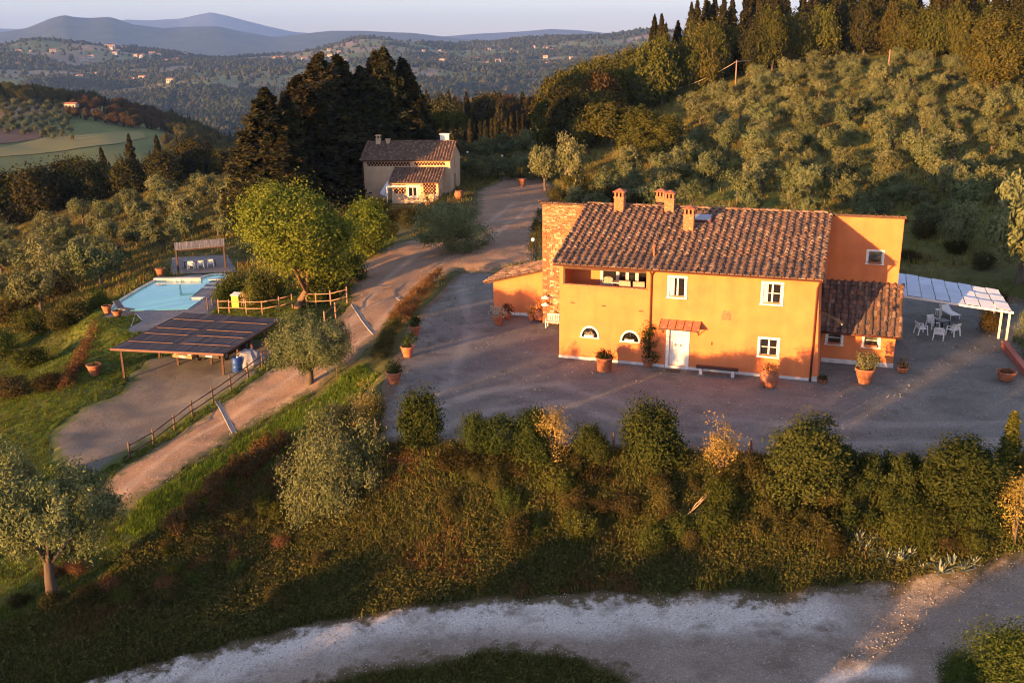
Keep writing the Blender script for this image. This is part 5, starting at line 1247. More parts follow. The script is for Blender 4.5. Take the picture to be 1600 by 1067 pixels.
L_rust = leaf_mat('rust_leaf', (.075,.044,.020), (.16,.085,.036), .14, .15)
L_yellow = leaf_mat('yellow_leaf', (.16,.12,.028), (.46,.35,.11), .35, .12)
L_grass = leaf_mat('grass_blade', (.050,.072,.014), (.105,.118,.026), .3, .25)
L_dry = leaf_mat('dry_grass_blade', (.075,.058,.022), (.155,.105,.042), .3, .25)
L_weed = leaf_mat('weed_leaf', (.048,.060,.018), (.105,.100,.030), .25, .25)
L_gold = leaf_mat('pale_grass_blade', (.10,.115,.025), (.24,.21,.065), .3, .2)
L_agave = leaf_mat('agave_leaf', (.16,.20,.15), (.27,.30,.22), .1, .1)
L_bank = leaf_mat('lush_blade', (.055,.110,.014), (.125,.19,.028), .3, .25)
KINDS = {}
def kind(key, crown, trunk): KINDS.setdefault(key, []).append((crown, trunk))
def make_olive(seed, n, sz, key, H_=4.6, W_=2.5):
    r = np.random.default_rng(seed); lobes = []
    for i in range(r.integers(5, 8)):
        a = r.uniform(0, 6.28); q = r.uniform(.25, .62)*W_; lobes.append((np.array([q*math.cos(a), q*math.sin(a), H_*r.uniform(.42, .74)]), np.array([1,1,.9])*W_*r.uniform(.36, .56)))
    ncl = 72 if n < 9000 else 170
    P, N_, t, cc = clumps(r, lobes, ncl, n, .245 if n < 9000 else .19, (.60, 1.12))
    k = P[:, 2] > (.35 if key != 'olive_bush' else 0); P, N_, t = P[k], N_[k], t[k]
    kind(key, leaf_mesh('crown', P, N_, sz, L_olive, .38, t, .9, r), trunk_mesh('trunk', r, H_, .20, [l[0] for l in lobes], M_bark, .08, .26))
for i in range(7): make_olive(100+i, 5600, .155, 'olive')
def _lowered(seed, n, sz):
    r = np.random.default_rng(seed); lobes = [(np.array([1.5*math.cos(a)*q, 1.5*math.sin(a)*q, r.uniform(.7, 1.9)]), np.array([1.1,1.1,.95])*r.uniform(.8,1.1)) for a, q in [(0,.1),(.9,1),(2,.9),(3.1,1),(4.1,.9),(5.2,1)]]
    P, N_, t, cc = clumps(r, lobes, 150, n, .22, (.6,1.08)); k = P[:, 2] > 0
    kind('olive_bush', leaf_mesh('crown', P[k], N_[k], sz, L_olive, .4, t[k], .9, r), trunk_mesh('trunk', r, 2.6, .12, [l[0] for l in lobes], M_bark, .05, .2))
_lowered(170, 26000, .055)
for i in range(3): make_olive(140+i, 40000, .056, 'olive_near', 4.6, 2.45)
def make_broad(seed, key, n, sz, H_, W_, mat, ncl=90, sig=.8, bark=None, low=.28, core=(.55, .36), split=.34):
    r = np.random.default_rng(seed); lobes = []
    for i in range(r.integers(6, 10)):
        a = r.uniform(0, 6.28); z = r.uniform(low+.08, .82); q = W_*.55*math.sqrt(max(0, 1-((z-.5)/.55)**2))*r.uniform(.5, 1)
        lobes.append((np.array([q*math.cos(a), q*math.sin(a), H_*z]), np.array([1,1,.95])*W_*r.uniform(.34, .50)))
    lobes.append((np.array([0,0,H_*core[0]]), np.array([W_*.7,W_*.7,H_*core[1]])))
    P, N_, t, cc = clumps(r, lobes, ncl, n, sig)
    k = P[:, 2] > .25; P, N_, t = P[k], N_[k], t[k]
    kind(key, leaf_mesh('crown', P, N_, sz, mat, .55, t, .9, r), trunk_mesh('trunk', r, H_, H_*.028, [l[0] for l in lobes[:6]], bark or M_bark, .1, split))
for i in range(6): make_broad(200+i, 'oak', 9500, .255, 11, 4.6, L_oak, 190, .55)
L_shaded_oak = leaf_mat('shaded_oak_leaf', (.016,.022,.009), (.052,.048,.017), .15, .2)  # oak leaves with the shade of the valley wood put into their colour
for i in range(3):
    c_, t_ = KINDS['oak'][i]; c2_ = c_.copy(); c2_.materials[0] = L_shaded_oak; kind('shaded_oak', c2_, t_)
L_russet = leaf_mat('russet_oak_leaf', (.034,.030,.012), (.105,.066,.022), .2, .15)
make_broad(245, 'oak_near', 24000, .15, 11, 4.6, L_oak, 300, .45)
for i in range(2): make_broad(230+i, 'oak_rust', 8000, .25, 10, 4.2, L_russet, 160, .55)
make_broad(250, 'bright', 54000, .085, 8.6, 4.3, L_bright, 230, .42, M_barkw, .33, (.62, .27), .15)
make_broad(251, 'bright_small', 14000, .10, 4.2, 2.2, L_bright, 120, .36, M_barkw, .05)
for i in range(2): make_broad(260+i, 'laurel_tree', 19000, .052, 3.4, 1.5, L_laurel, 240, .17, M_barkw, .15)
def make_conifer(seed, key, n, sz, H_, W_, mat, tiers=26, droop=.18, low=.04, power=.9):
    r = np.random.default_rng(seed); P, N_, T = [], [], []; nb = tiers*7; cnt = n//nb
    lean = r.normal(0, .012, 2)
    for i in range(nb):
        z = low + (1-low)*(i+.5)/nb*1.0; rad = W_*(max(1-z, .0)**power*.97+.02)*r.uniform(.50, 1.22)
        a = r.uniform(0, 6.28); k = cnt
        s = r.beta(2.4, 1.2, k); wid = (.10+.18*s)*rad*.9
        x = s*rad; off = r.normal(0, 1, k)*wid*.55
        zz = z*H_ - droop*rad*s**1.5 + r.normal(0, .16+.05*rad, k)
        px, py = x*math.cos(a)-off*math.sin(a), x*math.sin(a)+off*math.cos(a)
        P.append(np.stack([px+lean[0]*zz, py+lean[1]*zz, zz], 1)); N_.append(np.stack([np.full(k, .5*math.cos(a)), np.full(k, .5*math.sin(a)), np.full(k, .7)], 1)); T.append(.5*r.random()+.5*r.random(k)*s)
    P = np.vstack(P); k = P[:, 2] > .1
    mb = MB(); mb.tube([(0,0,-.5),(0,0,H_*.4),(lean[0]*H_,lean[1]*H_,H_*.97)], [H_*.018,H_*.012,.03], 7)
    kind(key, leaf_mesh('crown', P[k], np.vstack(N_)[k], sz, mat, .42, np.concatenate(T)[k], .7, r), mb.mesh('trunk', M_bark))
for i in range(5): make_conifer(300+i, 'conifer', 21000, .28, 17, 4.4, L_conifer, 30, .22, .02, .72)
for i in range(4): make_conifer(320+i, 'fir', 7500, .30, 13, 3.7, L_conifer, 26, .34, .04, .92)
for i in range(3): make_conifer(340+i, 'cypress', 3200, .26, 9, 1.0, L_conifer, 30, -.5, .01, .45)
make_conifer(350, 'cypress_green', 5200, .085, 2.9, .40, leaf_mat('young_cypress', (.055,.065,.012), (.13,.125,.026), .2, .1), 26, -.6, .01, .42)
def make_bush(seed, key, n, sz, R_, Hh, mat, ncl=40, sig=.2, asp=.5):
    r = np.random.default_rng(seed); lobes = []
    for i in range(r.integers(4, 7)):
        a = r.uniform(0, 6.28); q = R_*r.uniform(.1, .6); lobes.append((np.array([q*math.cos(a), q*math.sin(a), Hh*r.uniform(.35, .68)]), np.array([R_*r.uniform(.38,.6)]*2+[Hh*r.uniform(.28,.42)])))
    P, N_, t, cc = clumps(r, lobes, ncl, n, sig); k = P[:, 2] > -.15
    mb = MB()
    for c in cc[:9]: mb.tube([(0,0,-.2), Vector(c)*.5+Vector((0,0,.1)), Vector(c)], [.035,.022,.008], 5)
    kind(key, leaf_mesh('foliage', P[k], N_[k], sz, mat, asp, t[k], .9, r), mb.mesh('stems', M_bark))
for i in range(5): make_bush(400+i, 'shrub', 5200, .050, 1.0, 1.35, L_shrub, 80, .17)
for i in range(3): make_bush(420+i, 'rust_shrub', 4400, .050, .9, 1.0, L_rust, 45, .20)
for i in range(2): make_bush(430+i, 'laurel_ball', 15000, .048, 1.15, 1.95, L_laurel, 190, .14)
for i in range(2): make_bush(440+i, 'yellow_shrub', 2400, .036, .75, 1.9, L_yellow, 34, .16)
for i in range(3): make_bush(450+i, 'green_shrub', 5600, .055, 1.1, 1.5, leaf_mat('green_shrub_%d' % i, (.026,.040,.010), (.072,.086,.018), .18, .25), 55, .22)
def plant(key, p, name, label, cat, group=None, s=1.0, rz=None, idx=None, sz=None, parts=True, names=('crown','trunk')):
    v = KINDS[key]; c, t = v[(random.randrange(len(v)) if idx is None else idx) % len(v)]
    rz = random.uniform(0, 6.28) if rz is None else rz
    r = thing(name, label, cat, p, rz, group); s3 = (s, s, s) if sz is None else (s, s, sz)
    r.scale = s3
    link(names[0], c, r); link(names[1], t, r)
    return r
_joined = {}
def plant_far(key, p, name, label, cat, group=None, s=1.0, sz=None):
    """far trees: leaves and trunk in one mesh, shared between copies"""
    v = KINDS[key]; i = random.randrange(len(v))
    if (key, i) not in _joined:
        bm = bmesh.new(); c, t = v[i]; n0 = len(c.materials)
        bm.from_mesh(t); nt = len(bm.faces)
        tl = bm.verts.layers.float.new('tint') if 'tint' not in bm.verts.layers.float else bm.verts.layers.float['tint']
        bm.from_mesh(c); bm.faces.ensure_lookup_table()
        me = bpy.data.meshes.new(name); me.materials.append(c.materials[0]); me.materials.append(t.materials[0])
        for k, f in enumerate(bm.faces): f.material_index = 1 if k < nt else 0
        bm.to_mesh(me); bm.free(); _joined[(key, i)] = me
    o = link(name, _joined[(key, i)], None, p, (0, 0, random.uniform(0, 6.28)), (s, s, s if sz is None else sz))
    return tag(o, label, cat, group)
def depth_of(p): return float((np.asarray(p)-CAM_POS) @ FW)
def in_poly(pts, poly):
    return poly_sd(np.asarray(pts, float), np.asarray(poly, float)) < 0
def poisson(x0, x1, y0, y1, dist, seed, tries=30000):
    r = np.random.default_rng(seed); cell = dist/1.4142; grid = {}; out = []
    for _ in range(tries):
        p = (r.uniform(x0, x1), r.uniform(y0, y1)); g = (int(p[0]//cell), int(p[1]//cell)); ok = True
        for i in range(-2, 3):
            for j in range(-2, 3):
                q = grid.get((g[0]+i, g[1]+j))
                if q and (q[0]-p[0])**2+(q[1]-p[1])**2 < dist*dist: ok = False; break
            if not ok: break
        if ok: grid[g] = p; out.append(p)
    return out
def visible_ground(pts):
    """image position of ground points and whether the ground there is in line of sight"""
    P = np.array([(x, y, 0) for x, y in pts], float); P[:, 2] = H(P[:, 0], P[:, 1])
    u, v, z = project(P); return P, u, v, z
# --------------------------------------------------------------- olive groves
olive_n = 0
def grove(poly_img, bounds, dist, seed, label, group, smin, smax, cap=999):
    global olive_n
    pts = poisson(*bounds, dist, seed); P, u, v, z = visible_ground(pts)
    ok = in_poly(np.stack([u, v], 1), poly_img) & (z > 20)
    Q = P[ok]; Q = Q[np.argsort([depth_of(q) for q in Q])]
    pot_ = at(252, 432)
    for q in Q[:cap]:
        if np.hypot(*(q-pot_)[:2]) < 4.2: continue
        s = random.uniform(smin, smax)
        if depth_of(q) < 125: plant('olive', q, 'olive_tree', label, 'tree', group, s, sz=s*random.uniform(.85, 1.1))
        else: plant_far('olive', q, 'olive_tree', label, 'tree', group, s, s*random.uniform(.85, 1.1))
        olive_n += 1
    print('grove', len(Q))
GR = [(905,345),(900,322),(960,290),(1010,262),(1040,215),(1070,170),(1150,135),(1250,108),(1340,98),(1450,102),(1560,118),(1680,135),(1750,420),(1585,425),(1520,394),(1420,376),(1300,362),(1100,352)]
grove(GR, (4, 120, 80, 215), 4.35, 11, 'silvery olive tree in the grove on the hillside behind the farmhouse', 'olive trees on the hillside behind the farmhouse', .58, .92, 212)
GL = [(-60,500),(-60,400),(-60,372),(60,372),(200,326),(330,294),(400,282),(440,310),(420,345),(370,370),(270,378),(262,430),(215,440),(150,462),(120,500),(40,500)]
grove(GL, (-150, -18, 82, 215), 5.4, 12, 'silvery olive tree in the grove on the slope beyond the pool', 'olive trees on the slope beyond the pool', .70, 1.0, 88)
# --------------------------------------------------------------- woods
_ks = {}
def kind_size(key):
    if key not in _ks:
        me = KINDS[key][0][0]; c = np.empty(len(me.vertices)*3, np.float32); me.vertices.foreach_get('co', c); c = c.reshape(-1, 3)
        _ks[key] = (float(np.percentile(c[:,2], 99.3)), float(np.percentile(c[:,0], 98)-np.percentile(c[:,0], 2))*1.05)
    return _ks[key]
def tree_at(key, u, v, top, name, label, cat='tree', group=None, wpx=None, far=False, base_h=None, d=None, **k):
    """plant at the surveyed foot (u,v), as tall as its surveyed top row says"""
    p = at(u, v) if d is None else np.array([*((CAM_POS + ray(u, v)/np.linalg.norm(ray(u, v)[:2])*d)[:2]), 0.0])
    if d is not None: p[2] = h1(p[0], p[1])
    hgt = (v-top)*depth_of(p)/1497*1.04 if d is None else None
    if hgt is None:
        rr = ray(u, top); q = CAM_POS + rr/np.linalg.norm(rr[:2])*d; hgt = q[2]-p[2]
    nat, wid = kind_size(key)
    sz = hgt/nat
    s = wpx*depth_of(p)/1497/wid if wpx else sz
    if far: return plant_far(key, p, name, label, cat, group, s, sz)
    return plant(key, p, name, label, cat, group, s, sz=sz, **k)
# the tall dark conifers behind the cottage
GC = 'tall dark conifers clustered behind the cottage'
for i, (u, top, d, w) in enumerate([(424,142,127,92),(455,150,130,74),(478,122,139,84),(512,88,145,94),(545,92,149,90),(575,108,151,75),(592,86,149,80),(612,78,148,66),(636,95,151,70),(652,128,149,62),(520,150,143,98),(566,160,149,88),(600,165,152,78),(490,190,130,88),(445,215,124,84),(402,205,128,62),(660,150,154,52),(624,140,153,72)]):
    lab = {0:'broad lit conifer at the left end of the dark cluster behind the cottage',7:'tallest spire of the dark conifer cluster behind the cottage',9:'conifer at the right end of the dark cluster, nearest the umbrella pine'}.get(i, 'tall dark conifer standing in the dense cluster behind the cottage')
    tree_at('conifer', u, 300, top, 'conifer_tree', lab, 'tree', GC, wpx=w*1.3, d=d)
# forest on the right hill: broadleaved edge, conifers behind up to the skyline
edge_px = [(868,232),(885,238),(905,225),(940,205),(985,185),(1030,165),(1075,150),(1120,135),(1165,122),(1210,110),(1260,98),(1310,92),(1360,90),(1410,92),(1460,95),(1510,98),(1560,105),(1610,110),(1660,115)]
edge_px = [(u*.5+u2*.5, v*.5+v2*.5) for (u,v),(u2,v2) in zip(edge_px, edge_px[1:])][::2]+edge_px
GF = 'forest trees on the hill above the olive grove'
fn = 0
for row in range(7):
    for (u, v) in edge_px:
        d0 = np.linalg.norm(at(u, v)[:2]); d = d0 + row*6.2 + random.uniform(-2.2, 2.2); uu = u + random.uniform(-12, 12) + (row % 2)*13
        rr = ray(uu, v); p = CAM_POS + rr/np.linalg.norm(rr[:2])*d; p[2] = h1(p[0], p[1])
        q = random.random(); wide = random.uniform(.62, .92)
        if uu < 1010: key, h = ('oak_rust' if q < .06 else 'shaded_oak' if q < .14 else 'oak'), random.uniform(.95, 1.3)
        elif row < 2: key, h = ('oak_rust' if q < .10 else 'fir' if q < .18 else 'shaded_oak' if q < .38 else 'oak'), random.uniform(.92, 1.32)
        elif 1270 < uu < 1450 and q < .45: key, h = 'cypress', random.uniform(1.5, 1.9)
        elif row < 4: key, h = ('fir' if q < .6 else 'shaded_oak' if q < .8 else 'oak'), random.uniform(1.0, 1.3)
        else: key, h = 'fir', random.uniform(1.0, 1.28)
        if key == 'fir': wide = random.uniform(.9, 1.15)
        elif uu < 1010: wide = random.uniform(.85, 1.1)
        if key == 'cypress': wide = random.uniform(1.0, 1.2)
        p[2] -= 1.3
        lab = {'shaded_oak':'dark green broadleaved tree in the forest edge above the olive grove','oak':'dark green broadleaved tree in the forest edge above the olive grove','oak_rust':'rust-brown broadleaved tree in the forest above the olive grove','fir':'dark pointed conifer in the forest on the hilltop','cypress':'narrow dark cypress rising from the hilltop forest'}[key]
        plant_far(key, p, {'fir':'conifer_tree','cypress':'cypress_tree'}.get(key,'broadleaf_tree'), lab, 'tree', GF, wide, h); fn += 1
# solitary and border trees
tree_at('oak_near', 1020, 262, 178, 'oak_tree', 'big lit broadleaved tree standing alone at the foot of the olive hill', wpx=85)
tree_at('oak', 955, 228, 165, 'oak_tree', 'dark broadleaved tree between the court and the forest edge', wpx=75)
tree_at('oak', 915, 238, 178, 'oak_tree', 'small dark tree under the forest edge by the steps', wpx=50)
tree_at('oak_near', 1555, 160, 38, 'oak_tree', 'tall leafy green tree at the upper right of the olive hill', wpx=95)
tree_at('olive', 1592, 440, 296, 'olive_tree', 'tall gold-lit tree over the pergola at the right edge', wpx=95)
tree_at('olive', 1668, 540, 380, 'olive_tree', 'leafy olive leaning in from the right edge beyond the red wall', wpx=95)
tree_at('olive_bush', 1615, 560, 490, 'olive_tree', 'low bushy olive behind the red wall', wpx=50)
for i, (u, v, t_) in enumerate([(852,298,232),(888,302,226)]): tree_at('olive', u, v, t_, 'olive_tree', ['left of the two round gold-lit trees by the court lamp','right of the two round gold-lit trees by the court lamp'][i], wpx=44)
for i in range(11):
    u = 738+i*12.5+random.uniform(-3,3); plant('olive', at(u, 285-random.uniform(0,8)), 'olive_tree', 'grey-green olive in the shaded row beside the cottage court', 'tree', 'olive row beside the cottage court', random.uniform(.75,.95))
for i in range(9):
    u = 738+i*12.5; p = CAM_POS+ray(u,260)/np.linalg.norm(ray(u,260)[:2])*168; p[2]=h1(p[0],p[1]); plant('olive', p, 'olive_tree', 'grey-green olive in the shaded row beside the cottage court', 'tree', 'olive row beside the cottage court', random.uniform(.8,1.0))
for i in range(13):
    u = 735+i*8.2; p = CAM_POS+ray(u,240)/np.linalg.norm(ray(u,240)[:2])*(182+random.uniform(-1,1)); p[2]=h1(p[0],p[1]); plant_far('cypress', p, 'cypress_tree', 'small slender cypress in the screen behind the court olives', 'tree', 'cypress screen behind the court', random.uniform(.62,.75), random.uniform(.62,.8))
# umbrella pine
r_ = np.random.default_rng(77); lobes = [(np.array([q*math.cos(a),q*math.sin(a),7.6+r_.uniform(-.3,.4)]), np.array([1.7,1.7,.75])) for q, a in [(0,0),(1.9,0),(1.9,1.3),(1.9,2.6),(1.9,3.9),(1.9,5.2)]]
P, N_, t, cc = clumps(r_, lobes, 90, 5000, .32); kind('umbrella', leaf_mesh('crown', P, N_+[0,0,.4], .24, L_oak, .45, t, .8, r_), trunk_mesh('trunk', r_, 7.6, .2, [l[0] for l in lobes], M_bark, .05, .7))
p = CAM_POS+ray(701,240)/np.linalg.norm(ray(701,240)[:2])*160; p[2]=h1(p[0],p[1]); q = CAM_POS+ray(701,178)/np.linalg.norm(ray(701,178)[:2])*160
plant('umbrella', p, 'umbrella_pine', 'flat-topped umbrella pine rising behind the cottage roof', 'tree', None, 1.0, sz=(q[2]-p[2])/8.5)
# wood beyond the court, and the valley woods at the left
GM = 'trees of the wood beyond the court'
for i in range(52):
    u = random.uniform(660, 872); d = random.uniform(262, 345); rr = ray(u, 200); p = CAM_POS+rr/np.linalg.norm(rr[:2])*d; p[2]=h1(p[0],p[1]); top = CAM_POS+ray(u, random.uniform(143,166))/np.linalg.norm(ray(u,150)[:2])*d
    key = 'fir' if random.random()<.6 else 'oak_rust' if random.random()<.3 else 'shaded_oak'; s = max(.6,(top[2]-p[2])/{'fir':13,'shaded_oak':11,'oak_rust':10}[key]); plant_far(key, p, {'fir':'conifer_tree'}.get(key,'broadleaf_tree'), {'fir':'dark conifer in the wood beyond the court','shaded_oak':'dark broadleaved tree in the wood beyond the court','oak_rust':'brownish broadleaved tree in the wood beyond the court'}[key], 'tree', GM, min(s,1.25), s)
GV = 'trees of the valley wood beyond the lower olive slope'
VW = [(-80,330),(-80,232),(80,222),(200,212),(240,190),(300,185),(420,190),(430,272),(330,284),(200,316),(60,362),(-60,380)]
vw = poisson(-190, -30, 178, 345, 8.6, 31); P, u, v, z = visible_ground(vw)
k = (u > -60) & (u < 430); P, u = P[k], u[k]; P = P[np.argsort(-P[:,1])]
vn = 0
for p, uu in zip(P, u):
    if uu > 380 and p[1] < 215: continue
    sdg = p[2]; key = 'fir' if (random.random() < .12 or 215 < uu < 275 and random.random()<.5) else 'oak_rust' if random.random() < .05 else 'shaded_oak' if random.random() < .8 else 'oak'
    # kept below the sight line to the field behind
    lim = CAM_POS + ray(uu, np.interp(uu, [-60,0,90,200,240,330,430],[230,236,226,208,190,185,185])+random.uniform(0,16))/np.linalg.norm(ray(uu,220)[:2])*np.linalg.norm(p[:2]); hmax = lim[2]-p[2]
    nat = {'fir':13,'oak':11,'oak_rust':10,'shaded_oak':11}[key]; h = min(random.uniform(.85,1.35), hmax/nat)
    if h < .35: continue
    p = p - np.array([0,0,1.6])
    plant_far(key, p, {'fir':'conifer_tree'}.get(key,'broadleaf_tree'), {'fir':'dark conifer in the valley wood beyond the lower olive slope','oak':'dark broadleaved tree in the valley wood beyond the lower olive slope','shaded_oak':'dark broadleaved tree in the valley wood beyond the lower olive slope','oak_rust':'brownish broadleaved tree in the valley wood beyond the lower olive slope'}[key], 'tree', GV, max(h,.6), h); vn += 1
print('forest', fn, 'valley', vn, 'olives', olive_n)
# --------------------------------------------------------------- trees close by
tree_at('bright', 466, 481, 300, 'mulberry_tree', 'big bright green tree with forked trunk beside the pale fence', wpx=160)
tree_at('bright_small', 577, 400, 318, 'young_tree', 'bushy bright green tree in front of the cottage terrace', wpx=62)
tree_at('olive_bush', 702, 392, 316, 'olive_tree', 'dark shaded olive at the bend of the drive before the cottage', wpx=110)
tree_at('olive_near', 484, 600, 500, 'olive_tree', 'round gold-grey olive standing beside the drive above the grass strip', wpx=120, idx=0)
tree_at('olive_bush', 520, 800, 652, 'olive_tree', 'tall spreading olive on the bank beside the yard corner', wpx=130)
tree_at('olive_near', 84, 936, 744, 'olive_tree', 'large spreading grey-green olive at the lower left', wpx=178, idx=2)
tree_at('olive_near', 20, 800, 745, 'olive_tree', 'low olive half out of view at the left edge below the lawn', wpx=90, idx=0)
for i, (u, v, t_, w) in enumerate([(655,340,322,30),(620,345,325,40),(590,335,312,40),(560,360,320,50),(640,352,330,40),(690,330,312,30),(605,372,345,35)]):
    tree_at('shrub', u, v, t_, 'shrub', 'dark shrub on the terrace slope below the cottage', 'shrub', 'shrubs below the cottage terrace', wpx=w, names=('foliage','stems'))
for i, (u, v, t_, w) in enumerate([(400,478,425,50),(370,470,430,50),(430,470,430,40),(500,470,425,60),(530,462,415,55),(545,440,395,50),(350,478,445,36)]):
    tree_at('green_shrub', u, v, t_, 'shrub', 'dark leafy shrub massed behind the pale rail fence', 'shrub', 'shrubs behind the pale fence', wpx=w, names=('foliage','stems'))
# hedge between drive and yard
def hedge(pts, w, h, n, sz, mat, name, label, cat='hedge', z0=None):
    P = [at(u, v) if len(q) == 2 else on_z(*q) for q in pts for u, v in [q[:2]]]; o = P[0]; t = thing(name, label, cat, o)
    seg = [np.linalg.norm(b-a) for a, b in zip(P, P[1:])]; L = sum(seg); r = np.random.default_rng(len(label)+n); ncl = max(12, int(L*9)); C_ = []
    for _ in range(ncl):
        s = r.uniform(0, L); i = 0
        while i < len(seg)-1 and s > seg[i]: s -= seg[i]; i += 1
        a, b = P[i], P[i+1]; d = (b-a)/seg[i]; side = np.array([-d[1], d[0], 0]); ang = r.uniform(-.15, math.pi+.15)
        C_.append(a+d*s-o+side*(w/2*math.cos(ang)*r.uniform(.6,1))+np.array([0,0,h*(.15+.85*abs(math.sin(ang))*r.uniform(.55,1.05))]))
    C_ = np.array(C_); n = int(n*2.1); sz *= .62; k = r.integers(0, ncl, n); Q = C_[k]+r.normal(0, 1, (n,3))*.16; N_ = Q-C_[k]; N_ /= np.linalg.norm(N_,axis=1)[:,None]; ct = r.random(ncl)
    link('foliage', leaf_mesh('foliage', Q, N_+[0,0,.4], sz, mat, .5, .55*ct[k]+.45*r.random(n), .9, r), t)
    mb = MB()
    for c in C_[:min(30,ncl)]: mb.tube([(c[0],c[1],c[2]-h*.9-.1),(c[0],c[1],c[2])], [.02,.008], 5)
    link('stems', mb.mesh('stems', M_bark), t); return t
hedge([(688,437),(668,452),(645,478),(622,505)], 1.1, 1.05, 6500, .085, L_rust, 'hedge', 'brownish clipped hedge between the drive and the yard')
hedge([(620,508),(605,535),(592,565)], .9, .7, 3500, .085, L_shrub, 'hedge', 'low ragged green hedge at the lower end of the yard side')
hedge([(150,512),(135,545),(118,580),(100,612)], .8, .7, 3200, .09, L_rust, 'hedge', 'rust-red low hedge running down the lawn toward the pool')
hedge([(445,692),(400,725),(350,768),(300,808),(255,850)], 1.6, 1.0, 9000, .085, L_rust, 'hedge', 'long reddish-brown hedge running down the bank below the grass strip')
hedge([(840,398),(842,372),(846,352)], 1.6, 1.7, 4000, .09, L_shrub, 'hedge', 'dark hedge at the edge of the drive behind the lean-to')
# --------------------------------------------------------------- the bank below the yard
def at_h(u, v, h): return None
tree_at('laurel_ball', 660, 708, 614, 'laurel_shrub', 'ball-shaped clipped dark shrub at the yard corner', 'shrub', wpx=88, names=('foliage','stems'))
tree_at('laurel_ball', 748, 712, 650, 'laurel_shrub', 'low dark evergreen between the ball shrub and the wide shrub', 'shrub', wpx=60, names=('foliage','stems'))
tree_at('laurel_ball', 808, 712, 640, 'laurel_shrub', 'wide low evergreen left of the yellow flowering shrub', 'shrub', wpx=95, names=('foliage','stems'))
tree_at('laurel_ball', 925, 725, 668, 'laurel_shrub', 'dark evergreen right of the yellow flowering shrub', 'shrub', wpx=66, names=('foliage','stems'))
tree_at('laurel_ball', 1018, 735, 640, 'laurel_shrub', 'broad dark evergreen in the middle of the yard edge', 'shrub', wpx=115, names=('foliage','stems'))
tree_at('laurel_tree', 1254, 792, 657, 'laurel_tree', 'round-crowned laurel tree with a pale trunk on the bank', 'tree', wpx=118)
tree_at('laurel_tree', 1500, 812, 690, 'laurel_tree', 'wide round laurel tree beside the young cypress', 'tree', wpx=120, idx=1)
tree_at('laurel_tree', 1598, 815, 765, 'laurel_tree', 'laurel bush cut off by the right edge', 'tree', wpx=60, idx=1)
tree_at('yellow_shrub', 866, 722, 632, 'yellow_shrub', 'sparse yellow-flowering shrub at the yard edge between two evergreens', 'shrub', wpx=52, names=('foliage','stems'))
tree_at('yellow_shrub', 1130, 736, 650, 'yellow_shrub', 'yellow-leaved shrub left of the round laurel tree', 'shrub', wpx=60, names=('foliage','stems'))
tree_at('yellow_shrub', 1585, 852, 738, 'yellow_shrub', 'yellow-leaved shrub lit at the right edge above the road', 'shrub', wpx=62, names=('foliage','stems'))
tree_at('yellow_shrub', 566, 668, 598, 'yellow_shrub', 'yellow-orange shrub at the corner below the yard pots', 'shrub', wpx=58, names=('foliage','stems'))
tree_at('yellow_shrub', 520, 680, 628, 'yellow_shrub', 'smaller orange-tinted shrub on the bank above the spreading olive', 'shrub', wpx=34, names=('foliage','stems'))
tree_at('cypress_green', 1570, 742, 645, 'young_cypress', 'young pointed cypress at the right of the hedge', 'tree', wpx=27)
tree_at('cypress_green', 1600, 750, 692, 'young_cypress', 'short young cypress cut by the right edge', 'tree', wpx=24)
hedge([(1300,745),(1370,760),(1450,765),(1560,775)], 2.6, 1.45, 17000, .085, L_laurel, 'hedge', 'dense dark green hedge covering the top of the bank at the right')
hedge([(1310,800),(1400,808),(1480,815),(1560,812)], 2.4, 1.3, 13000, .085, L_laurel, 'hedge', 'dark lower hedge on the bank under the dark hedge')
hedge([(1140,748),(1200,758),(1290,770)], 1.8, 1.1, 8000, .08, L_shrub, 'hedge', 'mixed brown hedge on the bank below the round laurel tree')
hedge([(690,722),(780,728),(880,735),(960,745)], 1.4, .45, 8000, .08, L_shrub, 'hedge', 'low brownish undergrowth hedge below the evergreens')
hedge([(1170,820),(1230,828),(1300,838)], 1.8, 1.0, 6000, .08, L_shrub, 'hedge', 'dark scrub hedge on the mid bank under the laurel trunk')
r_ = np.random.default_rng(8); bn = 0
for _ in range(95):
    u = r_.uniform(640, 1560); v = r_.uniform(735, 880) if u < 1280 else r_.uniform(840, 872)
    if r_.random() < (v-735)/190: continue
    k = r_.choice(['shrub','shrub','shrub','rust_shrub','green_shrub','green_shrub']); p = at(u, v); s = r_.uniform(.3, .95)
    plant(k, p, 'shrub', {'shrub':'olive-brown wild shrub on the bank below the yard','rust_shrub':'reddish dry shrub on the bank below the yard','green_shrub':'green wild shrub on the bank below the yard'}[k], 'shrub', 'wild shrubs on the bank', s, sz=s*r_.uniform(.8,1.5), names=('foliage','stems')); bn += 1
for _ in range(55):
    u = r_.uniform(0, 560); v = r_.uniform(760, 960); p = at(u, v)
    if poly_sd(p[None,:2], DRIVE)[0] < 3 or poly_sd(p[None,:2], ROAD)[0] < 1.5 or poly_sd(p[None,:2], PARK)[0] < 2 or poly_sd(p[None,:2], STRIP)[0] < .5: continue
    k = r_.choice(['shrub','rust_shrub','green_shrub']); s = r_.uniform(.3, .7); plant(k, p, 'shrub', {'shrub':'low brown scrub on the slope toward the road','rust_shrub':'low rusty scrub on the slope toward the road','green_shrub':'low green scrub on the slope toward the road'}[k], 'shrub', 'low scrub on the lower slope', s, sz=s*.8, names=('foliage','stems'))
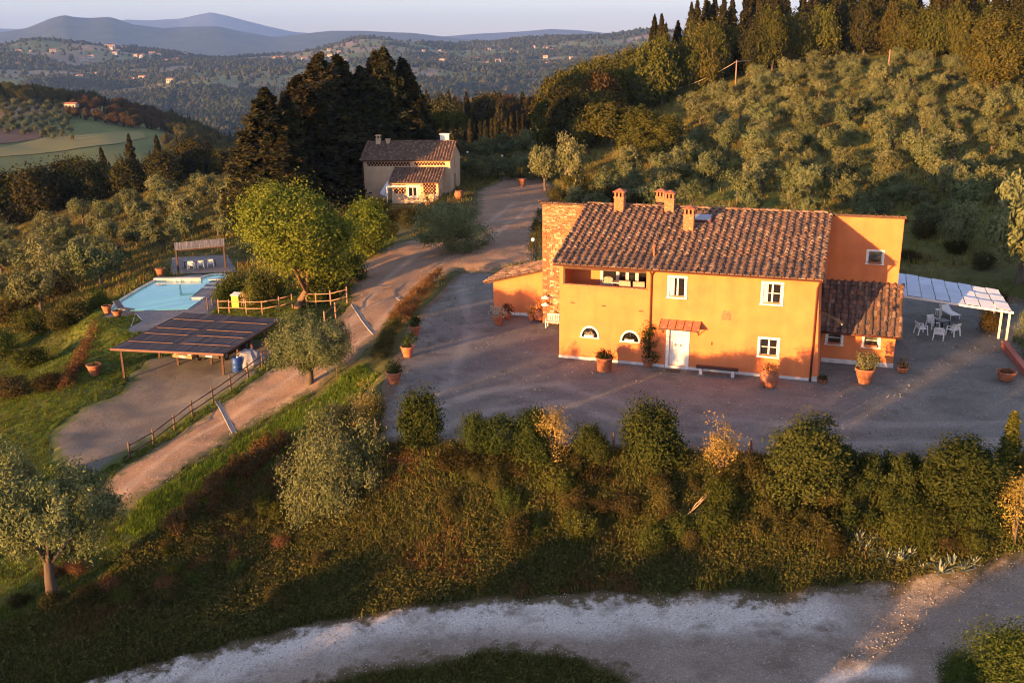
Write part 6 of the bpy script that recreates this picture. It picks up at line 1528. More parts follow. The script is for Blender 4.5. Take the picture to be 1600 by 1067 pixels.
# lower right bush, meadow bushes, terraces at the left
make_bush(470, 'corner_bush', 17000, .030, 1.1, 1.5, leaf_mat('corner_leaf', (.030,.052,.012), (.085,.115,.024), .25, .1), 120, .15)
tree_at('corner_bush', 1555, 1072, 968, 'shrub', 'bushy green shrub at the lower right corner beside the road', 'shrub', wpx=130, names=('foliage','stems'))
tree_at('corner_bush', 1500, 1085, 1020, 'shrub', 'low green shrub spilling onto the road edge at the lower right', 'shrub', wpx=70, names=('foliage','stems'))
for u, v, t_, w in [(20,505,465,60),(60,520,480,60),(100,512,480,50),(5,560,520,60),(50,575,545,70),(20,620,590,70),(75,610,585,50),(120,500,470,50),(-10,470,430,60),(40,480,450,60),(150,480,455,40),(90,470,440,50)]:
    tree_at('green_shrub' if random.random()<.5 else 'shrub', u, v, t_, 'shrub', 'dark bush on the terraced meadow left of the lawn', 'shrub', 'bushes on the terraced meadow', wpx=w, names=('foliage','stems'))
for u, v, t_, w in [(895,330,300,40),(925,335,296,45),(960,330,290,50),(990,335,300,44),(870,315,292,30),(900,300,270,40),(1440,372,345,40),(1490,395,372,35),(1540,420,392,40),(1420,410,392,30),(1550,520,488,40),(1560,490,455,50)]:
    tree_at('shrub', u, v, t_, 'shrub', 'dark shrub at the foot of the olive hill', 'shrub', 'shrubs at the foot of the hill', wpx=w, names=('foliage','stems'))
# agaves
def blade_rosette(n, L, w, seed):
    r = np.random.default_rng(seed); V = []; F = []; T = []
    for i in range(n):
        a = r.uniform(0, 6.28); up = r.uniform(.25, 1.3); l = L*r.uniform(.7,1.1); d = np.array([math.cos(a)*math.cos(up), math.sin(a)*math.cos(up), math.sin(up)]); s = np.array([-math.sin(a), math.cos(a), 0])*w
        m = d*l*.55; e = d*l+np.array([0,0,-.18*l*math.cos(up)]); k = len(V); c = np.cross(d, s)*.3
        V += [s*.6, -s*.6, m+s, m-s, e, m+c, c]; F += [(k,k+6,k+5,k+2),(k+6,k+1,k+3,k+5),(k+2,k+5,k+4),(k+5,k+3,k+4)]; T += [r.random()]*7
    return mesh_from('rosette', np.array(V), F, L_agave, attrs={'tint': np.array(T)})
AG = [blade_rosette(26, .62, .05, i) for i in range(3)]
for i, (u, v) in enumerate([(1340,850),(1352,862),(1385,875),(1405,882),(1420,872),(1440,890),(1455,880),(1485,888),(1505,893),(1520,884),(1470,896),(1362,845),(1258,842)]):
    p = at(u, v); o = link('agave', AG[i % 3], None, p+[0,0,.03], (0,0,i*1.3), random.uniform(.8,1.25)); tag(o, 'grey-green spiky agave at the foot of the hedge by the road', 'agave', 'agaves along the road')
# bare pale branches
t = thing('brushwood', 'tangle of bare pale branches lying on the bank', 'branches', at(1092,808)); mb = MB(); r_ = np.random.default_rng(15)
for i in range(22):
    a = r_.uniform(-.5, 1.2); L = r_.uniform(.9, 2.0); s = Vector((r_.normal(0,.5), r_.normal(0,.25), r_.uniform(0,.2))); d = Vector((math.cos(a)*.7, r_.uniform(-.1,.5), .75*r_.uniform(.4,1))); mb.tube([s, s+d*L*.5+Vector(r_.normal(0,.08,3)), s+d*L], [.035,.022,.006], 5)
mb.build('branch', M('bare_branch',(.42,.30,.20),(.30,.21,.14),4), t)
# sapling with its stake
t = thing('sapling', 'thin staked sapling on the grass strip beside the gold-grey olive', 'tree', at(527,592)); mb = MB(); mb.tube([(0,0,-.1),(.02,0,1.6),(0,.03,2.9)],[.03,.022,.008],6); mb.build('trunk', M_barkw, t); P = RNG.normal(0,1,(260,3))*[.16,.16,.5]+[0,0,2.2]; link('crown', leaf_mesh('crown', P, RNG.normal(0,1,(260,3)), .06, L_olive, .4), t)
# fence posts along the yard edge
for u, v in ((958,712),(1173,722),(1169,726),(588,690)):
    p = at(u, v); mb = MB(); mb.tube([(0,0,-.2),(0,0,1.15),(0,0,1.2)],[.055,.05,.02],8); o = mb.build('fence_post', M_dkpost, None, p); tag(o, 'lone dark fence post at the top of the bank along the yard', 'post', 'posts along the yard edge')

# trees standing outside the view on the near side of the road: they keep the evening sun off it
r_ = np.random.default_rng(44)
for i in range(24):
    x = -46+i*2.35+r_.uniform(-.6,.6)
    if -10.2 < x < -6.4: continue
    y = 14.5+r_.uniform(-1.5,1.5); z = h1(x,y); top = (-1.0 if x > -22 else -1.9)+.035*(x+46)*.5+r_.uniform(-1.3,.7); hgt = max(2.0, top-z)
    plant_far('oak', (x,y,z), 'broadleaf_tree', 'small broadleaved tree in the row on the near side of the road, below the frame', 'tree', 'trees on the near side of the road', 2.3/4.6*r_.uniform(.9,1.2), hgt/11.5)
# ================================================================= grass and weeds: past counting, one object for each kind of cover
def tuft(n, L, w, seed, mat, spread=.1, lean=.5):
    r = np.random.default_rng(seed); V = []; F = []; T = []
    for i in range(n):
        a = r.uniform(0, 6.28); b = np.array([r.normal(0, spread), r.normal(0, spread), 0]); l = L*r.uniform(.6, 1.3); d = np.array([math.cos(a)*lean*r.uniform(.2,1), math.sin(a)*lean*r.uniform(.2,1), 1.0]); d /= np.linalg.norm(d); s = np.array([-math.sin(a), math.cos(a), 0])*w
        k = len(V); m = b+d*l*.55; e = b+d*l*np.array([1.25,1.25,.9]); V += [b+s, b-s, m-s*.8, m+s*.8, e]; F += [(k,k+1,k+2,k+3),(k+3,k+2,k+4)]; T += [r.random()]*5
    return bpy.data.objects.new('tuft', mesh_from('tuft', np.array(V), F, mat, attrs={'tint': np.array(T)}))
def weedy(n, R_, sz, seed, mat):
    r = np.random.default_rng(seed); P = np.abs(r.normal(0, 1, (n, 3)))*[1,1,1]*R_*.6; P[:, :2] = r.normal(0, 1, (n, 2))*R_*.55
    return bpy.data.objects.new('weed', leaf_mesh('weed', P, r.normal(0,.5,(n,3))+[0,0,.8], sz, mat, .5, None, .7, r))
G_lush = [tuft(16, .24, .014, i, L_bank, .13) for i in range(3)]
G_mead = [tuft(16, .28, .015, 10+i, L_grass, .15) for i in range(3)]
G_dry = [tuft(14, .34, .013, 20+i, L_dry, .13, .6) for i in range(3)]
G_weed = [weedy(46, .30, .055, 30+i, L_weed) for i in range(4)]
G_rust = [weedy(40, .26, .05, 40+i, L_rust) for i in range(2)]
G_big = [tuft(12, .55, .035, 50+i, L_gold, .35) for i in range(3)]+[tuft(12, .60, .035, 54, L_dry, .35)]
def sample(x0, x1, y0, y1, n, seed): r = np.random.default_rng(seed); return np.stack([r.uniform(x0, x1, n), r.uniform(y0, y1, n)], 1)
def lay(X, sink=.02): return np.column_stack([X, H(X[:, 0], X[:, 1])-sink])
def off_sheets(X, m=.05):
    k = np.ones(len(X), bool)
    for p in (ROAD, DRIVE, PARK, YARD, POOLDECK, PERGPAD): k &= poly_sd(X, p)+wobble(X, .35) > m
    return X[k]
def seen(X, pad=40):
    P = np.column_stack([X, H(X[:, 0], X[:, 1])]); u, v, z = project(P); return X[(z > 5) & (u > -pad) & (u < 1600+pad) & (v < 1067+pad*2)]
# bank
X = sample(-32, 34, 32, 52, 120000, 1); sd = poly_sd(X, BANK); X = off_sheets(seen(X[sd < .8]))
pn = fbm(X[:,0]*.22, X[:,1]*.22); q = RNG.random(len(X))
uu = X[:,0]
rust = (pn > .09) & (q < .5)
w_ = X[(~rust) & (q < .66)]; d_ = X[(q >= .66) & (q < .76+pn*.5)]; g_ = X[(q >= .76+pn*.5)]
scatter('bank_weeds', lay(w_), G_weed, RNG.uniform(.5,1.25,len(w_)), RNG.uniform(0,6.28,len(w_)), tilt=.15, label='leafy weeds covering the bank above the road', cat='weeds')
hv = lambda Q: np.clip(1+2.2*fbm(Q[:,0]*.35+3, Q[:,1]*.35), .40, 1.1)
scatter('bank_dry_grass', lay(d_), G_dry, hv(d_)*RNG.uniform(.6,1.3,len(d_)), RNG.uniform(0,6.28,len(d_)), tilt=.15, label='dry grass among the weeds on the bank', cat='grass')
scatter('bank_grass', lay(g_), G_mead, hv(g_)*RNG.uniform(.6,1.4,len(g_)), RNG.uniform(0,6.28,len(g_)), tilt=.15, label='green grass among the weeds on the bank', cat='grass')
r_ = X[rust]; scatter('bank_rusty_weeds', lay(r_), G_rust, RNG.uniform(.5,1.2,len(r_)), RNG.uniform(0,6.28,len(r_)), tilt=.15, label='rusty dried weeds in patches on the bank', cat='weeds')
# lush strip and lawn
X = sample(-32, 0, 40, 66, 60000, 2); X = off_sheets(X[poly_sd(X, STRIP)+1.2*fbm(X[:,0]*.5,X[:,1]*.5) < .3])
scatter('strip_grass', lay(X), G_lush, RNG.uniform(.6,1.2,len(X)), RNG.uniform(0,6.28,len(X)), tilt=.12, label='lush green grass strip below the drive', cat='grass')
X = sample(-60, -12, 35, 100, 125000, 3); X = seen(off_sheets(X[(poly_sd(X, STRIP) > 0) & (poly_sd(X, BANK) > .5)])); X = X[RNG.random(len(X)) < np.clip(1.35-np.hypot(X[:,0],X[:,1])/110,.25,1)]
scatter('lawn_grass', lay(X), G_lush+G_mead, RNG.uniform(.35,.85,len(X)), RNG.uniform(0,6.28,len(X)), tilt=.12, label='grass of the lawn and meadow around the pool and parking area', cat='grass')
# orchard grass on both hills
X = sample(-10, 110, 76, 190, 60000, 4); X = seen(off_sheets(X, .5), 10); X = X[RNG.random(len(X)) < .55+fbm(X[:,0]*.1,X[:,1]*.1)*1.6]
scatter('orchard_grass', lay(X), G_big, RNG.uniform(.5,1.1,len(X)), RNG.uniform(0,6.28,len(X)), tilt=.12, label='rough pale grass between the hillside olives', cat='grass')
X = sample(-130, -18, 84, 200, 42000, 5); X = seen(off_sheets(X, .3), 10)
scatter('slope_grass', lay(X), G_big, RNG.uniform(.45,1.0,len(X)), RNG.uniform(0,6.28,len(X)), tilt=.12, label='rough grass between the olives beyond the pool', cat='grass')
# verge this side of the road, and tufts on sheet edges
X = sample(-14, 22, 30, 37, 16000, 6); X = off_sheets(seen(X, 60)); X = X[poly_sd(X, BANK) > .5]
scatter('verge_grass', lay(X), G_mead+G_weed[:2], RNG.uniform(.5,1.0,len(X)), RNG.uniform(0,6.28,len(X)), tilt=.12, label='grass verge on the near side of the gravel road', cat='grass')
# loose stones on road and drive
def pebble(seed):
    r = np.random.default_rng(seed); bm = bmesh.new(); bmesh.ops.create_icosphere(bm, subdivisions=1, radius=.05)
    for v in bm.verts: v.co = Vector((v.co.x*r.uniform(.8,1.3), v.co.y*r.uniform(.8,1.3), v.co.z*r.uniform(.5,.9)))
    me = bpy.data.meshes.new('pebble'); bm.to_mesh(me); bm.free(); me.materials.append(M_peb); return bpy.data.objects.new('pebble', me)
M_peb = M('pebble', (.36,.33,.30), (.24,.22,.20), 3, .9, rnd=.3)
PB = [pebble(i) for i in range(4)]
for nm, poly, n, lb in (('road_stones', ROAD, 5000, 'loose stones on the gravel road'), ('drive_stones', DRIVE, 7000, 'loose stones on the drive'), ('yard_stones', YARD, 5000, 'loose stones in the yard')):
    lo, hi = poly.min(0), poly.max(0); X = sample(lo[0], hi[0], lo[1], hi[1], n*3, len(nm)); X = seen(X[poly_sd(X, poly) < -.1])[:n]; s = RNG.uniform(.3,1.0,len(X))**2*.8
    P = lay(X, -.045); scatter(nm, P, PB, s, RNG.uniform(0,6.28,len(X)), label=lb, cat='stones')

X = sample(-22, 34, 42, 84, 9000, 8); sd = poly_sd(X, YARD); X = seen(X[(sd < -.05) & ((sd > -2.2) | (fbm(X[:,0]*.5, X[:,1]*.5) > .17))]); X = X[RNG.random(len(X)) < .55]
hl = (X-HA[:2]); a_, b_ = hl@HU[:2], hl@HW[:2]; X = X[~((a_ > -8) & (a_ < 19.6) & (b_ > -.1))]
scatter('yard_weeds', lay(X, -.03), G_mead[:1]+G_dry[:1]+G_weed[:1], RNG.uniform(.12,.38,len(X)), RNG.uniform(0,6.28,len(X)), label='small weeds and tufts scattered over the yard gravel', cat='weeds')
# ================================================================= pots
def pot_mesh(kind_):
    mb = MB()
    if kind_ == 'bowl': mb.lathe([(0,0),(.30,0),(.34,.05),(.48,.38),(.50,.46),(.54,.47),(.54,.54),(.48,.54),(.45,.46),(0,.44)], 20)
    elif kind_ == 'jar': mb.lathe([(0,0),(.30,0),(.42,.20),(.52,.48),(.50,.75),(.40,.92),(.44,.96),(.44,1.02),(.36,1.02),(.33,.92),(0,.90)], 22)
    elif kind_ == 'tub': mb.lathe([(0,0),(.42,0),(.44,.06),(.50,.80),(.55,.82),(.55,.92),(.48,.92),(.46,.80),(0,.78)], 20)
    else: mb.lathe([(0,0),(.28,0),(.30,.04),(.36,.30),(.37,.33),(.39,.34),(.45,.62),(.46,.66),(.51,.68),(.51,.80),(.44,.80),(.42,.68),(0,.66)], 20)
    return mb
POT = {k: pot_mesh(k).mesh('pot', M_terra) for k in ('bowl','jar','tub','vase')}
TOPZ = {'bowl': .45, 'jar': .92, 'tub': .79, 'vase': .67}
M_soil = M('soil', (.04,.028,.02), (.025,.018,.014), 8, .95)
def soil_mesh(r, z): mb = MB(); mb.lathe([(r,z),(0,z+.02)], 14); return mb.mesh('soil', M_soil)
def pot_plant(u, v, pk, s, label, style, hp, wp, mat, n=700, leaf=.055, group='terracotta pots with plants', p=None):
    p = at(u, v) if p is None else np.asarray(p, float); t = thing('potted_plant', label, 'potted plant', p+[0,0,.03], random.uniform(0,6.28), group)
    link('pot', POT[pk], t, None, None, s); z = TOPZ[pk]*s
    link('soil', soil_mesh(.43*s, z), t)
    if style == 'none': return t
    r = np.random.default_rng(int(u*7+v)); mb = MB()
    if style == 'tree':
        lobes = [(np.array([r.normal(0,wp*.15), r.normal(0,wp*.15), z+hp*q]), np.array([wp*.42*w_]*2+[hp*.20])) for q, w_ in ((.18,.75),(.40,.8),(.62,1.0),(.82,.8))]
        mb.tube([(0,0,z-.05),(0,0,z+hp*.5),(0,0,z+hp*.9)], [.035,.025,.01], 6)
    else:
        lobes = [(np.array([wp*.22*math.cos(a), wp*.22*math.sin(a), z+hp*r.uniform(.35,.6)]), np.array([wp*.32]*2+[hp*.38])) for a in (0,2.1,4.2)]
        for a in np.linspace(0, 6.28, 8)[:-1]: mb.tube([(0,0,z-.05),(wp*.3*math.cos(a),wp*.3*math.sin(a),z+hp*.7)], [.015,.006], 5)
    P, N_, tt, cc = clumps(r, lobes, 30, n, wp*.10+.02)
    link('foliage', leaf_mesh('foliage', P, N_, leaf, mat, .5, tt, .9, r), t); link('stem', mb.mesh('stem', M_bark), t)
    return t
L_pale = leaf_mat('pale_flower', (.20,.22,.12), (.55,.48,.40), .3, .1)
L_oran = leaf_mat('dried_bloom', (.30,.14,.05), (.55,.30,.10), .3, .1)
pot_plant(944,580,'tub',.95,'broad dark terracotta tub with a low mound of flowers under the first arched window','mound',.42,1.0,L_shrub,900)
pot_plant(1012,573,'vase',.78,'pot with a tall leafy climber beside the left of the front door','tree',2.05,1.15,L_laurel,1700)
pot_plant(1201,605,'jar',1.02,'lit round terracotta jar with dried blooms below the ground floor window','mound',.42,.85,L_oran,700)
pot_plant(1285,600,'bowl',.55,'small dark pot with spent plant between the house corner and low wing','mound',.25,.5,L_shrub,250)
pot_plant(1350,599,'vase',1.12,'large pot with a leafy oleander before the low wing','mound',1.15,1.15,leaf_mat('oleander_leaf',(.06,.075,.02),(.22,.22,.09),.3,.1),1200)
pot_plant(1410,583,'bowl',.62,'small orange pot with a twiggy plant right of the low wing','mound',.55,.55,L_shrub,160)
pot_plant(1571,595,'bowl',1.02,'wide low terracotta bowl by the red wall','mound',.18,.7,L_rust,300)
pot_plant(778,507,'vase',.85,'pot of pale flowers with a dark neighbouring sprig before the lean-to','mound',.75,1.15,L_pale,1100)
pot_plant(792,500,'vase',.6,'pot with a dark red-leaved bush next to the pale flowers','mound',.75,.8,L_rust,700)
pot_plant(831,501,'vase',.62,'small pot with an orange-lit bush against the lean-to wall','mound',.55,.7,L_oran,500)
pot_plant(843,502,'jar',.8,'slim orange-lit pot plant at the foot of the tower','tree',.9,.5,L_oran,400)
pot_plant(648,524,'vase',.82,'topmost of the three potted bushes along the yard hedge','mound',.75,.85,L_laurel,900)
pot_plant(637,558,'vase',.88,'middle of the three potted bushes along the yard hedge','tree',.95,.8,L_laurel,900)
pot_plant(616,600,'vase',.90,'lowest of the three potted bushes along the yard hedge, pale-rimmed','mound',.9,.95,L_laurel,900)
pot_plant(149,587,'vase',1.05,'tall ribbed pot standing alone on the lawn near the carport','mound',.2,.5,L_grass,200)
pot_plant(168,490,'vase',.85,'terracotta pot at the near left corner of the pool','mound',.15,.5,L_shrub,150)
pot_plant(184,494,'bowl',.85,'low terracotta bowl beside the pool corner pot','mound',.12,.6,L_shrub,150)
pot_plant(252,432,'vase',1.05,'terracotta pot behind the far pool coping','mound',.2,.6,L_grass,150)
pot_plant(717,312,'jar',1.1,'tall orange terracotta jar by the cottage gable','none',0,0,None)
pot_plant(669,326,'vase',.95,'terracotta pot on the cottage terrace before the porch','tree',1.3,.7,L_shrub,500)
pot_plant(815,291,'vase',1.35,'large terracotta pot with a dark shrub across the cottage court','tree',1.9,1.3,L_shrub,800)
for a, b, nm in ((1.94,1.54,'left'),(4.45,1.48,'right')):
    q = house(a, -.17, b); t = thing('flower_box', 'white flower box on the sill of the '+('arched window nearest the stone tower' if nm == 'left' else 'arched window nearest the front door'), 'flower box', q, -HYAW, 'flower boxes of the arched windows')
    mb = MB(); mb.box((-.28,-.10,0),(.28,.10,.16)); mb.build('box', M_white, t); P = RNG.normal(0,1,(160,3))*[.14,.06,.06]+[0,0,.22]; link('flowers', leaf_mesh('flowers', P, RNG.normal(0,1,(160,3)), .04, L_shrub if nm=='right' else L_pale), t)
for a, z, b in ((17.94,5.55,RB0-.13),(16.02,1.23,LB0-.14),(18.10,1.23,LB0-.14)):
    t = thing('flower_box', {17.94:'dark flower box under the high wing window',16.02:'flower box under the shaded low wing window',18.10:'flower box under the sunlit low wing window'}[a], 'flower box', house(a, b, z), -HYAW, 'flower boxes of the wing')
    mb = MB(); mb.box((-.34,-.09,0),(.34,.09,.14)); mb.build('box', M_terra, t); P = RNG.normal(0,1,(140,3))*[.16,.05,.05]+[0,0,.2]; link('flowers', leaf_mesh('flowers', P, RNG.normal(0,1,(140,3)), .04, L_rust), t)
for a in (.75, 1.35, 1.8):
    pot_plant(900+a*10,450,'bowl',.5,'small pot plant on the loggia floor by the left opening','mound',.35,.5,L_rust,200,group='pots inside the loggia',p=house(a,.8,LF))
# ================================================================= power line
def pole(u, v, h, label):
    p = at(u, v); t = thing('utility_pole', label, 'pole', p); mb = MB(); mb.tube([(0,0,-.5),(0,0,h)], [.14,.10], 8); mb.build('post', M_pale, t); mb = MB(); mb.bar((-.5,0,h-.3),(.5,0,h-.3),.08); mb.build('crossarm', M_dkpost, t); return p+[0,0,h-.25]
A = pole(1149, 134, 4.6, 'pale wooden utility pole at the forest edge above the olive grove'); B = pole(1386, 128, 5.2, 'pale wooden utility pole among the upper olives at the right')
E1 = at(995, 172)+[0,0,2.6]
for P0, P1, lb in ((A, E1, 'sagging power line running left from the forest edge pole'), (A, at(1262,90)+[0,0,4.5], 'power line running from the forest edge pole up into the forest')):
    mb = MB(); mb.tube([Vector(P0).lerp(Vector(P1), k/14)-Vector((0,0,1.3*4*(k/14)*(1-k/14))) for k in range(15)], .045, 5); o = mb.build('power_line', M('pale_cable',(.45,.36,.27),None), None, None); tag(o, lb, 'cable')
p = CAM_POS+ray(1104,60)/np.linalg.norm(ray(1104,60)[:2])*255; p[2]=h1(p[0],p[1]); q = CAM_POS+ray(1104,-6)/np.linalg.norm(ray(1104,-6)[:2])*255
t = thing('radio_mast', 'thin radio mast sticking out of the forest skyline', 'mast', p); mb = MB(); mb.tube([(0,0,0),(0,0,q[2]-p[2])],[.16,.06],6); mb.build('post', M_steel, t); mb = MB(); mb.bar((-.6,0,(q[2]-p[2])*.9),(.6,0,(q[2]-p[2])*.9),.08); mb.build('aerial', M_steel, t)
# fence and wall bits by the forest corner
a = at(846,196); t = thing('garden_steps', 'brown picket fence climbing beside the forest corner', 'fence', a); b = at(872,212)-a
for i in range(11): q = b*(i/10); mb = MB(); mb.box((q[0]-.12,q[1]-.05,q[2]-.2),(q[0]+.12,q[1]+.05,q[2]+1.4)); mb.build('picket', M_pale, t)
# ================================================================= far country: woods, hamlets, mountains
bm = bmesh.new(); bmesh.ops.create_icosphere(bm, subdivisions=2, radius=1.0); rr = np.random.default_rng(4)
for v in bm.verts: v.co = v.co*(1+rr.normal(0,.16)); v.co.z = v.co.z*1.05+.6
me = bpy.data.meshes.new('far_crown'); bm.to_mesh(me); bm.free()
FM = [M('far_crown_%d' % i, c, d, .9, .95, rnd=.3) for i, (c, d) in enumerate([((.016,.026,.010),(.032,.036,.014)),((.012,.020,.009),(.024,.030,.012)),((.040,.034,.016),(.030,.026,.012))])]
far_p = []
for m in FM: q = me.copy(); q.materials.append(m); far_p.append(bpy.data.objects.new('far_crown', q))
r_ = np.random.default_rng(9); n = 130000
rad = np.exp(r_.uniform(math.log(850), math.log(4700), n)); ang = r_.uniform(-.52, .30, n); X = np.stack([rad*np.sin(ang), rad*np.cos(ang)], 1)
isf, cid = far_cells(X[:,0], X[:,1]); dens = np.where(isf, .05, 1.0)*np.clip((rad/900)**.35, .4, 1.6)
k = r_.random(n) < dens*.75; X = X[k]; rad = rad[k]; n = len(X); s = r_.uniform(2.4, 4.6, n)*np.clip(rad/1100, 1, 1.55)
Pf = np.column_stack([X, H(X[:,0], X[:,1])-.5]); sc3 = np.stack([s, s, s*r_.uniform(.8,1.5,n)], 1)
scatter('far_woods', Pf, far_p, sc3, r_.uniform(0,6.28,n), r_.choice(3, n, p=[.5,.38,.12]), label='distant woods and scattered trees over the valley and hills', cat='woods')
# the nearer edge of that country: leafy trees, still one mass
def far_proto(key, i=0): plant_far; return bpy.data.objects.new('far_tree', _joined[[k for k in _joined if k[0] == key][i]])
TP = [far_proto('oak',0), far_proto('oak',1), far_proto('oak',2), far_proto('oak_rust',0), far_proto('fir',0)]
r_ = np.random.default_rng(19); n = 5200; rad = np.sqrt(r_.uniform(350**2, 900**2, n)); ang = r_.uniform(-.53, .05, n); X = np.stack([rad*np.sin(ang), rad*np.cos(ang)], 1)
Z = H(X[:,0], X[:,1]); u, v, z_ = project(np.column_stack([X, Z])); isf, _c = far_cells(X[:,0], X[:,1])
plain = (u < 262) & (v > 166) & (v < 262); brow = (u < 300) & (v > 142) & (v <= 166)
k = ~plain & (brow | (rad > 640) | (u > 235)) & ~((rad < 430) & (u < 262)); X, Z = X[k], Z[k]
scatter('plateau_woods', np.column_stack([X, Z-.3]), TP, r_.uniform(.55,.95,len(X)), r_.uniform(0,6.28,len(X)), r_.choice(5, len(X), p=[.28,.26,.26,.06,.14]), label='dark woods round the distant plateau field', cat='woods')
# rows of slim brown trees behind the meadow
r_ = np.random.default_rng(20); X = []
for i in range(9):
    for j in range(34):
        p0 = on_z(112+j*4.6, 203-i*4.2-max(0,(j-20))*.25, -21); X.append(p0[:2]+r_.normal(0,1.2,2))
X = np.array(X); scatter('tree_rows', np.column_stack([X, H(X[:,0],X[:,1])-.2]), [far_proto('cypress',0) if any(k[0]=='cypress' for k in _joined) else TP[4], TP[3]], np.stack([r_.uniform(.6,.9,len(X))]*2+[r_.uniform(.55,.8,len(X))],1), r_.uniform(0,6.28,len(X)), r_.choice(2,len(X),p=[.45,.55]), label='planted rows of slim brown trees behind the distant meadow', cat='woods')
# the far olive orchard on the plateau at the left
r_ = np.random.default_rng(10); ol_ = []
for i in range(26):
    for j in range(34):
        ol_.append((-330+i*8+r_.normal(0,1.0), 520+j*6.5+r_.normal(0,1.0)))
ol_ = np.array(ol_); Z = H(ol_[:,0], ol_[:,1]); u, v, z = project(np.column_stack([ol_, Z])); k = (u > -30) & (u < 112) & (v > 160); ol_ = ol_[k]
scatter('far_orchard', np.column_stack([ol_, Z[k]]), [far_proto('olive',0), far_proto('olive',1)], RNG.uniform(.8,1.1,len(ol_)), RNG.uniform(0,6.28,len(ol_)), label='rows of a distant olive orchard on the plateau at the left', cat='orchard')
# plain field sheets on that plateau
def field(name, pts, mat):
    poly = world_poly(pts); sheet(name, poly, 4.0, .35, mat, .0)
field('ploughed_field', [(-40,232),(-40,202),(40,200),(78,207),(60,218),(0,226)], M('ploughed_soil', (.165,.095,.058), (.125,.07,.045), .05, .95, space='World', stretch=(1,4,1)))
field('meadow', [(-40,245),(0,232),(70,216),(150,210),(222,206),(228,216),(180,226),(90,238),(0,246)], M('meadow_green', (.17,.165,.05), (.23,.195,.07), .03, .95, space='World'))
# hamlets: each house its own object
M_fw = M('far_white_wall', (.34,.31,.27), None); M_fr = M('far_tile_roof', (.34,.15,.085), None); M_fp = M('far_pink_wall', (.50,.30,.20), None)
def far_house(u, d, w, h, label, dz=0, wall=None):
    rr = ray(u, 80); p = CAM_POS+rr/np.linalg.norm(rr[:2])*d; p[2] = h1(p[0], p[1])+dz
    mb = MB(); e = w*.35; mb.box((-w/2,-e,-3),(w/2,e,h)); mb.prism([(-e*1.15,h),(e*1.15,h),(0,h+w*.14)], -w*.53, w*.53, 1); n0 = len(mb.v)
    V = mb.v; mb.v = V[:8]+[(y, x, z) for x, y, z in V[8:]]
    for i in range(3): mb.box((-w*.35+i*w*.3,-e-.06,h*.35),(-w*.35+i*w*.3+w*.12,-e-.01,h*.75), 2)
    o = mb.build('far_house', [wall or M_fw, M_fr, M_dark], None, p, (0,0,random.uniform(-.5,.5))); tag(o, label, 'house', 'distant houses on the hills')
r_ = np.random.default_rng(12)
for u, d, w, lb in ((100,650,7,'pale low house among dark trees on the plateau at the left'),(138,640,5,'white narrow house end showing in the plateau trees'),(262,2760,20,'yellow house standing alone on the far valley slope'),(218,2950,19,'white house above the far valley slope'),(206,2960,16,'pinkish house beside the white one above the far valley'),(436,3500,38,'long white farm building on the far plain'),(476,3500,24,'small white farm right of the long white building')):
    far_house(u, d, w, w*.42, lb, 1.5, M_fp if 'pink' in lb else None)
for i in range(26): far_house(r_.uniform(165,300), r_.uniform(3700,4250), r_.uniform(13,24), r_.uniform(6,9), 'small pale house in the hamlet along the far left ridge', 4)
for i in range(36): far_house(r_.uniform(500,900), r_.uniform(3150,3900), r_.uniform(10,20), r_.uniform(5,7), 'small pale house in the village strung along the far plain', 4)
for i in range(8): far_house(r_.uniform(20,150), r_.uniform(3000,4000), r_.uniform(13,22), r_.uniform(6,9), 'small pale farmhouse scattered over the far left hills', 3)
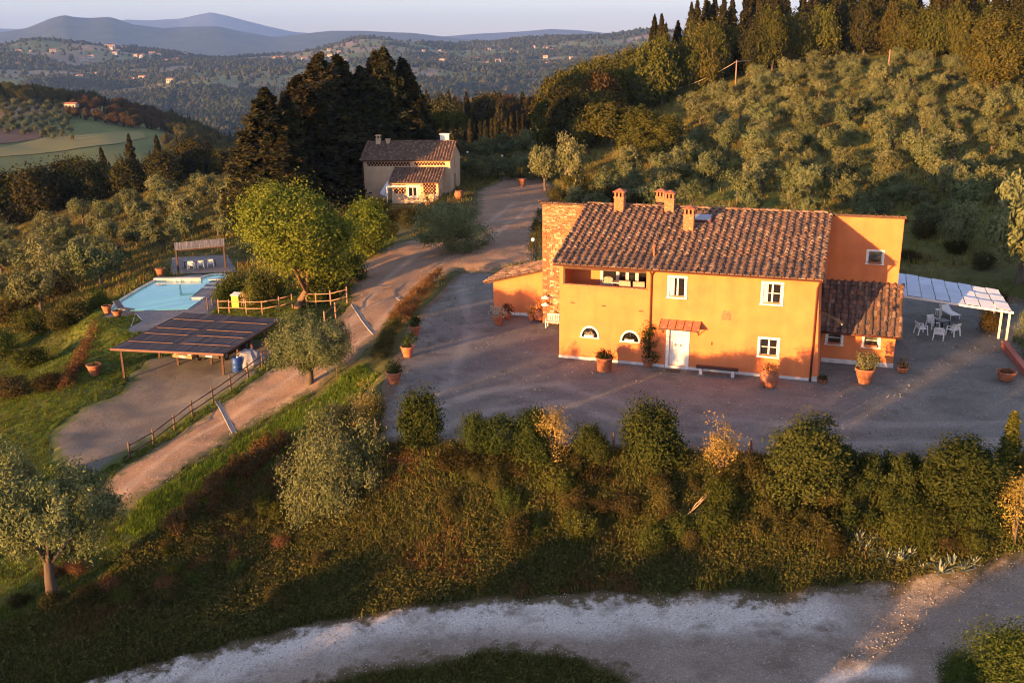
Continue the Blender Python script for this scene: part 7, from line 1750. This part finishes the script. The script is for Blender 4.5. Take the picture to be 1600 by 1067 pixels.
# mountains: three ranges, each a folded ridge with real depth
def range_(name, d, prof, depth, col, seed, base=-120):
    us = np.linspace(-500, 1900, 260); hs = np.interp(us, [p[0] for p in prof], [p[1] for p in prof])
    rows = 26; V = []
    for j in range(rows):
        t = j/(rows-1); dd = d-depth*.5+depth*t; f = math.sin(math.pi*t)**1.1 if 0 < t < 1 else 0
        for u, vv in zip(us, hs):
            rr = ray(u, 85); q = CAM_POS+rr/np.linalg.norm(rr[:2])*dd
            hor = 84.5+(800-u)*.0118; ht = CAM_H+(hor-vv)/1497*d*.905
            V.append((q[0], q[1], base+(ht-base)*f))
    V = np.array(V); sc_ = d/9.0
    V[:,2] += (fbm(V[:,0]/sc_+seed, V[:,1]/sc_, 5))*d*.0028*np.clip((V[:,2]-base)/150,0,1)
    nx = len(us); i, j = np.meshgrid(np.arange(rows-1), np.arange(nx-1), indexing='ij'); F = np.stack([i*nx+j, i*nx+j+1, (i+1)*nx+j+1, (i+1)*nx+j], -1).reshape(-1,4)
    o = link(name, mesh_from(name, V, F, M(name+'_woods', col, tuple(c*1.7 for c in col), 8/d*10, .95, space='World'), smooth=True)); o['kind'] = 'structure'
range_('near_mountain', 10500, [(-500,70),(-60,66),(0,54),(50,46),(85,33),(108,27),(125,30),(150,31),(180,29),(215,40),(260,45),(310,42),(345,41),(380,48),(430,56),(480,50),(520,46),(560,46),(600,48),(645,49),(680,53),(720,58),(800,62),(900,66),(1900,70)], 3400, (.035,.045,.025), 2)
range_('far_mountain', 14500, [(-500,60),(0,58),(180,60),(230,60),(300,56),(400,62),(480,60),(620,57),(690,54),(740,50),(800,47),(860,42),(900,44),(950,49),(990,50),(1900,48)], 3600, (.045,.05,.035), 5)
range_('farthest_mountain', 19500, [(-500,50),(120,48),(170,40),(200,33),(240,33),(290,29),(315,23),(335,19),(360,24),(400,34),(460,48),(560,56),(1900,60)], 4200, (.05,.055,.045), 9)

# ================================================================= the evening air
mb = MB(); mb.box((-22000,-1500,-190),(22000,22500,905))
hz = bpy.data.materials.new('haze'); hz.use_nodes = True; n_, l_ = hz.node_tree.nodes, hz.node_tree.links; n_.remove(n_['Principled BSDF'])
pv = n_.new('ShaderNodeVolumePrincipled'); pv.inputs['Color'].default_value = (.24,.46,1.0,1); pv.inputs['Density'].default_value = 5.5e-5; pv.inputs['Anisotropy'].default_value = 0.0
l_.new(pv.outputs[0], n_['Material Output'].inputs['Volume'])
hb = mb.build('haze', hz); hb['kind'] = 'stuff'
